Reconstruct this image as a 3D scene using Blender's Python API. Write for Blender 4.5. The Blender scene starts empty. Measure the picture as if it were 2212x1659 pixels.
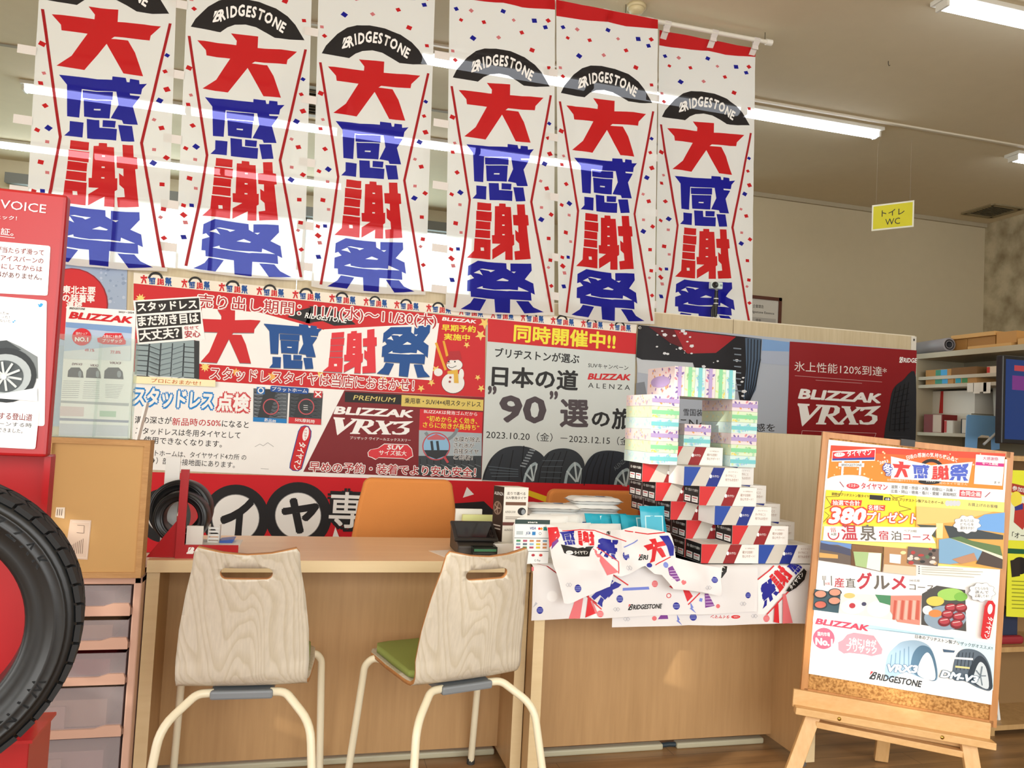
import bpy, bmesh, math, random
from math import sin, cos, pi, radians, sqrt
from mathutils import Vector, Matrix
RND = random.Random(11)
scene = bpy.context.scene
COL = scene.collection
# ------------------------------------------------------------------ camera
IW, IH, FPX = 2212, 1659, 1660.0
YAW, PIT, ROL, EYE = radians(14.5), radians(2.8), radians(2.9), 1.18
_f = Vector((sin(YAW)*cos(PIT), cos(YAW)*cos(PIT), sin(PIT)))
_r = Vector((cos(YAW), -sin(YAW), 0)); _u = _r.cross(_f)
CR = cos(ROL)*_r + sin(ROL)*_u
CU = -sin(ROL)*_r + cos(ROL)*_u
CAM = Vector((0, 0, EYE))
cd = bpy.data.cameras.new('camera'); cam = bpy.data.objects.new('camera', cd); COL.objects.link(cam)
cd.sensor_width = 36; cd.lens = 36*FPX/IW; cd.clip_start = .05
cam.matrix_world = Matrix(((CR.x, CU.x, -_f.x, 0), (CR.y, CU.y, -_f.y, 0), (CR.z, CU.z, -_f.z, EYE), (0, 0, 0, 1)))
scene.camera = cam
# ------------------------------------------------------------------ view, world, added fill lamps, sun
vs = scene.view_settings
scene.display_settings.display_device = 'sRGB'
vs.view_transform = 'Standard'; vs.look = 'None'; vs.gamma = 1.0; vs.use_curve_mapping = False
vs.exposure = -0.2
wd = bpy.data.worlds.new('sky'); scene.world = wd; wd.use_nodes = True
wd.node_tree.nodes['Background'].inputs[0].default_value = (0.86, 0.93, 1.0, 1)
wd.node_tree.nodes['Background'].inputs[1].default_value = 6.0

def area(name, loc, rot, sx, sy, power, color=(1, 1, 1)):
    l = bpy.data.lights.new(name, 'AREA'); l.shape = 'RECTANGLE'; l.size = sx; l.size_y = sy; l.energy = power; l.color = color
    o = bpy.data.objects.new(name, l); COL.objects.link(o); o.location = loc; o.rotation_euler = rot
    return o
area('added_front_fill', (1.4, -2.30, 1.75), (radians(90), 0, 0), 7.6, 2.3, 300, (.985, 1.0, 1.0))  # added lamp for an assumed window behind the camera; front wall is solid
area('left_side_fill', (-3.42, 0.4, 1.55), (radians(90), 0, radians(-90)), 3.6, 2.3, 150, (1.0, 1.0, .985))  # lamp added to brighten left-facing sides; no window is built there
sl = bpy.data.lights.new('sun', 'SUN'); sl.energy = 3.6; sl.angle = radians(.6); sl.color = (1, .93, .8)
SUN = bpy.data.objects.new('sun', sl); COL.objects.link(SUN)
SUND = Vector((.82, .46, -.34)).normalized()
SUN.rotation_euler = SUND.to_track_quat('-Z', 'Y').to_euler()

# ------------------------------------------------------------------ pixel -> world
def ray(x, y): return _f + CR*((x-IW/2)/FPX) - CU*((y-IH/2)/FPX)
def atY(x, y, Y): d = ray(x, y); return CAM + d*(Y/d.y)
def atZ(x, y, Z): d = ray(x, y); return CAM + d*((Z-EYE)/d.z)
def atX(x, y, X): d = ray(x, y); return CAM + d*(X/d.x)

# ------------------------------------------------------------------ materials
def lin(h):
    h = h.lstrip('#'); o = []
    for i in (0, 2, 4):
        c = int(h[i:i+2], 16)/255
        o.append(c/12.92 if c <= .04045 else ((c+.055)/1.055)**2.4)
    return (*o, 1)
MATS = {}
def nodemat(name):
    m = bpy.data.materials.new(name); m.use_nodes = True
    return m, m.node_tree.nodes, m.node_tree.links, m.node_tree.nodes['Principled BSDF']
def mat(hexc, rough=.55, metal=0, spec=.5, kind='paint', bump=0, bscale=200):
    key = (hexc, rough, metal, spec, kind, bump, bscale)
    if key in MATS: return MATS[key]
    m, n, l, b = nodemat('%s_%s' % (kind, hexc.lstrip('#')))
    b.inputs['Roughness'].default_value = rough; b.inputs['Metallic'].default_value = metal
    b.inputs['Specular IOR Level'].default_value = spec
    tc = n.new('ShaderNodeTexCoord'); nz = n.new('ShaderNodeTexNoise'); nz.inputs['Scale'].default_value = 9; nz.inputs['Detail'].default_value = 3
    l.new(tc.outputs['Object'], nz.inputs['Vector'])
    mx = n.new('ShaderNodeMix'); mx.data_type = 'RGBA'; c = lin(hexc)
    mx.inputs['A'].default_value = tuple(v*.965 for v in c[:3])+(1,); mx.inputs['B'].default_value = tuple(min(1, v*1.03) for v in c[:3])+(1,)
    l.new(nz.outputs['Fac'], mx.inputs['Factor']); l.new(mx.outputs['Result'], b.inputs['Base Color'])
    if bump:
        n2 = n.new('ShaderNodeTexNoise'); n2.inputs['Scale'].default_value = bscale; n2.inputs['Detail'].default_value = 2
        bp = n.new('ShaderNodeBump'); bp.inputs['Strength'].default_value = bump; bp.inputs['Distance'].default_value = .002
        l.new(tc.outputs['Object'], n2.inputs['Vector']); l.new(n2.outputs['Fac'], bp.inputs['Height']); l.new(bp.outputs['Normal'], b.inputs['Normal'])
    MATS[key] = m; return m
def paper(h): return mat(h, .5, 0, .35, 'print')
def gloss(h, r=.22): return mat(h, r, 0, .5, 'gloss')
def metal(h, r=.35): return mat(h, r, 1, .5, 'metal')
def wood(name, c1, c2, rough=.45, axis='Z', scale=1.0, contrast=1.0, wav=6):
    if name in MATS: return MATS[name]
    m, n, l, b = nodemat(name)
    b.inputs['Roughness'].default_value = rough
    tc = n.new('ShaderNodeTexCoord'); mp = n.new('ShaderNodeMapping')
    k = {'X': (1, 14, 14), 'Y': (14, 1, 14), 'Z': (14, 14, 1)}[axis]
    mp.inputs['Scale'].default_value = tuple(v*scale for v in k)
    l.new(tc.outputs['Object'], mp.inputs['Vector'])
    nz = n.new('ShaderNodeTexNoise'); nz.inputs['Scale'].default_value = 1.6; nz.inputs['Detail'].default_value = 6; nz.inputs['Distortion'].default_value = .4
    l.new(mp.outputs['Vector'], nz.inputs['Vector'])
    n2 = n.new('ShaderNodeTexNoise'); n2.inputs['Scale'].default_value = wav; n2.inputs['Detail'].default_value = 4
    l.new(mp.outputs['Vector'], n2.inputs['Vector'])
    ad = n.new('ShaderNodeMix'); ad.data_type = 'FLOAT'; ad.inputs['Factor'].default_value = .45
    l.new(nz.outputs['Fac'], ad.inputs['A']); l.new(n2.outputs['Fac'], ad.inputs['B'])
    cr = n.new('ShaderNodeValToRGB'); cr.color_ramp.elements[0].position = .5-.22/contrast; cr.color_ramp.elements[1].position = .5+.2/contrast
    cr.color_ramp.elements[0].color = lin(c2); cr.color_ramp.elements[1].color = lin(c1)
    l.new(ad.outputs['Result'], cr.inputs['Fac']); l.new(cr.outputs['Color'], b.inputs['Base Color'])
    MATS[name] = m; return m
def ashwood(name, c1, c2):
    "pale ash veneer: thin darker grain lines bent into tall arches"
    m, n, l, b = nodemat(name); b.inputs['Roughness'].default_value = .3
    tc = n.new('ShaderNodeTexCoord'); mp = n.new('ShaderNodeMapping'); mp.inputs['Scale'].default_value = (9, 9, .42); mp.inputs['Location'].default_value = (.6, 0, .1)
    l.new(tc.outputs['Object'], mp.inputs['Vector'])
    nz = n.new('ShaderNodeTexNoise'); nz.inputs['Scale'].default_value = .75; nz.inputs['Detail'].default_value = 1.5; l.new(mp.outputs['Vector'], nz.inputs['Vector'])
    k = n.new('ShaderNodeMath'); k.operation = 'MULTIPLY'; k.inputs[1].default_value = 30; l.new(nz.outputs['Fac'], k.inputs[0])
    fr = n.new('ShaderNodeMath'); fr.operation = 'FRACT'; l.new(k.outputs[0], fr.inputs[0])
    cr = n.new('ShaderNodeValToRGB'); e = cr.color_ramp.elements; e[0].position = 0; e[0].color = lin(c2); e[1].position = .45; e[1].color = lin(c1); q = e.new(.9); q.color = lin(c1); q = e.new(1.0); q.color = lin(c2)
    l.new(fr.outputs[0], cr.inputs['Fac'])
    fine = n.new('ShaderNodeTexNoise'); fine.inputs['Scale'].default_value = 1; fine.inputs['Detail'].default_value = 3; m2 = n.new('ShaderNodeMapping'); m2.inputs['Scale'].default_value = (160, 160, 3); l.new(tc.outputs['Object'], m2.inputs['Vector']); l.new(m2.outputs['Vector'], fine.inputs['Vector'])
    mx = n.new('ShaderNodeMix'); mx.data_type = 'RGBA'; mx.blend_type = 'MULTIPLY'; mx.inputs['Factor'].default_value = .25; l.new(cr.outputs['Color'], mx.inputs['A']); l.new(fine.outputs['Fac'], mx.inputs['B'])
    l.new(mx.outputs['Result'], b.inputs['Base Color']); MATS[name] = m; return m
def emis(name, hexc, s):
    if name in MATS: return MATS[name]
    m, n, l, b = nodemat(name); b.inputs['Base Color'].default_value = lin(hexc)
    b.inputs['Emission Color'].default_value = lin(hexc); b.inputs['Emission Strength'].default_value = s
    MATS[name] = m; return m
def glass(name='clear_acrylic', hexc='#f4fbfa', rough=.03, fac=.86):
    if name in MATS: return MATS[name]
    m, n, l, b = nodemat(name)
    b.inputs['Base Color'].default_value = lin(hexc); b.inputs['Roughness'].default_value = rough
    t = n.new('ShaderNodeBsdfTransparent'); t.inputs[0].default_value = lin(hexc); mx = n.new('ShaderNodeMixShader'); mx.inputs[0].default_value = fac
    l.new(b.outputs[0], mx.inputs[1]); l.new(t.outputs[0], mx.inputs[2]); l.new(mx.outputs[0], n['Material Output'].inputs['Surface'])
    MATS[name] = m; return m
def fabric(hexc, thru=.2, tl=.3):
    "thin printed polyester: diffuse + translucent + open weave letting light straight through"
    key = ('fab', hexc, thru)
    if key in MATS: return MATS[key]
    m, n, l, b = nodemat('thin_cloth_' + hexc.lstrip('#'))
    b.inputs['Base Color'].default_value = lin(hexc); b.inputs['Roughness'].default_value = .6; b.inputs['Specular IOR Level'].default_value = .25
    tl_ = n.new('ShaderNodeBsdfTranslucent'); tl_.inputs[0].default_value = lin(hexc)
    tp = n.new('ShaderNodeBsdfTransparent'); c = lin(hexc); tp.inputs[0].default_value = tuple(.22+.78*v for v in c[:3])+(1,)
    m1 = n.new('ShaderNodeMixShader'); m1.inputs[0].default_value = tl
    m2 = n.new('ShaderNodeMixShader'); m2.inputs[0].default_value = thru
    l.new(b.outputs[0], m1.inputs[1]); l.new(tl_.outputs[0], m1.inputs[2]); l.new(m1.outputs[0], m2.inputs[1]); l.new(tp.outputs[0], m2.inputs[2])
    l.new(m2.outputs[0], n['Material Output'].inputs['Surface'])
    MATS[key] = m; return m

# ------------------------------------------------------------------ scene tree helpers
MW = {}
def tag(o, label, cat, group=None):
    o['label'] = label; o['category'] = cat
    if group: o['group'] = group
    return o
def thing(name, label, cat, loc=(0, 0, 0), rz=0, group=None, mtx=None):
    o = bpy.data.objects.new(name, None); COL.objects.link(o); o.empty_display_size = .05
    m = mtx if mtx is not None else Matrix.Translation(loc) @ Matrix.Rotation(rz, 4, 'Z')
    o.matrix_world = m; MW[o.name] = m
    return tag(o, label, cat, group)
class MB:
    def __init__(s): s.v = []; s.f = []; s.m = []; s.sm = []; s.mats = []
    def mi(s, m):
        if m not in s.mats: s.mats.append(m)
        return s.mats.index(m)
    def add(s, vs_, fs, m, smooth=False):
        k = len(s.v); s.v += [tuple(v) for v in vs_]; i = s.mi(m)
        for f in fs: s.f.append(tuple(a+k for a in f)); s.m.append(i); s.sm.append(smooth)
        return s
    def box(s, x0, x1, y0, y1, z0, z1, m):
        return s.add([(x, y, z) for z in (z0, z1) for y in (y0, y1) for x in (x0, x1)],
                     [(0, 2, 3, 1), (4, 5, 7, 6), (0, 1, 5, 4), (2, 6, 7, 3), (0, 4, 6, 2), (1, 3, 7, 5)], m)
    def obox(s, c, U, V, N, hu, hv, hn, m):
        c, U, V, N = map(Vector, (c, U, V, N))
        return s.add([c+U*(a*hu)+V*(b*hv)+N*(d*hn) for d in (-1, 1) for b in (-1, 1) for a in (-1, 1)],
                     [(0, 2, 3, 1), (4, 5, 7, 6), (0, 1, 5, 4), (2, 6, 7, 3), (0, 4, 6, 2), (1, 3, 7, 5)], m)
    def bar(s, a, b, w, d, m, side=(0, 0, 1)):
        a, b = Vector(a), Vector(b); t = (b-a).normalized(); sd = Vector(side); u = t.cross(sd).normalized(); v = t.cross(u)
        return s.obox((a+b)/2, t, u, v, (b-a).length/2, w/2, d/2, m)
    def tube(s, path, r, m, n=10, caps=True, closed=False):
        P = [Vector(p) for p in path]; N = len(P); rs = r if isinstance(r, (list, tuple)) else [r]*N
        t0 = (P[1]-P[0]).normalized(); up = Vector((0, 0, 1)) if abs(t0.z) < .9 else Vector((1, 0, 0)); u = t0.cross(up).normalized()
        vs_ = []; 
        for i in range(N):
            a = P[(i-1) % N] if (i or closed) else P[0]; b = P[(i+1) % N] if (i < N-1 or closed) else P[N-1]
            t = (b-a).normalized(); u = (u - t*u.dot(t)).normalized(); w = t.cross(u)
            for j in range(n): an = 2*pi*j/n; vs_.append(P[i]+(u*cos(an)+w*sin(an))*rs[i])
        fs = []
        for i in range(N if closed else N-1):
            for j in range(n):
                k = (i+1) % N; fs.append((i*n+j, i*n+(j+1) % n, k*n+(j+1) % n, k*n+j))
        s.add(vs_, fs, m, True)
        if caps and not closed: s.add(vs_[:n], [tuple(range(n-1, -1, -1))], m); s.add(vs_[-n:], [tuple(range(n))], m)
        return s
    def lathe(s, prof, m, M=Matrix(), n=32, a0=0, a1=2*pi):
        full = abs(a1-a0-2*pi) < 1e-4; k = n if full else n+1; vs_ = []
        for r, z in prof:
            for j in range(k): an = a0+(a1-a0)*j/n; vs_.append(M @ Vector((r*cos(an), r*sin(an), z)))
        fs = []
        for i in range(len(prof)-1):
            for j in range(n): jj = (j+1) % k; fs.append((i*k+j, i*k+jj, (i+1)*k+jj, (i+1)*k+j))
        return s.add(vs_, fs, m, True)
    def prism(s, pts, m, M=Matrix(), d=.01):
        n = len(pts); vs_ = [M @ Vector((p[0], p[1], 0)) for p in pts]+[M @ Vector((p[0], p[1], d)) for p in pts]
        return s.add(vs_, [tuple(range(n-1, -1, -1)), tuple(range(n, 2*n))]+[(i, (i+1) % n, n+(i+1) % n, n+i) for i in range(n)], m)
    def build(s, name, parent=None, bevel=0, seg=2, world=True, solid=0, subsurf=0):
        me = bpy.data.meshes.new(name)
        V = s.v
        if parent is not None and world:
            inv = MW[parent.name].inverted(); V = [tuple(inv @ Vector(v)) for v in V]
        me.from_pydata(V, [], s.f)
        for m in s.mats: me.materials.append(m)
        me.polygons.foreach_set('material_index', s.m); me.polygons.foreach_set('use_smooth', s.sm); me.update()
        o = bpy.data.objects.new(name, me); COL.objects.link(o)
        if parent is not None:
            o.parent = parent; MW[o.name] = MW[parent.name]
        else: MW[o.name] = Matrix()
        if solid: q = o.modifiers.new('thickness', 'SOLIDIFY'); q.thickness = solid; q.offset = 0
        if bevel: q = o.modifiers.new('edge', 'BEVEL'); q.width = bevel; q.segments = seg; q.limit_method = 'ANGLE'; q.angle_limit = radians(40)
        if subsurf: q = o.modifiers.new('sub', 'SUBSURF'); q.levels = subsurf; q.render_levels = subsurf
        return o
def rebase(o, loc, rz=0):
    "give a one-mesh thing an origin of its own"
    M = Matrix.Translation(loc) @ Matrix.Rotation(rz, 4, 'Z'); o.data.transform(M.inverted()); o.matrix_world = M; MW[o.name] = M; return o
def struct(o): o['kind'] = 'structure'; return o
def dup(root, mtx, label=None, group=None):
    r = root.copy(); COL.objects.link(r); r.matrix_world = mtx; MW[r.name] = mtx
    if label: r['label'] = label
    if group: r['group'] = group
    for ch in list(root.children):
        c = ch.copy(); COL.objects.link(c); c.parent = r
        for g in list(ch.children): d = g.copy(); COL.objects.link(d); d.parent = c
    return r

# ------------------------------------------------------------------ flat lettering
_cu = bpy.data.curves.new('letters', 'FONT'); _cu.resolution_u = 2; _to = bpy.data.objects.new('letters', _cu)
GC = {}
def glyphs(body, bold=0.0):
    key = (body, round(bold, 4))
    if key not in GC:
        _cu.body = body; _cu.offset = 0
        me = bpy.data.meshes.new_from_object(_to)
        v = [(a.co.x, a.co.y, 0) for a in me.vertices]; f = [tuple(p.vertices) for p in me.polygons]
        bpy.data.meshes.remove(me)
        if bold > .003 and v:
            k = 4 if bold < .02 else 8; n = len(v); b0, f0 = v, f; v, f = [], []
            for i in range(k):
                t = 2*pi*(i+.5)/k; v = v+[(x+bold*cos(t), y+bold*sin(t), i) for x, y, _ in b0]; f = f+[tuple(a+i*n for a in q) for q in f0]
        xs = [a[0] for a in v] or [0, 1]
        GC[key] = (v, f, min(xs), max(xs))
    return GC[key]
_c2 = bpy.data.curves.new('outline', 'CURVE'); _c2.dimensions = '2D'; _c2.fill_mode = 'BOTH'; _o2 = bpy.data.objects.new('outline', _c2)
def fill2d(loops):
    _c2.splines.clear()
    for L in loops:
        sp = _c2.splines.new('POLY'); sp.points.add(len(L)-1); sp.use_cyclic_u = True
        for p, q in zip(sp.points, L): p.co = (q[0], q[1], 0, 1)
    me = bpy.data.meshes.new_from_object(_o2); v = [(a.co.x, a.co.y) for a in me.vertices]; f = [tuple(p.vertices) for p in me.polygons]
    bpy.data.meshes.remove(me); return v, f

class Sheet:
    "a flat printed thing on the plane O + u U + v V; points may be given as photo points on that plane (px) or as metres (uv)"
    def __init__(s, O, U, V, px=True, eps=.0004):
        s.O, s.U, s.V = Vector(O), Vector(U).normalized(), Vector(V).normalized(); s.N = s.U.cross(s.V); s.px = px; s.fn = None; s.items = []; s.bb = []; s.eps = eps; s.b = None; s.mic = eps/9
    def P(s, p):
        if s.fn: p = s.fn(p[0], p[1])
        if not s.px: return (p[0], p[1])
        d = ray(*p); t = (s.O-CAM).dot(s.N)/d.dot(s.N); q = CAM+d*t-s.O
        return (q.dot(s.U), q.dot(s.V))
    def use(s, fn=None): s.fn = fn; return s
    def put(s, v, f, m):
        b = (min(a[0] for a in v), min(a[1] for a in v), max(a[0] for a in v), max(a[1] for a in v)); L = 1
        for c, k in s.bb:
            if b[0] < c[2] and b[2] > c[0] and b[1] < c[3] and b[3] > c[1] and k >= L: L = k+1
        s.bb.append((b, L)); s.items.append((v, f, m, L))
    def base(s, pts, m, th=.002, side=None): s.b = ([s.P(p) for p in pts], m, th, side or m); return s
    def poly(s, pts, m): v = [s.P(p) for p in pts]; s.put(v, [tuple(range(len(v)))], m)
    def polyuv(s, v, m): s.put([tuple(p) for p in v], [tuple(range(len(v)))], m)
    def spoly(s, pts, m, k=5):
        "closed outline smoothed through its points"
        P = [s.P(p) for p in pts]; n = len(P); out = []
        for i in range(n):
            a, b, c, d = P[i-1], P[i], P[(i+1) % n], P[(i+2) % n]
            for j in range(k):
                t = j/k; out.append(tuple(.5*((2*b[q])+(c[q]-a[q])*t+(2*a[q]-5*b[q]+4*c[q]-d[q])*t*t+(3*b[q]-a[q]-3*c[q]+d[q])*t**3) for q in (0, 1)))
        v, f = fill2d([out]); s.put(v, f, m)
    def rect(s, x0, y0, x1, y1, m, dy=0): s.poly([(x0, y0), (x1, y0+dy), (x1, y1+dy), (x0, y1)], m)
    def strip(s, pts, w, m):
        "polyline of width w (photo units / metres)"
        for a, b in zip(pts[:-1], pts[1:]):
            dx, dy = b[0]-a[0], b[1]-a[1]; L = sqrt(dx*dx+dy*dy) or 1; nx, ny = -dy/L*w/2, dx/L*w/2
            s.poly([(a[0]+nx, a[1]+ny), (b[0]+nx, b[1]+ny), (b[0]-nx, b[1]-ny), (a[0]-nx, a[1]-ny)], m)
    def disc(s, cx, cy, rx, m, ry=None, n=28, rot=0):
        ry = ry or rx
        s.poly([(cx+rx*cos(t)*cos(rot)-ry*sin(t)*sin(rot), cy+rx*cos(t)*sin(rot)+ry*sin(t)*cos(rot)) for t in [2*pi*i/n for i in range(n)]], m)
    def ring(s, cx, cy, r0, r1, m, n=32, a0=0, a1=2*pi):
        v = []
        for i in range(n+1):
            t = a0+(a1-a0)*i/n
            v += [s.P((cx+r*cos(t), cy+r*sin(t))) for r in (r0, r1)]
        s.put(v, [(2*i, 2*i+1, 2*i+3, 2*i+2) for i in range(n)], m)
    def star(s, cx, cy, r, m, n=4, k=.3, rot=.3):
        s.poly([(cx+(r if i % 2 == 0 else r*k)*cos(rot+pi*i/n), cy+(r if i % 2 == 0 else r*k)*sin(rot+pi*i/n)) for i in range(2*n)], m)
    def text(s, body, p0, p1, h, m, bold=.012, shear=0, out=None, outw=.06):
        a, b = s.P(p0), s.P(p1); c = s.P((p0[0], p0[1]-h if s.px else p0[1]+h)); H = sqrt((c[0]-a[0])**2+(c[1]-a[1])**2)
        dx, dy = b[0]-a[0], b[1]-a[1]; L = sqrt(dx*dx+dy*dy); ex = (dx/L, dy/L); ey = (-ex[1], ex[0])
        cjk = any(ord(q) > 0x2e80 for q in body)
        bold = max(0, bold)
        for bo, mm in (([(bold+outw, out)] if out else [])+[(bold, m)]):
            v, f, x0, x1 = glyphs(body, bo)
            _, _, g0, g1 = glyphs(body, bold)
            sc = H/(.92 if cjk else .73); sx = L/(g1-g0); yo = .08 if cjk else 0
            w = []
            for x, y, k in v:
                X = (x-g0)*sx+(y+yo)*sc*shear; Y_ = (y+yo)*sc; w.append((a[0]+ex[0]*X+ey[0]*Y_, a[1]+ex[1]*X+ey[1]*Y_, k))
            if w: s.put(w, f, mm)
    def warp(s, body, path, h, m, bold=.012, shear=0, wide=.8):
        "letters set one by one along a path of points"
        P = [Vector(s.P(p)) for p in path]; seg = [(P[i+1]-P[i]).length for i in range(len(P)-1)]; T = sum(seg)
        c = s.P((path[0][0], path[0][1]-h if s.px else path[0][1]+h)); H = (Vector(c)-P[0]).length; sc = H/(.92 if ord(body[0]) > 0x2e80 else .73)
        ws = [max(.3, glyphs(q, bold)[3]-glyphs(q, bold)[2])+.08 for q in body]; W = sum(ws); x = 0
        for q, w in zip(body, ws):
            t = (x+w/2)/W*T; x += w; i = 0
            while i < len(seg)-1 and t > seg[i]: t -= seg[i]; i += 1
            p = P[i]+(P[i+1]-P[i])*(t/seg[i]); d = (P[min(i+1, len(P)-1)]-P[i]).normalized(); e = Vector((-d.y, d.x))
            v, f, x0, x1 = glyphs(q, bold); k = T/W*.98
            s.put([(*(p+d*(((a-(x0+x1)/2)*k)+b*sc*shear)+e*(b*sc)), kk) for a, b, kk in v], f, m)
    def glyph(s, g, quad, m, white=None, shadow=None, sh=(.0, -.004)):
        "one of the hand-cut characters into a quad TL,TR,BR,BL"
        q = [Vector(s.P(p)) for p in quad]
        def bl(a, b): return (q[3]*(1-a)*(1-b)+q[2]*a*(1-b)+q[1]*a*b+q[0]*(1-a)*b)
        ps, hs = GL[g][0], GL[g][1]
        if shadow:
            for P in ps: s.polyuv([tuple(bl(x/1000, y/1000)+Vector(sh)) for x, y in P], shadow)
        for P in ps: s.polyuv([tuple(bl(x/1000, y/1000)) for x, y in P], m)
        if white:
            for P in hs: s.polyuv([tuple(bl(x/1000, y/1000)) for x, y in P], white)
    def logo(s, p0, p1, h, m, red=None, bold=.03, cut=99):
        "tyre maker's wordmark: slanted cut B and slanted capitals"
        a, b = Vector(s.P(p0)), Vector(s.P(p1)); c = Vector(s.P((p0[0], p0[1]-h if s.px else p0[1]+h))); H = (c-a).length*1.0; L = (b-a).length; d = (b-a)/L; e = Vector((-d.y, d.x))
        W = L*.125*(10/max(3, min(11, cut+1)) if cut < 99 else 1)
        f = lambda x, y: tuple(a+d*(x*W+y*H*.18)+e*(y*H*1.25-.12*H))
        s.polyuv([f(*q) for q in ((.0, 1), (.42, 1), (-.05, .42))], red or m)
        s.polyuv([f(*q) for q in ((.52, 1), (.92, 1), (1, .9), (.97, .66), (.84, .54), (.94, .42), (.9, .14), (.74, 0), (.0, 0), (-.05, .12), (.38, .86))], m)
        s.hole = (f, ((.57, .81), (.75, .81), (.74, .66), (.52, .66)), ((.45, .42), (.70, .42), (.68, .19), (.35, .19)))
        t0 = a+d*(W*1.12); v, g, x0, x1 = glyphs('RIDGESTONE'[:cut], bold); sx = (L-W*1.12)/(x1-x0); sc = H/.73
        s.put([(*(t0+d*((x-x0)*sx+y*sc*.18)+e*(y*sc)), k) for x, y, k in v], g, m)
    def logoholes(s, bg):
        f, h1, h2 = s.hole
        for h in (h1, h2): s.polyuv([f(*q) for q in h], bg)
    def mesh(s, mb=None, deform=None, bis=None):
        mb = mb or MB()
        allit = list(s.items)
        if deform is None:
            if s.b:
                pts, m, th, sd = s.b; n = len(pts)
                A = [s.O+s.U*u+s.V*v for u, v in pts]; B = [p-s.N*th for p in A]
                mb.add(A, [tuple(range(n))], m); mb.add(B, [tuple(range(n-1, -1, -1))], sd)
                for i in range(n): j = (i+1) % n; mb.add([A[i], A[j], B[j], B[i]], [(3, 2, 1, 0)], sd)
            for v, f, m, L in allit: mb.add([s.O+s.U*q[0]+s.V*q[1]+s.N*(L*s.eps+(q[2]*s.mic if len(q) > 2 else 0)) for q in v], f, m)
        else:
            if s.b: allit = [(s.b[0], [tuple(range(len(s.b[0])))], s.b[1], 0)]+allit
            _df = deform
            def deform(u, v, n):
                bu, bv = bis; i, j = math.floor(u/bu), math.floor(v/bv); a, b = u/bu-i, v/bv-j
                q = [_df((i+x)*bu, (j+y)*bv, n) for y in (0, 1) for x in (0, 1)]
                return tuple((q[0][k]*(1-a)+q[1][k]*a)*(1-b)+(q[2][k]*(1-a)+q[3][k]*a)*b for k in range(3))
            for v, f, m, L in allit:
                bm = bmesh.new(); vv = [bm.verts.new((q[0], q[1], q[2]*s.mic if len(q) > 2 else 0)) for q in v]
                for q in f:
                    try: bm.faces.new([vv[i] for i in q])
                    except ValueError: pass
                if any(len(q.verts) > 4 for q in bm.faces): bmesh.ops.triangulate(bm, faces=[q for q in bm.faces if len(q.verts) > 4])
                for ax, st in ((0, bis[0]), (1, bis[1])):
                    lo = min(q.co[ax] for q in bm.verts); hi = max(q.co[ax] for q in bm.verts); k = math.ceil((lo+1e-6)/st)
                    while k*st < hi-1e-6:
                        co = [0, 0, 0]; co[ax] = k*st; no = [0, 0, 0]; no[ax] = 1
                        bmesh.ops.bisect_plane(bm, geom=bm.verts[:]+bm.edges[:]+bm.faces[:], plane_co=co, plane_no=no); k += 1
                bm.verts.index_update(); out = []
                for q in bm.verts: out.append(deform(q.co.x, q.co.y, L*s.eps+q.co.z))
                mb.add(out, [tuple(x.index for x in q.verts) for q in bm.faces], m, True); bm.free()
        return mb
    def build(s, name, parent=None, **k): return s.mesh(**{q: k.pop(q) for q in ('deform', 'bis') if q in k}).build(name, parent, **k)
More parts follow.
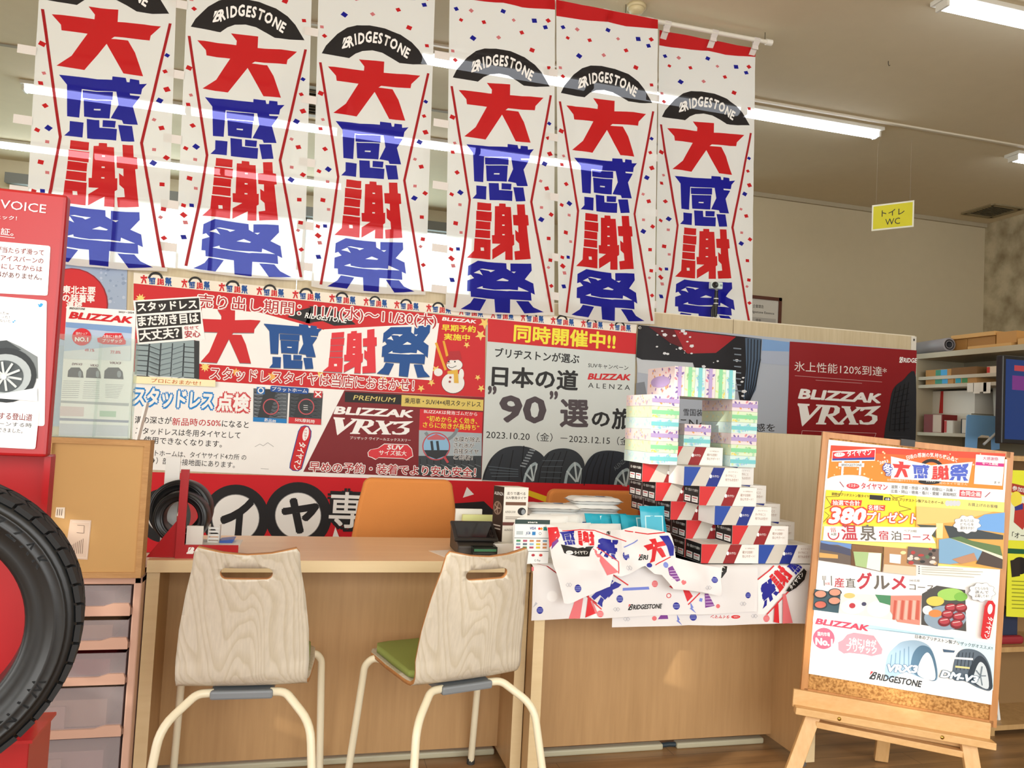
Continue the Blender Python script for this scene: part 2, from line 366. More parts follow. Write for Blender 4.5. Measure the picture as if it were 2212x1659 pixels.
# hand-cut characters: outlines in thousandths of their box, white cut-outs, box on a banner (u0,u1,v0,v1)
GL = {
'dai':([[(327,976),(600,1000),(598,812),(839,845),(1000,849),(905,687),(897,610),(574,578),(546,541),(700,552),(768,384),(850,40),(672,34),(587,249),(505,455),(319,2),(70,0),(200,186),(329,561),(96,547),(88,631),(0,767),(68,779),(384,800),(387,870)]],[],(0.093, 0.891, 0.524, 0.848)),
'kan':([[(0,899),(601,941),(602,993),(755,1000),(768,941),(798,944),(803,999),(907,1000),(912,942),(1000,959),(945,873),(934,786),(806,775),(811,749),(923,756),(919,737),(847,585),(913,310),(750,294),(733,343),(606,351),(686,573),(655,768),(262,738),(251,300),(117,293),(95,768)],[(272,723),(617,757),(616,633),(276,606)],[(288,592),(606,619),(594,344),(303,329)],[(149,229),(301,238),(296,12),(94,0),(151,82)],[(333,301),(476,307),(482,192),(682,200),(678,25),(347,10)],[(516,311),(666,318),(659,215),(516,207)],[(692,266),(848,281),(881,48),(735,26)]],[[(407,472),(485,478),(483,454),(405,451)]],(0.17, 0.802, 0.857, 1.181)),
'sha':([[(152,956),(370,965),(368,838),(148,824)],[(136,809),(379,819),(375,657),(134,651)],[(134,639),(362,646),(359,516),(128,504)],[(127,490),(359,500),(359,368),(120,358)],[(114,341),(367,348),(364,7),(0,0),(103,127)],[(425,920),(488,926),(489,971),(589,976),(593,922),(675,927),(706,456),(731,464),(736,288),(707,261),(711,20),(590,15),(591,161),(393,10),(392,181),(515,284),(391,282),(385,424),(424,429)],[(772,987),(899,1000),(912,819),(953,815),(968,642),(937,631),(1000,59),(748,25),(736,172),(825,192),(812,316),(756,370),(747,545),(800,505),(795,621),(720,621),(707,796),(783,805)]],[[(207,195),(259,201),(265,147),(212,140)],[(536,784),(572,787),(574,765),(539,762)],[(539,614),(577,616),(577,595),(539,592)],[(541,451),(579,454),(580,434),(542,431)]],(0.185, 0.778, 1.184, 1.506)),
'sai':([[(195,987),(537,975),(542,869),(589,828),(587,978),(849,1000),(855,861),(770,680),(875,605),(896,382),(847,418),(856,261),(589,272),(587,0),(412,8),(401,266),(117,277),(113,382),(72,381),(74,587),(151,641),(113,704),(77,677),(82,868)],[(150,258),(302,246),(223,15),(0,25),(111,155)],[(661,246),(817,247),(877,132),(1000,30),(766,3)]],[[(214,824),(254,841),(404,830),(353,787),(326,812)],[(147,743),(214,807),(255,711),(211,735)],[(600,816),(658,824),(634,788)],[(422,626),(494,682),(569,643),(556,625)],[(183,451),(253,502),(258,467),(406,451),(577,466),(684,458),(688,526),(820,441),(584,439),(550,432),(250,445)]],(0.135, 0.899, 1.513, 1.792)),
'arc':([[(0,0),(37,228),(139,605),(229,831),(320,949),(438,1000),(585,986),(734,890),(843,719),(913,527),(1000,154),(861,99),(732,89),(657,185),(563,290),(469,313),(377,259),(312,155),(254,0)]],[],(0.039, 0.95, 0.335, 0.535)),
'vrx':([[(0,994),(139,971),(135,895),(113,884),(138,474),(238,884),(213,895),(215,959),(305,942),(305,884),(286,870),(58,0),(50,80),(16,841),(0,922)],[(278,942),(463,912),(503,813),(498,602),(447,474),(415,445),(495,149),(544,126),(540,68),(447,80),(351,440),(338,445),(315,167),(343,138),(339,80),(215,91),(218,149),(239,167),(290,836),(276,872)],[(521,900),(632,883),(624,818),(648,638),(705,812),(688,871),(777,859),(774,800),(750,783),(664,521),(713,143),(740,114),(737,62),(616,74),(619,132),(632,172),(600,405),(543,183),(560,132),(556,85),(479,97),(482,155),(503,183),(587,492),(551,794),(522,830)],[(756,853),(995,928),(992,888),(882,552),(963,466),(971,264),(931,91),(850,57),(756,91),(745,264),(769,276),(801,161),(866,178),(902,293),(895,437),(850,483),(801,449),(882,755),(801,750),(777,680),(745,680)]],[[(386,842),(431,831),(439,755),(423,582),(358,524)]],(0,1,0,1)),
}
CON= [(0.063, 0.893, 'p'), (0.045, 0.945, 'r'), (0.087, 1.051, 'r'), (0.119, 1.157, 'b'), (0.041, 1.175, 'r'), (0.116, 1.224, 'p'), (0.935, 0.8, 'r'), (0.953, 0.889, 'r'), (0.902, 0.949, 'b'), (0.866, 1.048, 'p'), (0.924, 1.087, 'r'), (0.04, 0.754, 'r'), (0.946, 0.717, 'b'), (0.08, 1.327, 'r'), (0.13, 1.373, 'p'), (0.104, 1.464, 'b'), (0.047, 1.521, 'r'), (0.874, 1.197, 'p'), (0.967, 1.233, 'r'), (0.872, 1.265, 'b'), (0.943, 1.369, 'r'), (0.959, 1.491, 'r'), (0.063, 0.154, 'b'), (0.108, 0.21, 'r'), (0.933, 0.127, 'r'), (0.906, 0.168, 'b'), (0.035, 0.391, 'p'), (0.059, 0.438, 'r'), (0.941, 0.398, 'r'), (0.043, 1.472, 'r'), (0.063, 1.558, 'p'), (0.055, 1.635, 'b'), (0.94, 1.533, 'p'), (0.97, 1.635, 'r')]
# ------------------------------------------------------------------ the room
CEIL = 3.75
M_ceil = mat('#d2c4a6', .9, kind='ceiling_paint', bump=.15, bscale=120)
M_wall = mat('#c3b697', .9, kind='wall_paint', bump=.1)
M_white = mat('#f2f0ea', .5)
def stone():
    m, n, l, b = nodemat('stone_wallpaper'); b.inputs['Roughness'].default_value = .9
    tc = n.new('ShaderNodeTexCoord'); mp = n.new('ShaderNodeMapping'); mp.inputs['Rotation'].default_value = (0, radians(90), 0); l.new(tc.outputs['Object'], mp.inputs['Vector'])
    mp.inputs['Scale'].default_value = (1, 1, 1)
    nz = n.new('ShaderNodeTexNoise'); nz.inputs['Scale'].default_value = 5; nz.inputs['Detail'].default_value = 8; l.new(tc.outputs['Object'], nz.inputs['Vector'])
    v = n.new('ShaderNodeTexVoronoi'); v.inputs['Scale'].default_value = 6; v.feature = 'DISTANCE_TO_EDGE'; l.new(tc.outputs['Object'], v.inputs['Vector'])
    cr = n.new('ShaderNodeValToRGB'); cr.color_ramp.elements[0].color = lin('#8d7f62'); cr.color_ramp.elements[1].color = lin('#c4b899'); cr.color_ramp.elements[0].position = .3; cr.color_ramp.elements[1].position = .65
    l.new(nz.outputs['Fac'], cr.inputs['Fac']); l.new(cr.outputs['Color'], b.inputs['Base Color'])
    bp = n.new('ShaderNodeBump'); bp.inputs['Strength'].default_value = .5; l.new(v.outputs['Distance'], bp.inputs['Height']); l.new(bp.outputs['Normal'], b.inputs['Normal'])
    return m
def floor_mat():
    m, n, l, b = nodemat('wood_grain_vinyl_floor'); b.inputs['Roughness'].default_value = .35
    tc = n.new('ShaderNodeTexCoord'); mp = n.new('ShaderNodeMapping'); mp.inputs['Scale'].default_value = (1.2, 9, 1); l.new(tc.outputs['Object'], mp.inputs['Vector'])
    nz = n.new('ShaderNodeTexNoise'); nz.inputs['Scale'].default_value = 1.6; nz.inputs['Detail'].default_value = 5; l.new(mp.outputs['Vector'], nz.inputs['Vector'])
    cr = n.new('ShaderNodeValToRGB'); cr.color_ramp.elements[0].color = lin('#7d6041'); cr.color_ramp.elements[1].color = lin('#b48c5e'); cr.color_ramp.elements[0].position = .32; cr.color_ramp.elements[1].position = .68
    l.new(nz.outputs['Fac'], cr.inputs['Fac'])
    bk = n.new('ShaderNodeTexBrick'); bk.inputs['Scale'].default_value = 1; bk.inputs['Brick Width'].default_value = .9; bk.inputs['Row Height'].default_value = .1; bk.inputs['Mortar Size'].default_value = .0012
    bk.inputs['Color1'].default_value = (1, 1, 1, 1); bk.inputs['Color2'].default_value = (.86, .86, .86, 1); bk.inputs['Mortar'].default_value = (.4, .4, .4, 1); l.new(tc.outputs['Object'], bk.inputs['Vector'])
    mx = n.new('ShaderNodeMix'); mx.data_type = 'RGBA'; mx.blend_type = 'MULTIPLY'; mx.inputs['Factor'].default_value = 1
    l.new(cr.outputs['Color'], mx.inputs['A']); l.new(bk.outputs['Color'], mx.inputs['B']); l.new(mx.outputs['Result'], b.inputs['Base Color'])
    return m
XL, XR, YF, YB, YJ, XJ = -3.6, 7.45, -2.5, 9.4, 7.2, 3.7
struct(MB().box(XL-.2, XR+.2, YF-.2, YB+.2, -.1, 0, floor_mat()).build('floor'))
struct(MB().box(XL-.2, XR+.2, YF-.2, YB+.2, CEIL, CEIL+.1, M_ceil).build('ceiling'))
def holed(name, axis, c, th, a0, a1, holes, m):
    "wall with rectangular openings; axis 'X' runs along X at Y=c, 'Y' along Y at X=c"
    b = MB(); cur = a0
    def bx(u0, u1, z0, z1):
        if u1-u0 > 1e-4 and z1-z0 > 1e-4:
            b.box(u0, u1, c, c+th, z0, z1, m) if axis == 'X' else b.box(c, c+th, u0, u1, z0, z1, m)
    for h0, h1, z0, z1 in sorted(holes):
        bx(cur, h0, 0, CEIL); bx(h0, h1, 0, z0); bx(h0, h1, z1, CEIL); cur = h1
    bx(cur, a1, 0, CEIL)
    return struct(b.build(name))
wz = atY(935, 497, YB).z
holed('wall_back', 'X', YB, .15, XL-.15, XJ, [(-3.3, 1.85, 1.0, wz)], M_wall)
holed('wall_back.001', 'X', YJ, .15, XJ, XR+.15, [], M_wall)
holed('wall_inner', 'Y', XJ, .15, YJ+.15, YB+.15, [], M_wall)
holed('wall_right', 'Y', XR, .15, YF-.15, YJ, [], stone())
holed('wall_front', 'X', YF-.15, .15, XL-.15, XR+.15, [], M_wall)
# made-up openings in the unseen left wall, traced back from wanted sun patches
def gap(x, y, Y, w, h):
    p = atY(x, y, Y); t = (p.x-XL)/SUND.x; q = p-SUND*t; return (q.y-w/2, q.y+w/2, q.z-h/2, q.z+h/2)
SUNGAPS = []
# windows in the far wall
def window(name, x0, x1, z0, z1, Y, bays):
    fr = MB(); al = mat('#c6cac7', .4, .3)
    for x in [x0+(x1-x0)*i/bays for i in range(bays+1)]: fr.box(x-.02, x+.02, Y+.02, Y+.10, z0, z1, al)
    for z in (z0, z0+.9, z1-.0): fr.box(x0, x1, Y+.02, Y+.10, z-.035, z+.035, al)
    w = fr.build(name); struct(w)
    g = MB().box(x0, x1, Y+.05, Y+.058, z0, z1, glass('window_glass', '#eef6f4', .02, .93)).build('pane', w)
    return w
window('window_1', -3.3, 1.85, 1.0, wz, YB, 5)
bl = MB(); bl.box(-3.35, 1.9, YB-.09, YB-.01, wz-.02, wz+.09, mat('#6b6a62', .6)); o = bl.build('window_blind')
tag(o, 'grey rolled up blind box along the top of the far bright window', 'blind')
# trims on the ceiling
a = atZ(1630, 203, CEIL); c = atZ(2212, 325, CEIL)
struct(MB().box(a.x-3.6, c.x+.6, (a.y+c.y)/2-.012, (a.y+c.y)/2+.012, CEIL-.014, CEIL, mat('#d8d0bd', .6)).build('trim_1'))
struct(MB().box(XJ, XR, YJ-.03, YJ, CEIL-.045, CEIL, mat('#ada289', .8)).build('trim_2'))
struct(MB().box(-2.6, 3.4, 6.28, 6.32, CEIL-.008, CEIL, mat('#988f7c', .8)).build('trim_3'))

# ------------------------------------------------------------------ ceiling lights
M_tube = emis('led_diffuser', '#f1f7ff', 12.0)
M_bat = mat('#d6d2c6', .5, kind='batten')
def ceiling_light(x0, x1, y, label):
    t = thing('ceiling_light', label, 'ceiling light', ((x0+x1)/2, y, CEIL), 0, 'linear ceiling lights')
    b = MB(); b.box(x0-.03, x1+.03, y-.075, y+.075, CEIL-.028, CEIL, M_bat); b.box(x0-.02, x0, y-.045, y+.045, CEIL-.075, CEIL-.028, M_bat); b.box(x1, x1+.02, y-.045, y+.045, CEIL-.075, CEIL-.028, M_bat)
    b.build('housing', t, bevel=.004)
    n = 9; pr = [(.044*cos(pi*i/n), -.028-.05*sin(pi*i/n)) for i in range(n+1)]; vs_ = [(x, y+p, CEIL+q) for x in (x0, x1) for p, q in pr]; k = n+1
    MB().add(vs_, [(i, i+1, k+i+1, k+i) for i in range(n)]+[tuple(range(k)), tuple(range(2*k-1, k-1, -1))], M_tube, False).build('diffuser', t)
e1 = atZ(1885, 283, CEIL); r1 = 5.33
ceiling_light(e1.x-1.22, e1.x, r1, 'lit linear ceiling light whose end shows right of the banner row')
ceiling_light(e1.x-2.50, e1.x-1.28, r1, 'lit linear ceiling light glowing through the fifth banner')
ceiling_light(e1.x-3.78, e1.x-2.56, r1, 'lit linear ceiling light showing in the gap beside the fourth banner')
ceiling_light(atZ(2165, 340, CEIL).x, atZ(2165, 340, CEIL).x+1.22, r1, 'lit linear ceiling light above the toilet sign, near the right wall')
x = atZ(38, 157, CEIL).x; r2 = 7.02
for i, s in enumerate(('left of the leftmost banner', 'behind the second banner', 'behind the third banner', 'behind the fourth banner')):
    ceiling_light(x+1.27*i, x+1.27*i+1.22, r2, 'ceiling light in the middle row, '+s)
x = atZ(667, 395, CEIL).x+.35; r3 = 8.72
for i, s in enumerate(('showing right of the second banner', 'behind the second banner', 'at the far left edge')):
    ceiling_light(x-1.27*i-1.22, x-1.27*i, r3, 'ceiling light in the row by the far window, '+s)
x = atZ(2042, -8, CEIL).x
ceiling_light(x, x+1.22, 3.58, 'lit linear ceiling light in the top right corner, closest to us')
# smoke detector, hook, vent
p = atZ(1375, 12, CEIL); t = thing('smoke_detector', 'round cream smoke detector on the ceiling above the banner pole', 'smoke detector', (p.x, p.y, CEIL))
T = Matrix.Translation((p.x, p.y, CEIL)); cr_ = mat('#cdbf95', .45)
MB().lathe([(.0, 0), (.058, 0), (.058, -.018), (.052, -.022), (0, -.022)], cr_, T).build('base', t)
MB().lathe([(.046, -.02), (.046, -.034), (.04, -.044), (.018, -.05), (0, -.051)], cr_, T).build('sensor_head', t)
p = atZ(1919, 132, CEIL)
tag(MB().tube([(p.x, p.y, CEIL), (p.x, p.y, CEIL-.02), (p.x+.006, p.y, CEIL-.032), (p.x+.014, p.y, CEIL-.026)], .0025, mat('#4a4234', .4, .6), 6).build('ceiling_hook'), 'tiny dark screw hook in the bare ceiling', 'hook')
def vent(px_, label, hw=.19):
    p = atZ(*px_, CEIL); t = thing('ceiling_vent', label, 'vent', (p.x, p.y, CEIL), 0, 'ceiling air vents'); m = mat('#8f8264', .6); dk = mat('#2e2618', .8)
    b = MB()
    for s in (-1, 1): b.box(p.x-hw, p.x+hw, p.y+s*hw-.03, p.y+s*hw+.03, CEIL-.014, CEIL, m); b.box(p.x+s*hw-.03, p.x+s*hw+.03, p.y-hw, p.y+hw, CEIL-.014, CEIL, m)
    b.build('frame', t); MB().box(p.x-hw, p.x+hw, p.y-hw, p.y+hw, CEIL-.003, CEIL, dk).build('backing', t)
    b = MB()
    for i in range(9): y = p.y-hw+.04+i*(2*hw-.08)/8; b.obox((p.x, y, CEIL-.008), (1, 0, 0), (0, .8, .6), (0, -.6, .8), hw-.03, .011, .0015, m)
    b.build('slats', t)
vent((2143, 455), 'square brown air vent in the ceiling near the far right corner')
vent((678, 218), 'dark slatted air vent seen between the second and third banners', .3)
# toilet sign hung from the ceiling
A, B = atY(1884, 441, 5.62), atY(1975, 435, 5.36); hgt = (atY(1884, 441, 5.62)-atY(1887, 497, 5.62)).length
U = (Vector((B.x, B.y, 0))-Vector((A.x, A.y, 0))).normalized(); W = (Vector((B.x, B.y, 0))-Vector((A.x, A.y, 0))).length; zt = (A.z+B.z)/2
t = thing('toilet_sign', 'small yellow toilet sign hanging below the ceiling at right', 'sign', (A.x, A.y, zt))
s = Sheet((A.x, A.y, zt), U, (0, 0, 1), px=False)
s.base([(0, 0), (0, -hgt), (W, -hgt), (W, 0)], paper('#e9e6d0'), .004)
s.polyuv([(W*.035, -hgt*.06), (W*.035, -hgt*.94), (W*.965, -hgt*.94), (W*.965, -hgt*.06)], paper('#d9cf2c'))
k1 = paper('#26262e'); s.text('トイレ', (W*.24, -hgt*.5), (W*.78, -hgt*.5), hgt*.27, k1, .01); s.text('WC', (W*.33, -hgt*.83), (W*.68, -hgt*.83), hgt*.25, k1, .0)
s.build('board', t)
for k in (.1, .9):
    q = Vector((A.x, A.y, zt))+U*W*k
    MB().tube([q, (q.x, q.y, CEIL)], .0006, glass('nylon_line', '#ffffff', .1, .8), 5).build('hanging_line', t)
# framed notice on the far wall
def framed():
    Y = YJ-.02; A = atY(1560, 628, Y); B = atY(1688, 647, Y); zt = (A.z+B.z)/2; zb = zt-.62; w = B.x-A.x
    t = thing('framed_notice', 'brown framed company notice on the far wall behind the sixth banner', 'framed notice', (A.x, YJ, zt))
    b = MB(); m = mat('#5b2f20', .4)
    b.box(A.x, B.x, Y-.012, YJ, zt-.035, zt, m); b.box(A.x, B.x, Y-.012, YJ, zb, zb+.035, m); b.box(A.x, A.x+.035, Y-.012, YJ, zb, zt, m); b.box(B.x-.035, B.x, Y-.012, YJ, zb, zt, m); b.build('frame', t)
    s = Sheet((A.x+.03, Y, zt-.03), (1, 0, 0), (0, 0, 1), px=False); W = w-.06
    s.base([(0, 0), (0, -.56), (W, -.56), (W, 0)], paper('#cfcbc0'), .003); g = paper('#4a4640')
    s.text('企業理念', (W*.52, -.10), (W*.72, -.10), .035, g); s.text('The Bridgestone Essence', (W*.32, -.155), (W*.92, -.155), .026, g)
    s.polyuv([(.02, -.2), (.02, -.27), (W-.03, -.27), (W-.03, -.2)], paper('#b3afa6')); s.text('使命', (W*.58, -.245), (W*.68, -.245), .03, g)
    s.polyuv([(.02, -.28), (.02, -.4), (W-.03, -.4), (W-.03, -.28)], paper('#a8322f')); s.text('最高の品質で社会に貢献', (W*.3, -.33), (W*.8, -.33), .03, paper('#e3b8ae'))
    s.build('notice_sheet', t)
framed()

# ------------------------------------------------------------------ wooden partition
PY = 4.25; PTOP = 1.878
M_part = wood('light_woodgrain_panel', '#d3c4a4', '#bcab87', .5, 'Z', 1.1, .9)
xs = [atY(q, 650, PY).x for q in (130, 638, 1153, 1586, 1979)]
for i in range(4):
    b = MB().box(xs[i]+.002, xs[i+1]-.002, PY, PY+.04, .03, PTOP, M_part); b.box(xs[i]+.002, xs[i+1]-.002, PY-.002, PY+.042, 0, .03, mat('#77736b', .5)); b.box(xs[i]+.002, xs[i+1]-.002, PY, PY+.04, PTOP, PTOP+.006, mat('#e6dcc4', .4))
    struct(b.build('partition'))
b = MB().box(xs[4]-.035, xs[4]+.004, PY-.006, PY-.001, PTOP-.15, PTOP, mat('#dcd8cc', .4)); b.box(xs[4]-.02, xs[4]-.01, PY-.008, PY-.006, PTOP-.03, PTOP-.015, mat('#333333', .4)); b.box(xs[4]-.02, xs[4]-.01, PY-.008, PY-.006, PTOP-.14, PTOP-.13, mat('#333333', .4))
tag(b.build('corner_bracket'), 'white metal bracket at the top right corner of the wooden partition', 'bracket')
# ------------------------------------------------------------------ things stuck on the partition
WH = paper('#f6f5f2'); RED = paper('#cc1c22'); BLU = paper('#0d4c93'); BLK = paper('#1c1a19'); DRED = paper('#7d151b'); YEL = paper('#f3e63c'); GRY = paper('#d0d7d4')
def psheet(d=.004): return Sheet((0, PY-d, 0), (1, 0, 0), (0, 0, 1))
def crop(x0, y0, k): return lambda x, y: (x0+x/k, y0+y/k)
# big sale poster
S = psheet(); S.base([(289, 610), (283, 1013), (1041, 1044), (1049, 690)], WH, .003)
S.poly([(289, 610), (1049, 690), (1047, 858), (741, 842), (430, 822), (430, 812), (287, 803)], RED)
S.poly([(744, 843), (1046, 858), (1041, 1036), (655, 1019)], DRED)
ca = crop(280, 580, 5.267); cb = crop(660, 640, 4.0475); cc = crop(280, 800, 5.027)
S.use(cb)
for x, y, r in ((1565, 235, 55), (1530, 340, 50), (1140, 640, 40), (1505, 710, 28), (1535, 805, 34), (1100, 755, 34), (1010, 805, 34), (680, 740, 50), (850, 790, 45), (1410, 425, 30), (130, 690, 45)): S.star(x, y, r, paper('#f1cf6e'), 5, .42)
S.use(ca); S.star(125, 345, 62, paper('#f3d97c'), 9, .5); S.star(860, 1120, 60, paper('#f3d97c'), 9, .5); S.star(1210, 1180, 50, paper('#efb45e'), 7, .5); S.star(1620, 1230, 60, paper('#efb45e'), 7, .5)
# arc
S.use(None); q1, q2 = ca, cb
S.poly([q1(1795, 552), q1(1880, 490), q1(2060, 440), q2(20, 85), q2(200, 97), q2(330, 150), q2(440, 247), q2(250, 258), q2(150, 218), q2(0, 232), q1(2100, 612), q1(2050, 627)], BLK)
S.text('RIDGESTONE', q1(1990, 560), q2(355, 235), 12, WH, .02, .2)
S.poly([q1(826, 448), q1(1480, 500), q1(2212, 700), q2(160, 290), q2(1168, 235), q2(1102, 735), q1(2212, 1182), q1(745, 1080), q1(745, 830)], WH)
S.use(ca); DG = paper('#7b7a80')
S.glyph('dai', [(757, 430), (1490, 500), (1490, 1112), (757, 1058)], RED, None, DG); S.glyph('kan', [(1525, 572), (2190, 665), (2165, 1168), (1528, 1122)], BLU, WH, DG)
S.use(cb); S.glyph('sha', [(152, 308), (652, 283), (612, 692), (150, 655)], paper('#e0303a'), WH, DG); S.glyph('sai', [(640, 270), (1172, 245), (1085, 718), (622, 685)], BLU, WH, DG)
S.use(None); DR = paper('#b3242b')
S.text('売り出し期間：11/1(水)～11/30(木)', ca(770, 440), cb(1142, 268), 29, DR, .012, 0, WH, .07)
S.text('スタッドレスタイヤは当店におまかせ！', ca(910, 1258), cb(945, 832), 27, DR, .012, 0, WH, .07)
# tilted tag and tread photo
S.use(ca); S.poly([(75, 850), (740, 815), (735, 1250), (55, 1205)], paper('#93a5a9')); S.poly([(735, 820), (795, 825), (790, 1262), (735, 1250)], paper('#2f3335'))
dk = paper('#333b3f')
for xa, xb, w in ((228, 200, 18), (358, 335, 16), (490, 467, 12), (622, 605, 16)): S.strip([(xa, 850), (xb, 1225)], w, dk)
for i in range(7):
    y = 870+i*58
    S.strip([(80, y), (222, y+10)], 10, dk); S.strip([(228, y+15), (355, y+62)], 9, dk); S.strip([(360, y+55), (485, y+25)], 7, paper('#56626a')); S.strip([(490, y+50), (612, y+10)], 7, paper('#56626a')); S.strip([(620, y+20), (735, y+30)], 9, dk)
    for j in range(3): S.strip([(240, y+25+j*11), (350, y+65+j*11)], 2, paper('#6c7a80'))
S.poly([(42, 365), (795, 318), (860, 805), (95, 866)], paper('#fdfcf9'))
for q in ([(68, 382), (790, 336), (797, 470), (82, 522)], [(85, 545), (805, 498), (813, 630), (97, 682)], [(102, 703), (595, 666), (602, 800), (112, 842)]): S.poly(q, paper('#241f1c'))
S.text('スタッドレス', (92, 495), (772, 455), 104, WH, .035); S.text('まだ効き目は', (105, 660), (792, 612), 112, WH, .035); S.text('大丈夫？', (120, 822), (575, 785), 112, WH, .035)
S.text('任せて', (622, 702), (790, 692), 42, DR, .015); S.text('安心', (630, 790), (808, 782), 80, DR, .02)
# lower left: inspection notice
S.use(cc); S.poly([(45, 62), (935, 108), (935, 180), (45, 140)], paper('#fdf3c6'))
S.text('プロにおまかせ！', (240, 132), (775, 166), 46, paper('#c9661e'), .012)
S.text('スタッドレス', (30, 372), (905, 425), 190, WH, .045, 0, paper('#1b86d2'), .11); S.text('点検', (945, 430), (1295, 445), 180, WH, .045, 0, paper('#cf4549'), .11)
TX = paper('#2b2727')
S.text('溝の深さが', (55, 575), (455, 585), 78, TX); S.text('新品時の50%', (460, 597), (990, 612), 82, paper('#c0282e')); S.text('になると', (1000, 615), (1290, 630), 78, TX)
S.text('スタッドレスは冬用タイヤとして', (60, 690), (1200, 742), 76, TX, .008); S.text('使用できなくなります。', (150, 790), (1000, 838), 76, TX, .008)
S.text('プラットホームは、タイヤサイド4カ所 の', (60, 920), (1265, 978), 66, TX, .004); S.text('（↑）部分の接地面にあります。', (200, 1010), (1140, 1062), 70, TX, .004)
for q, c1, c2, cap, cx_ in (([(1345, 195), (1725, 215), (1705, 575), (1340, 555)], '#596066', '#1a7fc6', '新品時', 1535), ([(1742, 235), (2100, 250), (2078, 592), (1725, 575)], '#3f4448', '#cf2b33', '50%摩耗時', 1918)):
    S.poly(q, paper(c1)); x0, x1 = q[0][0], q[1][0]
    for i in range(7):
        y = q[0][1]+40+i*40; S.strip([(x0+8+j*44, y+(18 if j % 2 else 0)+j*2) for j in range(9) if x0+8+j*44 < x1-20], 7, paper('#23282c'))
        S.strip([(x0+10, y+22), (x0+110, y+28)], 4, paper('#a9b1b6' if c1 == '#596066' else '#5b6167')); S.strip([(x1-120, y+22), (x1-25, y+28)], 4, paper('#a9b1b6' if c1 == '#596066' else '#5b6167'))
    S.poly([(cx_-70, q[0][1]+10), (cx_+60, q[0][1]+15), (cx_-30, q[2][1]-40), (cx_-150, q[2][1]-45)], paper('#33373a'))
    S.ring(cx_, 395, 76, 88, paper('#c2555c')); S.poly([(q[3][0]+3, 508), (q[2][0]-1, 528), q[2], q[3]], paper(c2)); S.text(cap, (cx_-75 if len(cap) < 4 else cx_-125, 555), (cx_+50 if len(cap) < 4 else cx_+90, 578), 40, WH, .01)
for i in range(3): S.strip([(1888, 380+i*22), (1935, 384+i*22)], 5, WH)
S.poly([(1540, 168), (1930, 192), (1945, 205), (1940, 250), (1925, 258), (1540, 232), (1528, 220), (1530, 180)], paper('#1c4f9c')); S.text('プラットホーム', (1545, 222), (1925, 246), 44, WH, .015)
S.poly([(1382, 180), (1470, 183), (1468, 260), (1380, 256)], paper('#1e6cb4')); S.ring(1425, 219, 22, 34, WH); S.poly([(2002, 222), (2094, 226), (2090, 302), (1998, 298)], paper('#c8343b'))
S.strip([(2015, 232), (2078, 290)], 14, WH); S.strip([(2078, 234), (2015, 288)], 14, WH)
S.strip([(1360, 830), (1415, 800), (1450, 820), (1500, 785), (1565, 830)], 4, paper('#8b8b8b')); S.strip([(1425, 1068), (1510, 1072)], 4, paper('#8b8b8b'))
S.poly([(1900, 597), (1945, 607), (1975, 660), (1972, 720), (1870, 1070), (1830, 1095), (1770, 1090), (1735, 1060), (1740, 1010), (1830, 660), (1860, 610)], paper('#1f3f8f')); S.poly([(1902, 606), (1940, 615), (1966, 662), (1963, 720), (1862, 1066), (1828, 1086), (1772, 1082), (1744, 1055), (1750, 1010), (1838, 665), (1865, 618)], RED)
S.disc(1912, 690, 32, WH, 76, rot=.22); S.text('ミスター', (1898, 640), (1892, 752), 30, RED, .01); S.text('タイヤマン', (1842, 775), (1770, 1075), 78, WH, .03)
# upper right corner and tyre advert
S.use(cb)
S.text('BLIZZAK', (1192, 210), (1490, 237), 30, WH, .035, .25); S.text('早期予約', (1190, 303), (1487, 317), 58, YEL, .02); S.text('実施中', (1210, 380), (1435, 392), 56, YEL, .02)
for q in ([(1130, 410), (1150, 402), (1235, 640), (1215, 650)], [(1197, 392), (1215, 388), (1250, 520), (1228, 528)]): S.poly(q, paper('#e8a92d'))
S.disc(1290, 760, 102, paper('#33353a'), 92); S.disc(1290, 758, 99, paper('#efeeea'), 89); S.disc(1302, 600, 72, paper('#33353a'), 52); S.disc(1302, 600, 69, paper('#efeeea'), 49)
S.poly([(1235, 555), (1258, 482), (1345, 478), (1365, 552), (1300, 560)], paper('#b3242b')); S.poly([(1240, 655), (1330, 640), (1338, 760), (1298, 758), (1295, 680), (1240, 680)], paper('#e2b443'))
for x, y in ((1265, 710), (1260, 747)): S.disc(x, y, 10, paper('#9c4a44'))
for x, y in ((1252, 572), (1305, 572)): S.disc(x, y, 7, BLK)
S.poly([(1225, 580), (1275, 585), (1230, 592)], paper('#c8743c')); S.strip([(1245, 608), (1262, 622), (1285, 624), (1318, 608)], 5, BLK); S.disc(1160, 665, 38, paper('#efeeea'), 34); S.disc(1362, 680, 22, paper('#efeeea'), 46)
S.poly([(345, 835), (842, 862), (838, 947), (343, 924)], paper('#17120f')); S.text('PREMIUM', (416, 905), (776, 926), 44, paper('#dfce78'), 0, .22)
S.poly([(840, 862), (1555, 905), (1552, 1002), (836, 960)], paper('#dcc566')); S.text('乗用車・SUV/4×4用スタッドレス', (866, 936), (1530, 970), 50, BLK, .012)
S.text('BLIZZAK', (245, 1026), (935, 1060), 66, WH, .045, .3); S.glyph('vrx', [(245, 1055), (948, 1082), (920, 1220), (238, 1215)], WH, DRED)
S.text('ブリザック ヴイアールエックススリー', (388, 1250), (918, 1272), 26, WH, .004)
car = [(548, 1365), (570, 1342), (635, 1330), (690, 1294), (890, 1300), (925, 1335), (936, 1395), (905, 1412), (880, 1428), (850, 1415), (640, 1408), (615, 1424), (585, 1408), (553, 1398)]
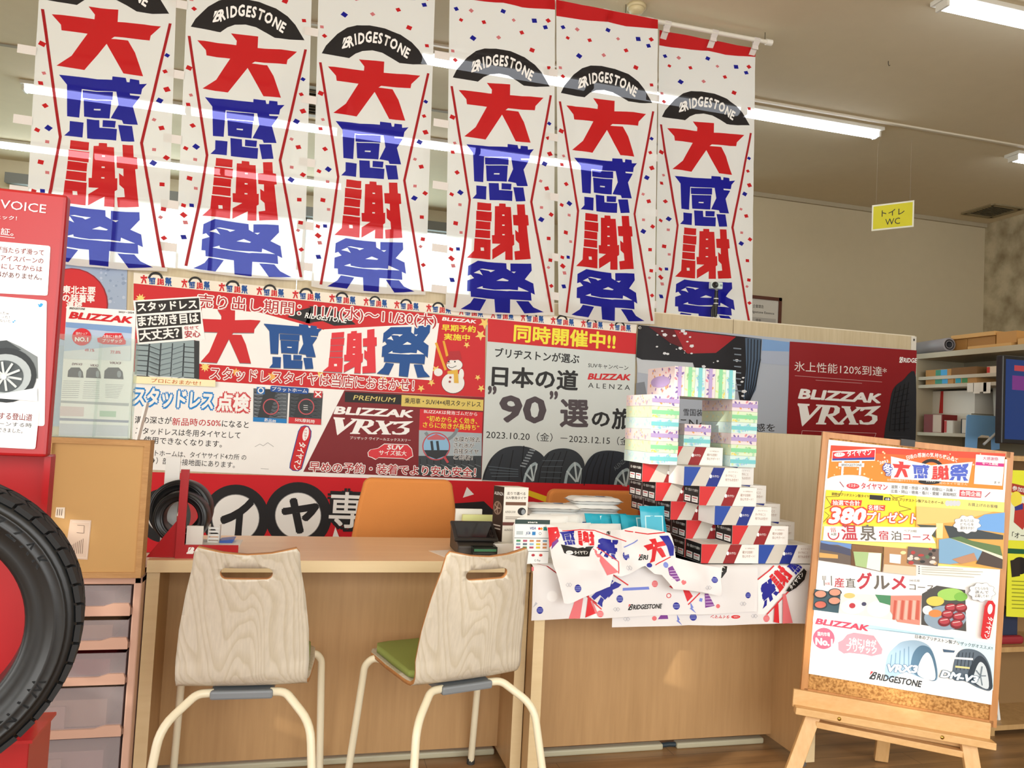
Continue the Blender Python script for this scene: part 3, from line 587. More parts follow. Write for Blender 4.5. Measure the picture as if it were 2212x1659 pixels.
S.poly([(742+(x-742)*1.03, 1360+(y-1360)*1.1) for x, y in car], WH); S.poly(car, paper('#d9323c')); S.text('SUV', (710, 1338), (850, 1343), 40, WH, .03, .2); S.text('サイズ拡大', (640, 1388), (882, 1396), 44, WH, .015)
S.poly([(1000, 985), (1550, 1014), (1541, 1198), (992, 1170)], paper('#d3202a')); S.text('BLIZZAKは発泡ゴムだから', (1035, 1022), (1500, 1048), 34, WH, .008)
S.text('“初めからよく効き、', (1058, 1092), (1500, 1118), 50, YEL, .012); S.text('さらに効きが長持ち”', (1024, 1146), (1516, 1174), 50, YEL, .012)
S.poly([(992, 1170), (1541, 1198), (1536, 1592), (985, 1560)], paper('#a9b6bd')); S.poly([(988, 1395), (1538, 1395), (1536, 1592), (985, 1560)], paper('#3b4145')); S.ring(1180, 1110, 140, 168, paper('#7f8a90'), 24, .3, 2.6)
for i in range(9): S.strip([(1000+i*60, 1420), (1010+i*60, 1575)], 7, paper('#23272a')); S.strip([(1000+i*60, 1470), (1050+i*60, 1490)], 6, paper('#6d757a'))
S.disc(1142, 1312, 122, paper('#c4484f')); S.disc(1142, 1312, 112, paper('#8fbfe0')); S.poly([(1035, 1345), (1250, 1345), (1220, 1395), (1142, 1424), (1064, 1395)], paper('#2e3236')); S.poly([(1060, 1240), (1142, 1202), (1224, 1240), (1215, 1255), (1068, 1255)], paper('#c8646b'))
for x in (1100, 1150): S.strip([(x, 1265), (x+10, 1345)], 22, paper('#323a40'))
S.strip([(1210, 1400), (1245, 1455)], 20, paper('#c4484f'))
for i, (tx, w) in enumerate((('水膜が除去', 232), ('され氷が', 180), ('直接タイヤ', 215), ('と密着！', 165))): S.text(tx, (1293, 1270+i*52), (1293+w, 1278+i*52), 46, TX, .012, 0, WH, .05)
S.text('早めの予約・装着でより安心安全！', (30, 1532), (1485, 1580), 86, DR, .015, 0, WH, .07)
S.use(None)
tag(S.build('sale_poster'), 'wide red and white winter tyre sale poster with a snowman on the partition', 'poster')
# strip of little slogans along the top edge
S = psheet(.008); S.base([(289, 589), (288, 612), (1374, 720), (1376, 701)], paper('#efe6d4'), .002)
xs_ = [302.8, 391, 471.8, 553.4, 631, 710.6, 784.8, 851, 920, 990, 1059, 1124, 1189, 1254.6, 1316]
lt = lambda x: 590+(x-289)*(702-590)/1087; lb = lambda x: 612+(x-289)*(719-612)/1087
for i, x in enumerate(xs_):
    w = ((xs_[i+1]-x) if i < 14 else 60)*.80
    for k, (g, c) in enumerate((('dai', RED), ('kan', BLU), ('sha', RED), ('sai', BLU))):
        a, e = x+w*k/4, x+w*(k+.93)/4; f = lambda X, v: (X, lt(X)+(lb(X)-lt(X))*v)
        if g in ('kan', 'sha'):
            if g == 'kan': S.ring(x+w*.47, f(x+w*.47, .42)[1], w*.17, w*.24, BLK, 10, pi*1.05, pi*1.95)
        S.glyph(g, [f(a, .08 if k in (0, 3) else .24), f(e, .08 if k in (0, 3) else .24), f(e, .93), f(a, .93)], c)
tag(S.build('slogan_strip'), 'narrow paper strip of small repeated red and blue slogans above the posters', 'paper strip')
# road trip poster
cdx = crop(1040, 660, 4.147)
S = psheet(.0055).use(cdx); S.base([(58, 112), (0, 1567), (1340, 1640), (1388, 226)], GRY, .002)
S.poly([(58, 112), (55, 322), (1383, 437), (1388, 226)], RED)
S.text('同時開催中!!', (285, 318), (1198, 395), 150, YEL, .03)
S.text('ブリヂストンが選ぶ', (118, 462), (875, 522), 84, BLK, .02); S.text('日本の道', (88, 718), (862, 762), 178, BLK, .03)
P4 = paper('#4b4044')
S.text('”', (52, 905), (130, 908), 190, P4, .03); S.text('90', (155, 1035), (578, 1048), 238, P4, .03); S.text('”', (605, 950), (680, 953), 190, P4, .03); S.text('選', (700, 1085), (957, 1090), 250, P4, .03); S.text('の', (985, 1085), (1148, 1090), 150, BLK, .03); S.text('旅', (1165, 1102), (1350, 1110), 180, BLK, .03)
S.text('2023.10.20（金）－2023.12.15（金）', (40, 1192), (1345, 1256), 78, BLK, .002)
S.text('SUVキャンペーン', (955, 555), (1315, 580), 44, BLK, .006); S.text('BLIZZAK', (950, 660), (1330, 668), 54, RED, .045, .3); S.text('A L E N Z A', (955, 735), (1330, 757), 46, BLK, .0)
def smooth_open(P, k=5):
    "rounds the run of points, leaving first and last as they are"
    out = [P[0]]; n = len(P)
    for i in range(n-1):
        a, b, c, d = P[max(0, i-1)], P[i], P[i+1], P[min(n-1, i+2)]
        for j in range(1, k+1):
            t = j/k; out.append(tuple(.5*((2*b[q])+(c[q]-a[q])*t+(2*a[q]-5*b[q]+4*c[q]-d[q])*t*t+(3*b[q]-a[q]-3*c[q]+d[q])*t**3) for q in (0, 1)))
    return out
def tyre_print(S, out, rim, groove, c='#2b3138', spokes=True):
    S.poly(smooth_open(out), paper(c))
    for g, w, cc_ in groove: S.strip(g, w, paper(cc_))
    S.poly(smooth_open(rim), paper('#9fb2b8')); cx_ = sum(p[0] for p in rim)/len(rim); cy_ = sum(p[1] for p in rim)/len(rim)
    S.poly(smooth_open([(cx_+(x-cx_)*.8+8, cy_+(y-cy_)*.85+14) for x, y in rim]), paper('#3c454b'))
    for k in range(3): q = rim[1+k]; S.strip([q, (cx_+(q[0]-cx_)*.1+30, cy_+70)], 16, paper('#b9c8cc'))
tyre_print(S, [(8, 1562), (28, 1480), (90, 1362), (190, 1282), (320, 1258), (440, 1275), (540, 1332), (560, 1400), (500, 1592)], [(370, 1582), (392, 1500), (440, 1425), (495, 1415), (470, 1588)],
    [([(95+d*95, 1370-d*38), (40+d*105, 1480), (10+d*118, 1562)], 9, '#12161a') for d in range(4)]+[([(60+i*10, 1440+i*30), (330+i*0, 1470+i*20)], 6, '#59656e') for i in range(4)]+[([(430-i*14, 1290+i*24), (480-i*14, 1300+i*24)], 12, '#8a949a') for i in range(7)])
tyre_print(S, [(468, 1590), (488, 1480), (560, 1352), (640, 1292), (760, 1280), (862, 1320), (922, 1422), (905, 1612)], [(735, 1600), (762, 1480), (832, 1402), (892, 1455), (885, 1608)],
    [([(600+d*55, 1330-d*10), (530+d*62, 1450), (505+d*64, 1592)], 7, '#14181c') for d in range(4)]+[([(520+i*6, 1590-i*50), (700+i*8, 1598-i*52)], 5, '#5b666e') for i in range(5)], '#30363c')
tyre_print(S, [(885, 1612), (920, 1442), (1000, 1332), (1120, 1298), (1280, 1320), (1345, 1380), (1340, 1640)], [(1178, 1630), (1200, 1542), (1260, 1472), (1320, 1470), (1315, 1636)],
    [([(1010+d*42, 1340-d*8), (950+d*50, 1460), (915+d*55, 1612)], 8, '#14181e') for d in range(5)], '#262c37')
S.text('ALENZA', (1195, 1480), (1300, 1390), 40, paper('#6c757c'), .0)
tag(S.build('road_poster'), 'grey poster with a red heading and three tyres on the partition', 'poster')
# cloth banner with car tyre
ce = crop(1360, 680, 3.456); F0 = fabric('#b7bfcb', .0, .1)
def dfold(sd, amp, kx, kz):
    r = random.Random(sd); ph = [r.uniform(0, 6.28) for _ in range(6)]
    return lambda u, v: amp*(sin(u*kx+ph[0]+.6*sin(v*2+ph[1]))*.5+.35*sin(u*kx*2.3+v*1.5+ph[2])+.3*sin(v*kz+ph[3]+u*.7))
S = psheet(.014).use(ce); S.eps = .0007; S.base([(62, 75), (42, 1100), (2095, 1200), (2140, 266)], F0)
S.poly([(990, 180), (1195, 205), (1190, 275), (985, 268)], paper('#7ea3d2')); S.poly([(985, 268), (1190, 275), (1185, 380), (978, 360)], paper('#a9b3c6'))
S.poly([(50, 316), (470, 352), (480, 440), (300, 470), (60, 430)], paper('#c3c8cd')); S.poly([(45, 640), (130, 620), (110, 500), (48, 510)], paper('#7e838b'))
S.poly([(62, 75), (985, 180), (975, 330), (942, 540), (880, 665), (820, 642), (790, 470), (500, 452), (470, 358), (90, 335), (48, 316)], paper('#1a191e'))
S.poly([(140, 90), (790, 165), (640, 285), (430, 290), (330, 200)], paper('#a31c25')); S.poly([(140, 90), (330, 112), (400, 250), (300, 210)], paper('#5f1218'))
S.poly([(860, 172), (985, 180), (975, 330), (938, 560), (884, 664), (845, 620), (868, 400)], paper('#4d6077'))
for i in range(5): S.strip([(882+i*24, 178+i*3), (880+i*23, 330), (868+i*17, 520), (860+i*8, 640)], 7, paper('#17191f'))
rr = random.Random(5)
for i in range(46):
    x, y = (rr.uniform(200, 480), rr.uniform(110, 300)) if i < 20 else (rr.uniform(520, 850), rr.uniform(300, 620)); z = rr.uniform(3, 14); a_ = rr.uniform(0, 3)
    S.poly([(x+z*1.6*cos(a_+t)*(1 if t % 2 else .7), y+z*sin(a_+t)) for t in (0, 1.3, 2.4, 3.6, 4.9)], paper('#dfe0e3'))
for i in range(8): S.strip([(770+(i % 2)*8, 250+i*45), (830, 255+i*45)], 9, paper('#7d8894'))
S.text('雪国装着率', (400, 752), (640, 762), 52, BLK, .006); S.text('にNo.1', (345, 848), (620, 855), 84, TX, .0); S.text('実感を', (855, 872), (1085, 872), 60, TX, .006)
CR_ = paper('#8d181e'); S.poly([(1193, 200), (2140, 266), (2097, 1198), (1160, 1180)], CR_)
S.text('氷上性能120%到達*', (1226, 420), (1915, 462), 74, paper('#e9e2dc'), .0)
for q in ((1230, 455, 1880, 502), (1385, 488, 1730, 512)): S.strip([q[:2], q[2:]], 4, paper('#c08a8a'))
S.text('BLIZZAK', (1254, 622), (1868, 658), 72, paper('#f0eeea'), .045, .3); S.glyph('vrx', [(1252, 660), (1872, 668), (1858, 830), (1250, 834)], paper('#f0eeea'), CR_)
S.strip([(1278, 905), (1285, 865), (1835, 884), (1822, 920)], 3, paper('#d9b3b3')); S.text('「さらに」', (1600, 925), (1800, 930), 26, paper('#d9b3b3'), 0)
S.logo((2008, 354), (2136, 358), 34, WH, WH, .03, 5); S.logoholes(CR_)
S.spoly([(1890, 1185), (1900, 880), (1932, 700), (1962, 560), (2032, 492), (2132, 465), (2098, 1190)], paper('#26272c'))
for d in range(4): S.strip([(1985+d*32, 540-d*12), (1950+d*34, 700), (1935+d*36, 870)], 6, paper('#0d0e11'))
for i in range(8): S.strip([(1945+i*4, 860-i*40), (2080, 850-i*44)], 5, paper('#0d0e11')); S.strip([(1905, 1100-i*28), (2090, 1110-i*28)], 3, paper('#3b3d43'))
S.use(None); df = dfold(3, .006, 9, 14)
o = tag(S.build('cloth_banner', deform=lambda u, v, n: (u, PY-.014-n-abs(df(u, v)), v), bis=(.09, .07)), 'grey and dark red cloth banner of a snowy car tyre on the partition', 'banner')
p = atY(*ce(78, 97), PY-.03); g = MB().lathe([(.005, 0), (.010, .001), (.010, -.001), (.005, 0)], metal('#b9b9b4'), Matrix.Translation(p) @ Matrix.Rotation(pi/2, 4, 'X'), 16).build('grommet', o)
# red tyre shop banner low on the partition
RC = fabric('#cf1f29', 0, .05); BC = fabric('#262527', 0, .05); WC = fabric('#f0efec', 0, .05)
S = psheet(.012); S.eps = .0007; S.base([(262, 1018), (255, 1560), (1395, 1520), (1400, 1049)], RC); cr6 = crop(280, 1020, 2.836)
S.use(cr6)
for x, y, r, ri, ch in ((210, 265, 165, 100, 'タ'), (650, 280, 205, 142, 'イ'), (1032, 265, 205, 138, 'ヤ')):
    S.disc(x, y, r, BC, n=48); S.disc(x, y, ri+4, paper('#8a8a8a'), n=40); S.disc(x, y, ri, WC, n=40)
S.text('イ', (545, 405), (745, 410), 255, BC, .05); S.text('ヤ', (920, 370), (1150, 375), 215, BC, .055); S.text('タ', (120, 370), (300, 370), 200, BC, .05)
S.text('専', (1215, 335), (1420, 340), 215, WC, .018, 0, BC, .1); S.text('門', (1430, 335), (1660, 340), 215, WC, .018, 0, BC, .1)
S.poly([(1230, 440), (1260, 335), (1300, 440)], WC); S.poly([(2065, 90), (2108, 135), (2040, 155)], WC)
S.poly([(1985, 190), (2170, 178), (2230, 235), (2330, 240), (2330, 420), (1985, 420)], BC); S.poly([(2430, 105), (2560, 150), (2552, 185), (2430, 140)], paper('#e6c11f'))
S.use(None); df2 = dfold(8, .008, 11, 9)
tag(S.build('shop_banner', deform=lambda u, v, n: (u, PY-.012-n-abs(df2(u, v)), v), bis=(.06, .08)), 'red cloth banner with black tyre rings low on the partition', 'banner')
# poster with the red disc, left end of the partition
cf = crop(0, 380, 5.183)
S = psheet().use(cf); S.base([(600, 960), (560, 2800), (1390, 2850), (1425, 1010)], paper('#9fb0c8'), .002)
rr = random.Random(2)
for i in range(60): S.disc(rr.uniform(1080, 1410), rr.uniform(1020, 1700), rr.uniform(3, 22), paper('#b7c4d6' if i % 2 else '#8b9db8'), n=9)
S.disc(800, 1440, 412, paper('#8f1620'), 408); S.disc(795, 1440, 402, RED, 398)
S.text('東北主要', (700, 1315), (1070, 1330), 88, WH, .03); S.text('の装着率', (700, 1408), (1060, 1422), 88, WH, .03); S.text('連続', (740, 1480), (920, 1490), 80, WH, .03)
S.use(None); tag(S.build('disc_poster'), 'snowy blue poster with a big red disc behind the brochure holder', 'poster')
# ------------------------------------------------------------------ six tall banners on a pole
THRU = .14
FT = paper('#f4f3f0'); FK0 = paper('#242122')
FW = fabric('#f1f0ec', THRU, .32); FR = fabric('#cf161c', THRU, .3); FB = fabric('#0a0e98', THRU, .3); FK = fabric('#242122', THRU*.6, .2); FP = fabric('#d98083', THRU, .3); FS = fabric('#55545a', THRU, .3); FDR = fabric('#b21a1f', THRU, .3)
POLE_A, POLE_B = Vector((-1.50, 4.262, 3.655)), atY(1658, 91, 4.275)
polez = lambda x: POLE_A.z+(POLE_B.z-POLE_A.z)*(x-POLE_A.x)/(POLE_B.x-POLE_A.x)
poley = lambda x: POLE_A.y+(POLE_B.y-POLE_A.y)*(x-POLE_A.x)/(POLE_B.x-POLE_A.x)
pl = MB(); pl.tube([POLE_A, POLE_B], .0135, mat('#e3dfd2', .35), 14); e = (POLE_B-POLE_A).normalized()
t = thing('banner_pole', 'long cream pole under the ceiling carrying the six banners', 'pole', POLE_A); pl.build('pole', t)
MB().tube([POLE_B-e*.012, POLE_B+e*.03], .019, mat('#e9e6dc', .3), 14).build('end_cap', t)
for x in (-1.2, .2, 1.7, POLE_B.x-.02): MB().tube([(x, poley(x), polez(x)), (x, poley(x), CEIL)], .0022, mat('#57503f', .4, .7), 6).build('hanger_hook', t)
HB = 1.80
DZ = (.067, .03, .0, .0, 0, 0); HS = (1.028, 1.0, 1.0, 1.035, 1.03, 1.018)
def banner(i, xl, xr, y, label, sd):
    W = (xr[0]-xl[0]); zt = polez((xl[0]+xr[0])/2)-.022+DZ[i]
    s = Sheet((0, 0, 0), (1, 0, 0), (0, 0, 1), px=False, eps=.0007)
    q = lambda u, v: (u, -v); s.fn = q
    s.poly([(0, 0), (0, .096), (.32, .086), (.5, .072), (.68, .078), (1, .056), (1, 0)], FR)
    s.poly([(0, 1.725), (0, HB), (.02, HB), (.02, 1.725)], FW)
    # confetti
    r = random.Random(4)
    for u, v, c in CON+[(.5, .12, 'b'), (.32, .2, 'r'), (.68, .22, 'r'), (.46, .27, 'p'), (.22, .3, 'b'), (.78, .31, 'r'), (.6, .16, 'p'), (.2, .15, 'p'), (.8, .14, 'b')]:
        a = r.uniform(0, 1.5); z = {'r': .024, 'b': .025, 'p': .02}[c]*r.uniform(.75, 1.1)
        s.poly([(u+z*cos(a+k*pi/2)*1.35*.9, v+z*.62*sin(a+k*pi/2)) for k in range(4)], {'r': FR, 'b': FB, 'p': FP}[c])
    def gbox(g):
        u0, u1, v0, v1 = GL[g][2]; q_ = lambda P: [(u0+(u1-u0)*x/1000, -(v1-(v1-v0)*y/1000)) for x, y in P]
        return [q_(P) for P in GL[g][0]], [q_(P) for P in GL[g][1]]
    loops = [[(0, 0), (0, -HB), (1, -HB), (1, 0)]]
    for g, m in (('arc', FK), ('dai', FR), ('kan', FB), ('sha', FR), ('sai', FB)):
        ps, hs = gbox(g); loops += ps+hs
        v, f = fill2d(ps+hs); s.items.append((v, f, m, 0))
    v, f = fill2d(loops); s.items.insert(0, (v, f, FW, 0)); s.b = None
    for P in ([(.018, .586), (.04, .584), (.215, 1.19), (.195, 1.196)], [(.195, 1.188), (.215, 1.188), (.172, 1.45), (.15, 1.45)], [(.15, 1.448), (.172, 1.448), (.092, 1.78), (.07, 1.78)]): s.poly(P, FDR)
    for P in ([(.95, .553), (.972, .553), (.79, 1.172), (.768, 1.17)], [(.768, 1.168), (.79, 1.168), (.845, 1.345), (.823, 1.345)], [(.823, 1.342), (.845, 1.342), (.985, 1.782), (.962, 1.782)]): s.poly(P, FDR)
    s.warp('RIDGESTONE', [(.262, .480), (.335, .450), (.441, .428), (.55, .427), (.648, .444), (.775, .488)], .060, FT, .04, .18)
    f = lambda x, y: (.208+x*.058+y*.012, .492-x*.016-y*.062)
    for P in ([(.0, 1), (.42, 1), (-.05, .42)], [(.52, 1), (.92, 1), (1, .9), (.97, .66), (.84, .54), (.94, .42), (.9, .14), (.74, 0), (.0, 0), (-.05, .12), (.38, .86)]): s.poly([f(*p) for p in P], FT)
    for P in ([(.57, .81), (.75, .81), (.74, .66), (.52, .66)], [(.45, .42), (.70, .42), (.68, .19), (.35, .19)]): s.poly([f(*p) for p in P], FK0)
    rr = random.Random(sd); ph = [rr.uniform(0, 6.28) for _ in range(8)]
    lean = [0, 0, 0, 0, .0, .012][i]
    def d(u, v, n):
        v = -v*HS[i]; X = xl[0]+(xr[0]-xl[0])*u; k = v/HB
        X += ((xl[1]-xl[0])*(1-u)+(xr[1]-xr[0])*u)*k
        fold = .010*sin(u*9+ph[0]+.5*sin(v*2.1+ph[1]))*(.35+k)+.004*sin(u*21+ph[2]+v)*k
        cr = .0035*abs(sin(v*pi/.30+ph[3]))+.004*abs(((u*3+.15) % 1)-.5)
        sag = .006*sin(u*pi*2)*0
        Y = y-.008-n-abs(fold)-cr-lean*k
        z = zt-v-.012*k*sin(u*pi+ph[4]*.2)*(1 if u > .0 else 0)+.01*k*(u-.5)*sin(ph[5])
        return (X, Y, z)
    t = thing('nobori_banner', label, 'banner', ((xl[0]+xr[0])/2, y, zt), 0, 'tall banners on the pole')
    s.build('cloth', t, deform=d, bis=(.0625, .075))
    tab = fabric('#efe9e4', .05, .2); yp = poley((xl[0]+xr[0])/2)
    for u in (.04, .52, .96):
        x = xl[0]+W*u; py, pz = poley(x), polez(x); R_ = .0155
        pr = [(y-.012, zt-.055), (py-R_, pz-.002), (py-R_*.7, pz+R_*.7), (py, pz+R_), (py+R_*.7, pz+R_*.7), (py+R_, pz), (min(py+.01, y+.02), zt-.03)]
        vs_ = [(x+a*.021, p, z) for a in (-1, 1) for p, z in pr]; k = len(pr)
        MB().add(vs_, [(j, j+1, k+j+1, k+j) for j in range(k-1)], tab, False).build('hanging_loop', t, solid=.0012)
    side = -1
    for v in (.43, .80, 1.14, 1.48, 1.70):
        L = .085
        a = d(0, -v, .002); b = MB()
        z0 = a[2]; x0 = a[0]+.004
        b.add([(x0, a[1]-.003, z0+.022), (x0-L, a[1]+.004, z0+.026), (x0-L, a[1]+.004, z0-.018), (x0, a[1]-.003, z0-.022)], [(0, 1, 2, 3)], tab); b.build('side_tab', t, solid=.001)
    return t
YB1 = 4.222
E_ = [((84, 33), (62, 400), (380, 33), (370, 334)), ((403, 33), (390, 334), (672, 33), (664, 334)), ((687, 27), (681, 271), (938, 27), (930, 271)), ((969.5, 54), (963, 560), (1197, 54), (1195, 560)), ((1200, 50), (1203, 600), (1419, 76), (1412, 600)), ((1422, 76), (1413, 600), (1629, 101), (1620, 600))]
LB = ['leftmost tall festival banner, cut off above its black arc', 'second tall festival banner from the left, above the sale poster', 'third tall festival banner from the left, arc touching the top edge', 'fourth tall festival banner, right of the wide gap', 'fifth tall festival banner, hanging over the partition edge beside the last one', 'last tall festival banner at the right, its foot hidden behind the partition']
for i, (a, b, c, e) in enumerate(E_):
    y = 4.222 if i < 5 else 4.345
    def ends(p, q):
        A, B = atY(*p, y), atY(*q, y); k = (B.x-A.x)/(B.z-A.z); zt = polez(A.x)-.022
        return (A.x+k*(zt-A.z), A.x+k*(zt-HB-A.z))
    banner(i, ends(a, b), ends(c, e), y, LB[i], 20+i)
# action camera on a small tripod, on top of the partition
p = atY(1541, 686, 4.27); t = thing('action_camera', 'small pale action camera on a thin black tripod on top of the partition', 'camera', (p.x, 4.27, PTOP+.006))
kb = mat('#191918', .4); zb = PTOP+.006; zc = atY(1546, 628, 4.27).z; x = atY(1547, 640, 4.262).x; Y = 4.262
MB().tube([(x, Y, zb+.012), (x, Y, zc)], [.011, .011], kb, 10).tube([(x, Y, zb+.07), (x, Y, zb+.13)], .014, kb, 10).build('stem', t)
for dx, dy in ((-.045, 0.0), (-.03, -.008), (.012, .012)): MB().tube([(x, Y, zb+.10), (x+dx*.6, Y+dy*.6, zb+.05), (x+dx*.55, Y+dy, zb+.005)], .0075, kb, 8).build('leg', t)
for q in (.115, .085): MB().lathe([(.0145, 0), (.0155, .003), (.0145, .006)], mat('#d9d9d4', .4), Matrix.Translation((x, Y, zb+q)), 14).build('band', t)
A = atY(1533, 609, 4.25); B = atY(1557, 626, 4.25); wc = mat('#d4e4df', .4); z0, z1 = B.z, A.z
bd = MB().box(A.x, B.x, 4.225, 4.262, z0, z1, wc).build('body', t, bevel=.005)
lx = A.x+(B.x-A.x)*.28; M4 = Matrix.Translation((lx, 4.225, (z0+z1)/2)) @ Matrix.Rotation(pi/2, 4, 'X')
ln = MB().lathe([(0, 0), (.019, 0), (.019, .010), (.014, .012), (.010, .008), (0, .0075)], kb, M4, 24).build('lens', t)
MB().box(B.x-.02, B.x-.006, 4.2235, 4.226, z0+.016, z1-.014, mat('#8fa6a6', .4)).build('screen_mark', t)
# ------------------------------------------------------------------ desks
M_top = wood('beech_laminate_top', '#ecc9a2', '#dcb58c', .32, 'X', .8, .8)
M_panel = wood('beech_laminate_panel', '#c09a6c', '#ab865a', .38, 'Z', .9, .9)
M_edge = wood('beech_edge_strip', '#e3cda3', '#d6bd90', .4, 'X', 1, .7)
TZ = .72
def desk(x0, x1, y0, y1, label, ym, foot):
    t = thing('reception_desk', label, 'desk', ((x0+x1)/2, (y0+y1)/2, 0), 0, 'reception desks')
    b = MB().box(x0, x1, y0+.0015, y1, TZ-.036, TZ, M_top); b.box(x0, x1, y0, y0+.0015, TZ-.036, TZ, M_edge); b.build('desk_top', t, bevel=.0015)
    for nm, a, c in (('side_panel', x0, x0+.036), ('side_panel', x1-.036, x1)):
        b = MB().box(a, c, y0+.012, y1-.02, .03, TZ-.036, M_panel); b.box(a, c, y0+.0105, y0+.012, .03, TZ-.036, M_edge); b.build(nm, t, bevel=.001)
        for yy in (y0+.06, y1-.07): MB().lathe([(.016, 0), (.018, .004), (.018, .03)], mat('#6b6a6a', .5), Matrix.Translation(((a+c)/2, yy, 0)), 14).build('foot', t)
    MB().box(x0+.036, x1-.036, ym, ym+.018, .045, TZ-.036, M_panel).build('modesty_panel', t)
    return t
tl = atY(318, 1205, 2.47)
XM = .735
desk(tl.x, XM, 2.47, 2.95, 'beech reception desk at left with the card terminal on it', 2.66, 1)
XR2 = 1.80
desk(XM+.003, XR2, 2.40, 2.93, 'beech reception desk at right under the printed cloths and tissue boxes', 2.625, 1)
# cable cover strips on the floor under the desks
for x0, x1, lab in ((-.42, .70, 'pale cable cover strip on the floor behind the left chair'), (.775, 1.33, 'pale cable cover strip under the right desk, left piece'), (1.385, 1.75, 'short pale cable cover strip under the right desk, right piece')):
    y = 2.69 if x0 < .7 else 2.645
    tag(MB().box(x0, x1, y, y+.035, 0, .022, mat('#b9b499', .5)).build('cable_cover', bevel=.006), lab, 'cable cover', 'cable cover strips')
tag(MB().tube([(1.33, 2.66, .012), (1.36, 2.662, .013), (1.385, 2.66, .012)], .009, mat('#2b3940', .5), 8).build('cable'), 'dark cable bridging the two cover strips under the right desk', 'cable')
# sticker on the desk
a, b, c = atZ(926, 1190, TZ), atZ(975, 1188, TZ), atZ(966, 1206, TZ)
tag(MB().prism([(q.x, q.y) for q in (a, b, c)], paper('#f0e6da'), Matrix.Translation((0, 0, TZ)), .0006).build('paper_sheet'), 'corner of a white paper sheet lying on the desk behind the right chair', 'paper')

# ------------------------------------------------------------------ plywood chairs
M_ash = ashwood('pale_ash_ply', '#ddd4c2', '#d0c5ae'); M_ply = wood('ply_edge', '#c68d55', '#a9713e', .5, 'X', 3); M_green = mat('#93a052', .85, kind='felt', bump=.5, bscale=900); M_cream = mat('#efe6c9', .32, kind='powder_coat'); M_gry = mat('#7f858a', .45)
def shell_pt(s_, t_):
    "s: metres along the side profile from the seat front to the top of the back; t: metres across"
    sl, rb, bl_ = .33, .055, .345                       # seat length, bend radius, back length
    ang = radians(82)
    if s_ <= sl: y, z, ny, nz = .40-s_, .435-.012*(s_/sl)+.010*(1-s_/sl)**3*-1, 0, 1
    elif s_ <= sl+rb*ang:
        a = (s_-sl)/rb; y, z, ny, nz = .07-rb*sin(a), .423+rb*(1-cos(a)), sin(a), cos(a)
    else:
        k = s_-sl-rb*ang; y0, z0 = .07-rb*sin(ang), .423+rb*(1-cos(ang)); y, z, ny, nz = y0-cos(ang)*k*.9-.03*(k/bl_)**2, z0+sin(ang)*k, sin(ang), cos(ang)
    back = min(1, max(0, (s_-sl)/.1)); cv = t_*t_*(.75*back+.12)
    return Vector((t_, y+ny*cv, z+nz*cv*(.6 if back < .5 else 1)))
SMAX = .33+.055*radians(82)+.345
def shell_outline():
    half = [(.0, .0), (.12, 0), (.165, .012), (.183, .05), (.186, .18), (.178, .30), (.170, .36), (.172, .43), (.166, .52), (.152, .62), (.137, .695), (.132, SMAX-.012), (.124, SMAX), (.06, SMAX-.012), (0, SMAX-.016)]
    return [(t, s_) for t, s_ in half]+[(-t, s_) for t, s_ in reversed(half[1:-1])]
def rounded_slot(c, hw, hh, n=6):
    o = []
    for k in range(2*n+1): a = -pi/2+pi*k/(2*n); o.append((hw-hh+hh*cos(a), c+hh*sin(a)))
    for k in range(2*n+1): a = pi/2+pi*k/(2*n); o.append((-hw+hh+hh*cos(a), c+hh*sin(a)))
    return o
def bent(loops, off=0, bis=.02):
    v, f = fill2d(loops); bm = bmesh.new(); vv = [bm.verts.new((a, b, 0)) for a, b in v]
    for q in f:
        try: bm.faces.new([vv[i] for i in q])
        except ValueError: pass
    for ax in (0, 1):
        lo = min(q.co[ax] for q in bm.verts); hi = max(q.co[ax] for q in bm.verts); k = math.ceil(lo/bis)
        while k*bis < hi-1e-5:
            co = [0, 0, 0]; co[ax] = k*bis; no = [0, 0, 0]; no[ax] = 1
            bmesh.ops.bisect_plane(bm, geom=bm.verts[:]+bm.edges[:]+bm.faces[:], plane_co=co, plane_no=no); k += 1
    bmesh.ops.remove_doubles(bm, verts=bm.verts, dist=1e-5); bm.verts.index_update()
    V = [shell_pt(q.co.y, q.co.x) for q in bm.verts]; F = [tuple(x.index for x in q.verts) for q in bm.faces]; bm.free()
    if off:
        V2 = []
        for p in V: V2.append(Vector((p.x, p.y, p.z+off)))
        V = V2
    return V, F
def smooth_path(P, n=5):
    P = [Vector(p) for p in P]; out = [P[0]]
    for i in range(1, len(P)-1):
        a, b, c = P[i-1], P[i], P[i+1]; r = min(.045, (a-b).length*.45, (c-b).length*.45)
        s_, e = b+(a-b).normalized()*r, b+(c-b).normalized()*r
        for k in range(n+1): t = k/n; out.append(s_*(1-t)**2+b*2*t*(1-t)+e*t*t)
    return out+[P[-1]]
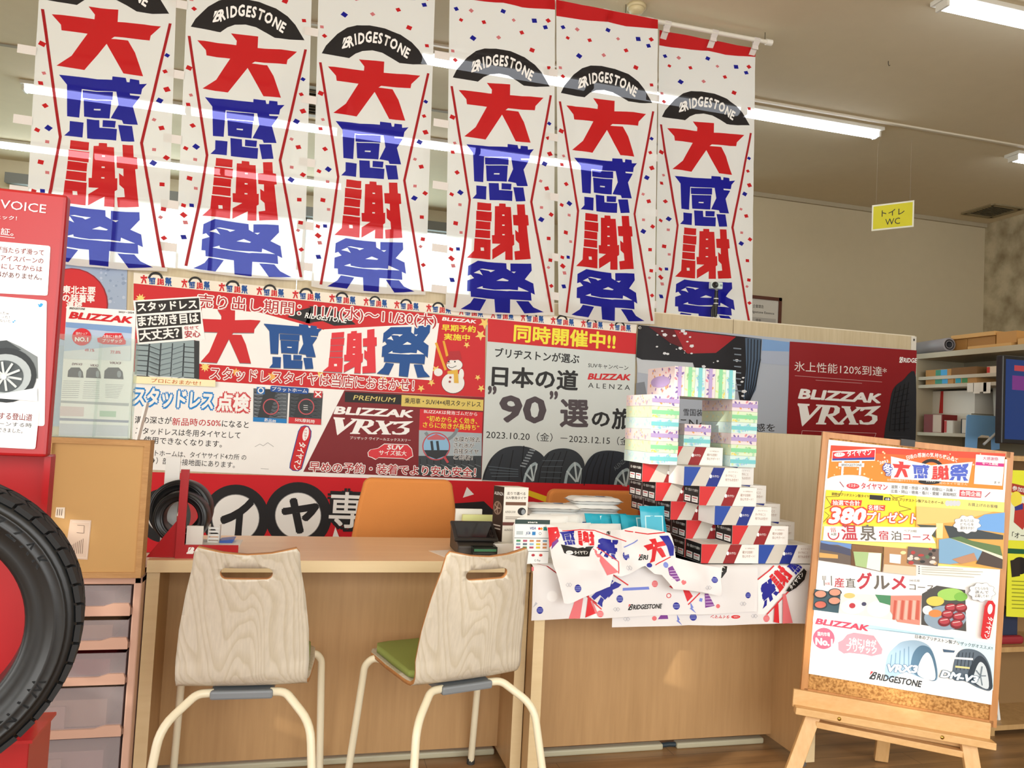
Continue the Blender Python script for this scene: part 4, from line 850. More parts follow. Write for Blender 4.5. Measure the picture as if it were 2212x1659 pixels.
def make_chair(mtx, label):
    t = thing('plywood_chair', label, 'chair', group='plywood chairs at the desk', mtx=mtx)
    V, F = bent([shell_outline(), rounded_slot(SMAX-.068, .066, .0155)])
    o = MB().add(V, F, M_ash, True).build('shell', t, world=False)
    q = o.modifiers.new('ply', 'SOLIDIFY'); q.thickness = .0115; q.offset = 0; o.data.materials.append(M_ply); q.material_offset_rim = 1
    cush = [(x*.94, .012+y*1.0) for x, y in [(0, 0), (.12, 0), (.163, .012), (.18, .05), (.182, .18), (.174, .29), (.15, .315), (0, .318)]]; cush = cush+[(-x, y) for x, y in reversed(cush[1:-1])]
    V, F = bent([cush], .017); o = MB().add(V, F, M_green, True).build('seat_pad', t, world=False); q = o.modifiers.new('pad', 'SOLIDIFY'); q.thickness = .018; q.offset = 0
    MB().box(-.082, .082, .035, .30, .388, .412, M_gry).build('under_seat_bracket', t, world=False, bevel=.006)
    for s_ in (-1, 1):
        rear = smooth_path([(s_*.075, .055, .402), (s_*.115, .045, .404), (s_*.188, -.03, .345), (s_*.222, -.10, .0)])
        MB().tube(rear, .0115, M_cream, 12).build('rear_leg', t, world=False)
        fr = smooth_path([(s_*.075, .27, .402), (s_*.185, .325, .425), (s_*.205, .34, .40), (s_*.222, .40, .0)])
        MB().tube(fr, .0115, M_cream, 12).build('front_leg', t, world=False)
        for x, y in ((s_*.222, -.10), (s_*.222, .40)): MB().lathe([(.0135, 0), (.0135, .02)], mat('#3a3a38', .5), Matrix.Translation((x, y, 0)), 12).build('foot_cap', t, world=False)
    return t
def chm(x, y, rz, k=1): return Matrix.Translation((x, y, 0)) @ Matrix.Rotation(rz, 4, 'Z')
CH1 = make_chair(chm(-.138, 2.20, radians(-2)), 'left pale plywood chair, facing straight in to the desk')
CH2 = dup(CH1, chm(.500, 2.19, radians(16)), 'right pale plywood chair, turned so its green seat shows')

# ------------------------------------------------------------------ orange office chairs behind the desk
M_or = mat('#d98a45', .9, kind='orange_felt', bump=.4, bscale=700); M_blk = mat('#1d1c1b', .5)
def office_chair(px0, px1, ptop, label, Y, zb):
    a, b = atY(px0[0], ptop, Y), atY(px1[0], ptop, Y); c, d = atY(px0[1], 1160, Y), atY(px1[1], 1160, Y); zt = a.z
    cx_ = (a.x+b.x)/2; t = thing('office_chair', label, 'chair', (cx_, Y, 0), 0, 'orange office chairs')
    hw = (b.x-a.x)/2; hw2 = (d.x-c.x)/2; z1 = c.z; n = 14
    pts = []
    def sec(z): k = (zt-z)/(zt-z1); return hw+(hw2-hw)*k
    r = .035; out = [(hw-r+r*sin(q), zt-r+r*cos(q)) for q in [pi/2*i/6 for i in range(7)]]+[(sec(z), z) for z in (zt-.1, zt-.2, z1-.03)]+[(sec(z1-.05)-.03, z1-.06)]
    loop = out+[(-x, z) for x, z in reversed(out)]
    M = Matrix(((1, 0, 0, cx_), (0, 0, -1, Y+.03), (0, 1, 0, 0), (0, 0, 0, 1)))
    MB().prism(loop, M_or, M, .055).build('backrest', t, bevel=.014, seg=3)
    MB().box(cx_-.235, cx_+.235, Y+.04, Y+.50, .43, .50, M_or).build('seat', t, bevel=.025, seg=3)
    MB().box(cx_-.04, cx_+.04, Y+.032, Y+.06, .42, z1+.05, M_blk).build('back_support', t)
    MB().tube([(cx_, Y+.27, .09), (cx_, Y+.27, .43)], .028, M_blk, 12).build('gas_column', t)
    b_ = MB()
    for k in range(5): q = 2*pi*k/5+.3; b_.bar((cx_, Y+.27, .10), (cx_+.28*cos(q), Y+.27+.28*sin(q), .07), .045, .03, M_blk)
    b_.build('star_base', t)
    for k in range(5):
        q = 2*pi*k/5+.3; MB().lathe([(0, -.012), (.027, -.012), (.027, .012), (0, .012)], M_blk, Matrix.Translation((cx_+.28*cos(q), Y+.27+.28*sin(q), .028)) @ Matrix.Rotation(pi/2, 4, 'Y'), 14).build('castor', t)
office_chair((785, 765), (978, 992), 1031, 'tall backed orange office chair behind the left desk', 3.25, 0)
office_chair((1184, 1176), (1376, 1384), 1056, 'low backed orange office chair behind the stacked white packets', 3.42, 0)

# ------------------------------------------------------------------ card terminal and small things on the desk
def terminal():
    c = atZ(1022, 1186, TZ); t = thing('card_terminal', 'black payment card terminal with a tilted screen on the desk', 'payment terminal', (c.x, 2.66, TZ)); k = mat('#1c1a19', .35, spec=.6); x0 = atY(975, 1150, 2.66).x; x1 = atY(1068, 1150, 2.66).x; Y = 2.66
    side = [(-.075, 0), (.085, 0), (.085, .085), (.05, .082), (-.03, .044), (-.075, .03)]
    M = Matrix(((0, 0, 1, x0+.012), (1, 0, 0, Y), (0, 1, 0, TZ), (0, 0, 0, 1)))
    MB().prism(side, mat('#3a342e', .45), M, x1-x0-.02).build('body', t, bevel=.006)
    U = Vector((1, 0, 0)); V = Vector((0, .90, .436)); N = U.cross(V); cc_ = Vector(((x0+x1)/2+.002, Y-.004, TZ+.070)); hw = (x1-x0)/2
    sc = MB().obox(cc_, U, V, N, hw, .058, .006, k).build('screen', t, bevel=.004)
    MB().obox(cc_+N*.0066, U, V, N, hw-.012, .046, .0006, gloss('#0c0c10', .06)).build('screen_glass', sc)
    MB().obox((cc_.x+.02, Y-.088, TZ+.020), (1, 0, 0), (0, 1, 0), (0, 0, 1), hw*.55, .02, .012, gloss('#17201b', .15)).build('card_slot', t)
    MB().obox((cc_.x+.02, Y-.109, TZ+.022), (1, 0, 0), (0, 1, 0), (0, 0, 1), hw*.5, .001, .004, gloss('#3e7a55', .2)).build('card_reader_edge', t)
terminal()
def carton(name, label, cat, x0, x1, y0, y1, z0, z1, m, group=None): return tag(rebase(MB().box(x0, x1, y0, y1, z0, z1, m).build(name, bevel=.0012), ((x0+x1)/2, (y0+y1)/2, z0)), label, cat, group)
# pads behind the terminal
a = atY(985, 1099, 2.86); b = atY(1040, 1140, 2.86); carton('paper_pad', 'white paper pad standing behind the card terminal', 'paper pad', a.x, b.x, 2.86, 2.875, TZ, a.z, paper('#ecebe4'))
a = atY(1000, 1112, 2.82); b = atY(1068, 1140, 2.82); carton('paper_pad', 'pale yellow green paper pad standing in front of the white one', 'paper pad', a.x, b.x, 2.82, 2.84, TZ, a.z, paper('#e6eaa0'))
# low white box, tyre advert box on it
a, b = atY(1066, 1166, 2.60), atY(1122, 1190, 2.60); carton('white_box', 'low white box under the tall brown tyre advert box', 'box', a.x, a.x+.155, 2.60, 2.80, TZ, TZ+.036, paper('#e9e7e2'))
def advert():
    zb = TZ+.0365; Y0 = 2.64; x0 = atY(1084, 1165, Y0).x; x1 = atY(1137, 1168, Y0).x; zt = atY(1084, 1052, Y0).z; xl = atY(1064, 1100, Y0+.06).x
    t = thing('tyre_advert_box', 'tall folded card advert with a brown side beside the card terminal', 'advert box', ((x0+x1)/2, Y0, zb))
    D = Vector((x0, Y0, zb)); L = Vector((xl, Y0+.055, zb)); Rr = Vector((x1, Y0+.004, zb)); Bk = L+(Rr-D); h = zt-zb
    b = MB(); P = [D, Rr, Bk, L]; W_ = paper('#e7e2d7'); K = paper('#3b2a22')
    b.add([p for p in P]+[p+Vector((0, 0, h)) for p in P], [(0, 1, 5, 4), (1, 2, 6, 5), (4, 5, 6, 7), (3, 2, 1, 0)], W_); b.add([D, L, L+Vector((0, 0, h)), D+Vector((0, 0, h)), Bk, Bk+Vector((0, 0, h))], [(1, 0, 3, 2), (4, 1, 2, 5)], K)
    b.build('card_body', t)
    w = (Rr-D).length; s = Sheet(D, Rr-D, (0, 0, 1), px=False); T_ = paper('#4a3a30')
    s.text('走りで選べる', (w*.12, h*.86), (w*.88, h*.86), h*.055, T_); s.text('SUV専用タイヤ', (w*.08, h*.78), (w*.92, h*.78), h*.055, T_)
    s.polyuv([(w*.08, h*.73), (w*.08, h*.67), (w*.92, h*.67), (w*.92, h*.73)], paper('#6e4a35')); s.text('ALENZA LX100', (w*.08, h*.53), (w*.5, h*.53), h*.04, T_, 0); s.disc(w*.76, h*.56, w*.17, BLK, h*.07); s.disc(w*.82, h*.55, w*.08, paper('#8d9296'), h*.05)
    s.polyuv([(w*.0, h*.36), (w*.0, h*.30), (w*.86, h*.30), (w*.86, h*.36)], paper('#6b3b34')); s.text('ALENZA 001', (w*.08, h*.2), (w*.5, h*.2), h*.04, T_, 0); s.disc(w*.78, h*.2, w*.17, BLK, h*.07); s.disc(w*.84, h*.19, w*.08, paper('#8d9296'), h*.05)
    [s.strip([(w*.1, h*(.455-.03*q)), (w*.9, h*(.455-.03*q))], h*.012, paper('#8a7c70')) for q in (0, 1)]; s.build('advert_print', t)
    w = (D-L).length; s = Sheet(L, D-L, (0, 0, 1), px=False); s.text('ALENZA', (w*.08, h*.84), (w*.95, h*.84), h*.06, WH, .0)
    s.ring(w*.45, h*.60, w*.30, w*.40, paper('#8d7464')); s.disc(w*.45, h*.6, w*.28, paper('#5b4034'), h*.1)
    for k in range(5): s.strip([(w*.45, h*.6), (w*.45+w*.27*cos(k*1.257), h*.6+h*.10*sin(k*1.257))], w*.06, paper('#b59a86'))
    [s.strip([(w*.12, h*(.28-.06*q)), (w*.8, h*(.28-.06*q))], h*.022, paper('#b9aba0')) for q in (0, 1)]; s.build('side_print', t)
advert()
def cardsign():
    Y = 2.42; A = atY(1113, 1122, Y); B = atY(1188, 1127, Y); C_ = atY(1188, 1215, Y); zb = TZ+.0015; t = thing('payment_sign', 'white upright payment card sign on the desk beside the printed cloth', 'sign', ((A.x+B.x)/2, Y, zb))
    w = B.x-A.x; h = A.z-zb; s = Sheet((A.x, Y, zb), (1, 0, 0), (0, 0, 1), px=False)
    s.base([(0, 0), (w, 0), (w, h), (0, h)], paper('#f3f3f1'), .003); s.polyuv([(0, h*.90), (w, h*.90), (w, h), (0, h)], paper('#2f4440')); s.text('stera', (w*.36, h*.925), (w*.64, h*.925), h*.045, WH, .01)
    for z in (.58, .28): s.polyuv([(0, h*z), (w, h*z), (w, h*(z+.012)), (0, h*(z+.012))], paper('#4b5a58'))
    s.text('VISA', (w*.42, h*.78), (w*.6, h*.78), h*.06, paper('#1c3a8c'), .02, .2); s.disc(w*.70, h*.80, w*.035, paper('#d8232a')); s.disc(w*.76, h*.80, w*.035, paper('#ef9a2a')); s.text('JCB', (w*.32, h*.67), (w*.45, h*.67), h*.06, paper('#2c5a8f'), .02); s.polyuv([(w*.5, h*.65), (w*.6, h*.65), (w*.6, h*.73), (w*.5, h*.73)], paper('#2a7fc0')); s.ring(w*.73, h*.69, w*.025, w*.04, paper('#9aa0a4'))
    s.polyuv([(w*.82, h*.76), (w*.95, h*.76), (w*.95, h*.84), (w*.82, h*.84)], paper('#2e7f7a')); s.polyuv([(w*.05, h*.66), (w*.24, h*.66), (w*.24, h*.74), (w*.05, h*.74)], paper('#b9c4c6'))
    rr = random.Random(9)
    for i in range(15):
        u, v = .06+(i % 5)*.19, .5-(i//5)*.075; s.polyuv([(w*u, h*v), (w*(u+.12), h*v), (w*(u+.12), h*(v+.045)), (w*u, h*(v+.045))], paper(rr.choice(['#d9c23b', '#7fa0b8', '#c98a5a', '#46905f', '#b54f6b', '#8db7cf', '#5d6c78'])))
    for i in range(4): s.disc(w*(.12+i*.22), h*.2, w*.05, paper(rr.choice(['#c9413c', '#d86c3c', '#b5323f'])), h*.03)
    s.text('G Pay', (w*.6, h*.06), (w*.78, h*.06), h*.05, paper('#6a6f74'), 0); s.build('sign_card', t)
    MB().add([(A.x+.01, Y+.0035, zb), (B.x-.01, Y+.0035, zb), (B.x-.01, Y+.05, zb), (A.x+.01, Y+.05, zb), (A.x+.01, Y+.0035, zb+h*.6), (B.x-.01, Y+.0035, zb+h*.6)], [(0, 1, 2, 3), (3, 2, 5, 4)], paper('#dcdcd8')).build('prop', t, solid=.001)
cardsign()
# ------------------------------------------------------------------ printed cloths
k6 = crop(1330, 780, 3.606); kc = crop(1120, 1120, 3.3515)
CW = fabric('#eceaea', 0, .12); CB = paper('#1b1f8e'); CRD = paper('#d0232c'); CPK = paper('#dd6f74'); CPU = paper('#7a3d8f'); CLB = paper('#6f7fd0'); CGY = paper('#b9bac2')
def dots(S, x, y, r, c):
    S.disc(x, y, r, c, r*1.1)
    for i in (-1, 0, 1): S.strip([(x-r*.8, y+i*r*.45), (x+r*.8, y+i*r*.45)], r*.14, paper('#9aa4dd') if c is CB or c is CLB else paper('#e6a3a5'))
def squares(S, x, y): S.strip([(x-14, y), (x, y-14), (x+14, y), (x, y+14), (x-14, y)], 2.5, CGY); S.strip([(x+4, y), (x+18, y-14), (x+32, y), (x+18, y+14), (x+4, y)], 2.5, CGY)
def bolt(S, x, y): S.poly([(x, y), (x+22, y+40), (x+12, y+42), (x+40, y+80), (x-6, y+46), (x+4, y+44)], CLB)
zt = TZ+.004
def draw1(S):
    S.strip([(150, 300), (560, 610)], 8, paper('#a8242c'))
    S.glyph('sai', [(600, 395), (765, 490), (590, 640), (470, 510)], CB); S.strip([(650, 385), (790, 480)], 9, CRD); S.strip([(490, 560), (590, 650)], 8, CRD)
    S.poly([(425, 530), (470, 540), (440, 720), (362, 725)], CPK); S.poly([(500, 545), (545, 680), (475, 712)], CRD); S.poly([(515, 560), (560, 675), (545, 682)], CPK)
    for q in ((150, 660, 24), (725, 577, 24), (1140, 632, 24), (1385, 430, 20), (1660, 555, 20)): dots(S, *q, CB)
    for q in ((580, 682, 22), (985, 472, 22)): dots(S, *q, CPK)
    S.poly([(750, 500), (940, 492), (945, 512), (748, 520)], CLB); S.ring(1087, 558, 13, 18, CRD)
    S.poly([(1088, 492), (1120, 476), (1165, 492), (1112, 506)], CRD); S.poly([(1185, 505), (1225, 508), (1255, 560), (1216, 600)], CRD); S.strip([(1220, 620), (1305, 535)], 8, CRD)
    S.poly([(1338, 540), (1365, 540), (1405, 625), (1338, 640)], CPU)
    for i in range(4): S.strip([(1342, 555+i*22), (1372+i*9, 552+i*22)], 4, paper('#d9bfe0'))
    S.disc(1430, 628, 15, CPK); bolt(S, 1235, 600); squares(S, 690, 650); squares(S, 1612, 615)
    S.poly([(1305, 570), (1322, 575), (1315, 598), (1296, 592)], CLB)
    S.logo((785, 655), (1032, 648), 34, BLK, CRD, .03); S.logoholes(paper('#eceaea'))
    S.disc(240, 560, 40, paper('#f0efee')); S.poly([(95, 350), (112, 352), (110, 378), (95, 380)], CPK)
    S.poly([(1440, 435), (1465, 370), (1490, 340), (1515, 345), (1505, 385), (1470, 428)], BLK); S.text('タイヤ', (1450, 425), (1505, 350), 34, WH, .02)
    S.poly([(100, 640), (120, 600), (132, 612)], CGY)
def draw2(S):
    S.poly([(1725, 440), (1865, 340), (2052, 340), (2060, 352), (1790, 690), (1725, 690)], paper('#f0efee'))
    S.glyph('sai', [(1735, 490), (1840, 415), (1890, 530), (1760, 655)], CB); S.glyph('sha', [(1790, 430), (1900, 330), (1985, 420), (1880, 540)], CRD); S.glyph('kan', [(1935, 345), (2010, 300), (2060, 350), (1995, 415)], CB)
    S.strip([(1725, 440), (1850, 345)], 8, CRD); S.strip([(1785, 692), (2075, 395)], 8, CRD)
    S.poly([(1928, 520), (2010, 410), (2060, 362), (2078, 380), (2060, 440), (2000, 500), (1950, 528)], BLK); S.text('タイヤマン', (1968, 515), (2058, 405), 36, WH, .02)
    S.poly([(1845, 625), (1870, 595), (1880, 755), (1838, 745)], CRD); S.poly([(1905, 545), (1925, 540), (1975, 752), (1905, 758)], CPK)
    dots(S, 1790, 722, 23, CPK); dots(S, 1262, 712, 24, CB); S.disc(975, 718, 17, CPK)
    S.poly([(1020, 695), (1070, 695), (1075, 722), (1000, 724)], CPU); bolt(S, 1140, 690); squares(S, 765, 722); squares(S, 1690, 702)
    S.text('タイヤマン', (1515, 692), (1380, 692), 26, CRD, .02); S.disc(1560, 706, 34, CRD, 13); S.text('ミスター', (1580, 698), (1538, 698), 14, WH, .01)
def place(name, label, xl, xr, ybl, ybr, Y, draw, depth, sd):
    S = Sheet((0, Y, 0), (1, 0, 0), (0, 0, 1)).use(kc); a, b = S.P((xl, ybl)), S.P((xr, ybr))
    def q(S): draw(S)
    S2 = Sheet((0, Y, 0), (1, 0, 0), (0, 0, 1)).use(kc)
    S2.b = ([a, b, (b[0], zt+depth), (a[0], zt+depth)], CW, .001, CW)
    draw(S2); r = random.Random(sd); ph = [r.uniform(0, 6) for _ in range(5)]
    def d(u, v, n):
        k = v-(zt-.010); R_ = .010
        if k > 0:
            if k < R_*pi/2: an = k/R_; return (u, Y+R_-(R_+n)*cos(an), zt-.010+(R_+n)*sin(an))
            return (u, Y+R_+(k-R_*pi/2), zt+n)
        dd = -k; return (u, Y-n-abs(.013*sin(u*9+ph[0]+dd*3)*min(1, dd/.12)+.004*sin(u*23+ph[1])*min(1, dd/.2))*.9, v)
    return tag(S2.mesh(deform=d, bis=(.04, .0157)).build(name), label, 'cloth', 'printed festival cloths')
place('printed_cloth', 'printed white festival cloth hanging lower at the right desk, partly under the other', 668, 2125, 782, 755, 2.3965, draw2, .30, 5)
place('printed_cloth', 'upper printed white festival cloth with a black wordmark, hanging over the right desk', 88, 1722, 735, 672, 2.384, draw1, .26, 6)
# crumpled cloth bundled round the packets
def rumple():
    Y0 = 2.372; S = Sheet((0, Y0, 0), (1, 0, 0), (0, 0, 1)).use(kc)
    S.b = ([S.P(p) for p in ((225, 60), (235, 330), (300, 590), (330, 592), (640, 480), (660, 390), (700, 402), (900, 335), (960, 390), (1010, 395), (1080, 490), (1290, 515), (1430, 548), (1420, 430), (1440, 345), (1330, 330), (1130, 280), (1110, 110), (1040, 95), (880, 70), (780, 95), (560, 85), (330, 90), (262, 58))], CW, .001, CW)
    S.glyph('kan', [(305, 95), (425, 90), (430, 195), (330, 195)], CB); S.glyph('sha', [(432, 95), (560, 100), (545, 200), (432, 200)], CRD); S.glyph('sai', [(560, 130), (760, 165), (690, 290), (550, 260)], CB)
    S.poly([(230, 75), (300, 70), (312, 130), (300, 150), (225, 215)], CRD); S.poly([(250, 180), (295, 150), (300, 170), (240, 225)], CPU)
    S.poly([(312, 190), (430, 215), (545, 200), (515, 240), (500, 268), (420, 270), (330, 250)], BLK); S.disc(368, 245, 26, WH, 13); S.text('タイヤマン', (400, 258), (498, 255), 26, WH, .02); S.text('ミスター', (348, 250), (390, 250), 13, BLK, .005)
    S.strip([(330, 95), (560, 90), (790, 170)], 6, CRD); S.poly([(535, 215), (555, 225), (690, 370), (620, 400)], CPK); S.strip([(560, 205), (700, 300), (690, 380)], 5, CRD)
    dots(S, 405, 490, 25, CB); dots(S, 770, 268, 25, CB); dots(S, 1052, 330, 18, CLB); dots(S, 1385, 430, 20, CB)
    S.poly([(765, 208), (872, 155), (870, 162), (770, 212)], CLB); squares(S, 325, 460); squares(S, 760, 342); squares(S, 1330, 485)
    S.strip([(800, 100), (960, 122), (1075, 105)], 7, CRD); S.glyph('dai', [(895, 160), (1075, 140), (1090, 270), (920, 320)], CRD); S.poly([(1030, 130), (1090, 125), (1118, 200), (1115, 265), (1090, 270), (1070, 200)], CB)
    S.strip([(975, 330), (1095, 275)], 6, CRD); S.logo((855, 292), (918, 290), 34, BLK, CRD, .03, 2); S.logoholes(paper('#eceaea'))
    S.poly([(1065, 350), (1098, 335), (1135, 430), (1110, 440), (1065, 395)], CPU)
    for i in range(4): S.strip([(1070, 370+i*18), (1118+i*3, 366+i*18)], 4, paper('#d9bfe0'))
    S.disc(1158, 445, 17, CPK); S.disc(930, 330, 20, CB, 16); S.poly([(650, 100), (668, 96), (662, 120)], BLK)
    for i in range(3): S.strip([(640+i*12, 118), (652+i*12, 98)], 4, BLK)
    zl = TZ+.012
    def d(u, v, n):
        f = .017*sin(u*17+v*9)+.012*sin(u*36+v*24+1.3)+.009*sin(v*44-u*13)
        if v > zl: k = v-zl; return (u, Y0-.012-n+.30*k+.9*k*k*2-abs(f)*.9, v)
        dd = zl-v; return (u, Y0-.016-n-abs(f)*.8-.02*min(1, dd/.1)*abs(sin(u*8+1)), v)
    return tag(S.mesh(deform=d, bis=(.02, .02)).build('printed_cloth'), 'crumpled printed festival cloth bunched in front of the packets', 'cloth', 'printed festival cloths')
rumple()
# ------------------------------------------------------------------ branded tissue boxes, a stepped pile
BL_, BD, BH = .2215, .115, .066; Yf = 2.41
def brand_box(red):
    W_ = paper('#e8e6e1'); c1, c2 = (paper('#c92a2c'), paper('#8d1a1d')) if red else (paper('#23479f'), paper('#1a2c82')); E = paper('#151314') if red else paper('#f1f0ec')
    b = MB().box(-BL_/2, BL_/2, -BD/2, BD/2, 0, BH-.0008, W_)
    s = Sheet((-BL_/2, -BD/2, 0), (1, 0, 0), (0, 0, 1), px=False, eps=.0003); L, h = BL_, BH-.001
    s.polyuv([(0, 0), (L*.12, 0), (L*.28, h), (0, h)], c1); s.polyuv([(L*.12, 0), (L*.375, 0), (L*.50, h), (L*.28, h)], paper('#c9c4ba'))
    s.polyuv([(L*.375, 0), (L*.57, 0), (L*.70, h), (L*.50, h)], c2); s.disc(L*.455, h*.53, L*.022, WH, h*.1); s.text('タイヤマン', (L*.485, h*.46), (L*.60, h*.46), h*.15, WH, .015)
    t_ = paper('#8c5a3c')
    for k, q in enumerate(('確かな技術！', '安心サポート！') if red else ('タイヤのこと', '何でもお任せ！')): s.text(q, (L*.715, h*(.52-k*.22)), (L*(.94 if k else .9), h*(.52-k*.22)), h*.15, t_, .0)
    s.text('タイヤ専門店だから' if red else 'タイヤマン', (L*.76, h*.76), (L*.93, h*.76), h*.07, t_, 0); s.mesh(b)
    s = Sheet((-BL_/2, BD/2, 0), (0, -1, 0), (0, 0, 1), px=False, eps=.0003); s.polyuv([(.001, .001), (BD-.001, .001), (BD-.001, h), (.001, h)], E)
    if red:
        s.text('月に一度はタイヤ点検を！', (BD*.1, h*.66), (BD*.92, h*.66), h*.15, WH, .01)
        for q in (.08, .54):
            s.polyuv([(BD*q, h*.1), (BD*(q+.38), h*.1), (BD*(q+.38), h*.42), (BD*q, h*.42)], WH); s.polyuv([(BD*(q+.05), h*.3), (BD*(q+.33), h*.3), (BD*(q+.33), h*.36), (BD*(q+.05), h*.36)], paper('#b9434a')); s.polyuv([(BD*(q+.05), h*.18), (BD*(q+.26), h*.18), (BD*(q+.26), h*.22), (BD*(q+.05), h*.22)], paper('#a9a9a6'))
    s.mesh(b)
    b.add([(-.07, -.028, BH-.0004), (.07, -.028, BH-.0004), (.07, .028, BH-.0004), (-.07, .028, BH-.0004)], [(0, 1, 2, 3)], paper('#dcd9d2'))
    return b.build('tissue_carton', None)
PR = {True: brand_box(True), False: brand_box(False)}; usedp = {True: 0, False: 0}
def put_box(xl, row, lay, red, label):
    o = PR[red]
    if usedp[red]: o = PR[red].copy(); COL.objects.link(o)
    usedp[red] = 1
    o.matrix_world = Matrix.Translation((xl+BL_/2, Yf+BD/2+row*(BD+.0015), TZ+.0075+lay*BH)); MW[o.name] = o.matrix_world.copy()
    return tag(o, label, 'tissue box', 'printed shop tissue boxes')
def xat(cx_, cy_, row): return atY(*k6(cx_, cy_), Yf+row*(BD+.0015)).x
LN = ['bottom', 'second', 'third', 'fourth', 'fifth', 'top']
A = xat(665, 1545, 0); put_box(A, 0, 0, True, 'red printed tissue box in the bottom front row, left of the blue one'); put_box(A+BL_+.001, 0, 0, False, 'blue printed tissue box at the right end of the bottom row')
front = {1: (905, 1430, True), 2: (768, 1275, False), 3: (650, 1095, True), 4: (530, 955, False)}
for l, (x, y, rd) in front.items(): put_box(xat(x, y, 0), 0, l, rd, '%s printed tissue box at the front of the %s layer of the pile' % ('red' if rd else 'blue', LN[l]))
XT = 1.2385; put_box(XT, 1, 5, True, 'topmost red printed tissue box of the pile, under the two pastel boxes')
backx = {0: xat(535, 1520, 1), 1: xat(545, 1400, 1), 2: xat(425, 1235, 1), 3: xat(308, 1080, 1), 4: xat(205, 925, 1)}
for l, x in backx.items():
    put_box(x, 1, l, True, 'red printed tissue box with black end, second row, left of the %s layer' % LN[l])
    put_box(x+BL_+.001, 1, l, False, 'white end of a printed tissue box peeking out behind, right of the %s layer' % LN[l])
for l in range(0, 4):
    put_box(backx[l], 2, l, True, 'black ended tissue box in the third row of the %s layer' % LN[l])
    if l < 3: put_box(backx[l], 3, l, True, 'black ended tissue box at the back of the %s layer' % LN[l])
# ------------------------------------------------------------------ pastel tissue boxes
TL, TW, TH = .215, .105, .0405
COLS = {'purple': ('#e6d5d6', '#b09ccb', ['#8f78b5', '#e0a25c', '#d58b96', '#7f6aa8']), 'green': ('#d3e4c4', '#86cf9b', ['#9ac98e', '#e6cf6a', '#a9d5b0', '#cbe08a']), 'blue': ('#cde4e1', '#78c6cc', ['#8cc9d4', '#a9c9e6', '#cfe3b0', '#7fbfcf'])}
def mixw(h, k=.45): return '#'+''.join('%02x' % int(int(h[i:i+2], 16)*(1-k)+250*k) for i in (1, 3, 5))
def pastel(kind):
    c0, c1, sp = COLS[kind]; P0, P1 = paper(c0), paper(c1); b = MB().box(-TW/2, TW/2, -TL/2, TL/2, 0, TH-.0006, P0); r = random.Random(len(kind))
    lit_sp = [mixw(q) for q in sp]  # spots paled with white: light on the left face put into their colour
    def blobs(s, w, h, n, z=1, sp=sp):
        for i in range(n): s.disc(r.uniform(.05, .95)*w, r.uniform(.12, .88)*h, r.uniform(.004, .007)*z, paper(r.choice(sp)), r.uniform(.0025, .004)*z, 8, r.uniform(0, 3))
    s = Sheet((-TW/2, -TL/2, 0), (1, 0, 0), (0, 0, 1), px=False, eps=.0003); blobs(s, TW, TH, 18, 1.1); s.polyuv([(.0, TH*.32), (TW, TH*.32), (TW, TH*.66), (.0, TH*.66)], P1); s.mesh(b)
    s = Sheet((-TW/2, TL/2, 0), (0, -1, 0), (0, 0, 1), px=False, eps=.0003); blobs(s, TL, TH, 26, 1, lit_sp); s.mesh(b)
    s = Sheet((TW/2, -TL/2, 0), (0, 1, 0), (0, 0, 1), px=False, eps=.0003); s.polyuv([(0, TH*.32), (TL, TH*.32), (TL, TH*.66), (0, TH*.66)], P1); s.mesh(b)
    s = Sheet((-TW/2, -TL/2, TH-.0006), (1, 0, 0), (0, 1, 0), px=False, eps=.0003); blobs(s, TW, TL, 46, 1.2); s.disc(TW/2, TL/2, TW*.2, P1, TL*.36)
    s.mesh(b)
    return b.build('pastel_tissue_box', None)
PP = {k: pastel(k) for k in COLS}; up = {k: 0 for k in COLS}
def put_p(kind, M, label, group):
    o = PP[kind]
    if up[kind]: o = PP[kind].copy(); COL.objects.link(o)
    up[kind] = 1; o.matrix_world = M; MW[o.name] = M.copy(); return tag(o, label, 'tissue box', group)
ORD = ['purple', 'green', 'blue', 'purple', 'green', 'blue']; NTH = ['topmost', 'second from top', 'third from top', 'fourth from top', 'fifth from top', 'lowest']
Z5 = TZ+.0075+5*BH
def stack(corner, rz, n, z0, name, order):
    M0 = Matrix.Translation(corner) @ Matrix.Rotation(rz, 4, 'Z')
    for k in range(n):
        kd = order[n-1-k]
        jig = Matrix.Translation((TW/2+.001*sin(k*2.1), TL/2+.001*cos(k*1.7), z0-corner.z+k*TH))
        put_p(kd, M0 @ jig, '%s pastel tissue box, %s in the %s stack' % (kd, NTH[n-1-k] if n == 6 else ('top' if k else 'bottom'), name), 'pastel tissue boxes')
c = atY(*k6(264, 800), 2.46); stack(Vector((c.x, c.y, Z5)), radians(1), 6, Z5, 'left', ORD)
c2 = atY(*k6(890, 848), 2.50); stack(Vector((c2.x, c2.y, Z5)), radians(1), 6, Z5, 'right', ORD)
c3 = atY(*k6(527, 702), 2.532); c3 = Vector((c3.x, 2.532, Z5+BH)); stack(c3, radians(-1), 2, Z5+BH, 'low middle', ['purple', 'blue'])
ZT = Z5+6*TH; c4 = atY(*k6(450, 303), 2.48)
for k, kd in enumerate(ORD):
    M = Matrix.Translation((c4.x+.0005, c4.y, ZT)) @ Matrix.Rotation(radians(1), 4, 'Z') @ Matrix.Translation((k*(TH+.0003)+TH-.0006, TL/2, TW/2)) @ Matrix.Rotation(radians(-90), 4, 'Y')
    put_p(kd, M, '%s pastel tissue box on edge in the top row, %s' % (kd, ('patterned face at left end', 'second from left', 'third from left', 'fourth from left', 'fifth from left', 'at the right end')[k]), 'pastel tissue boxes')
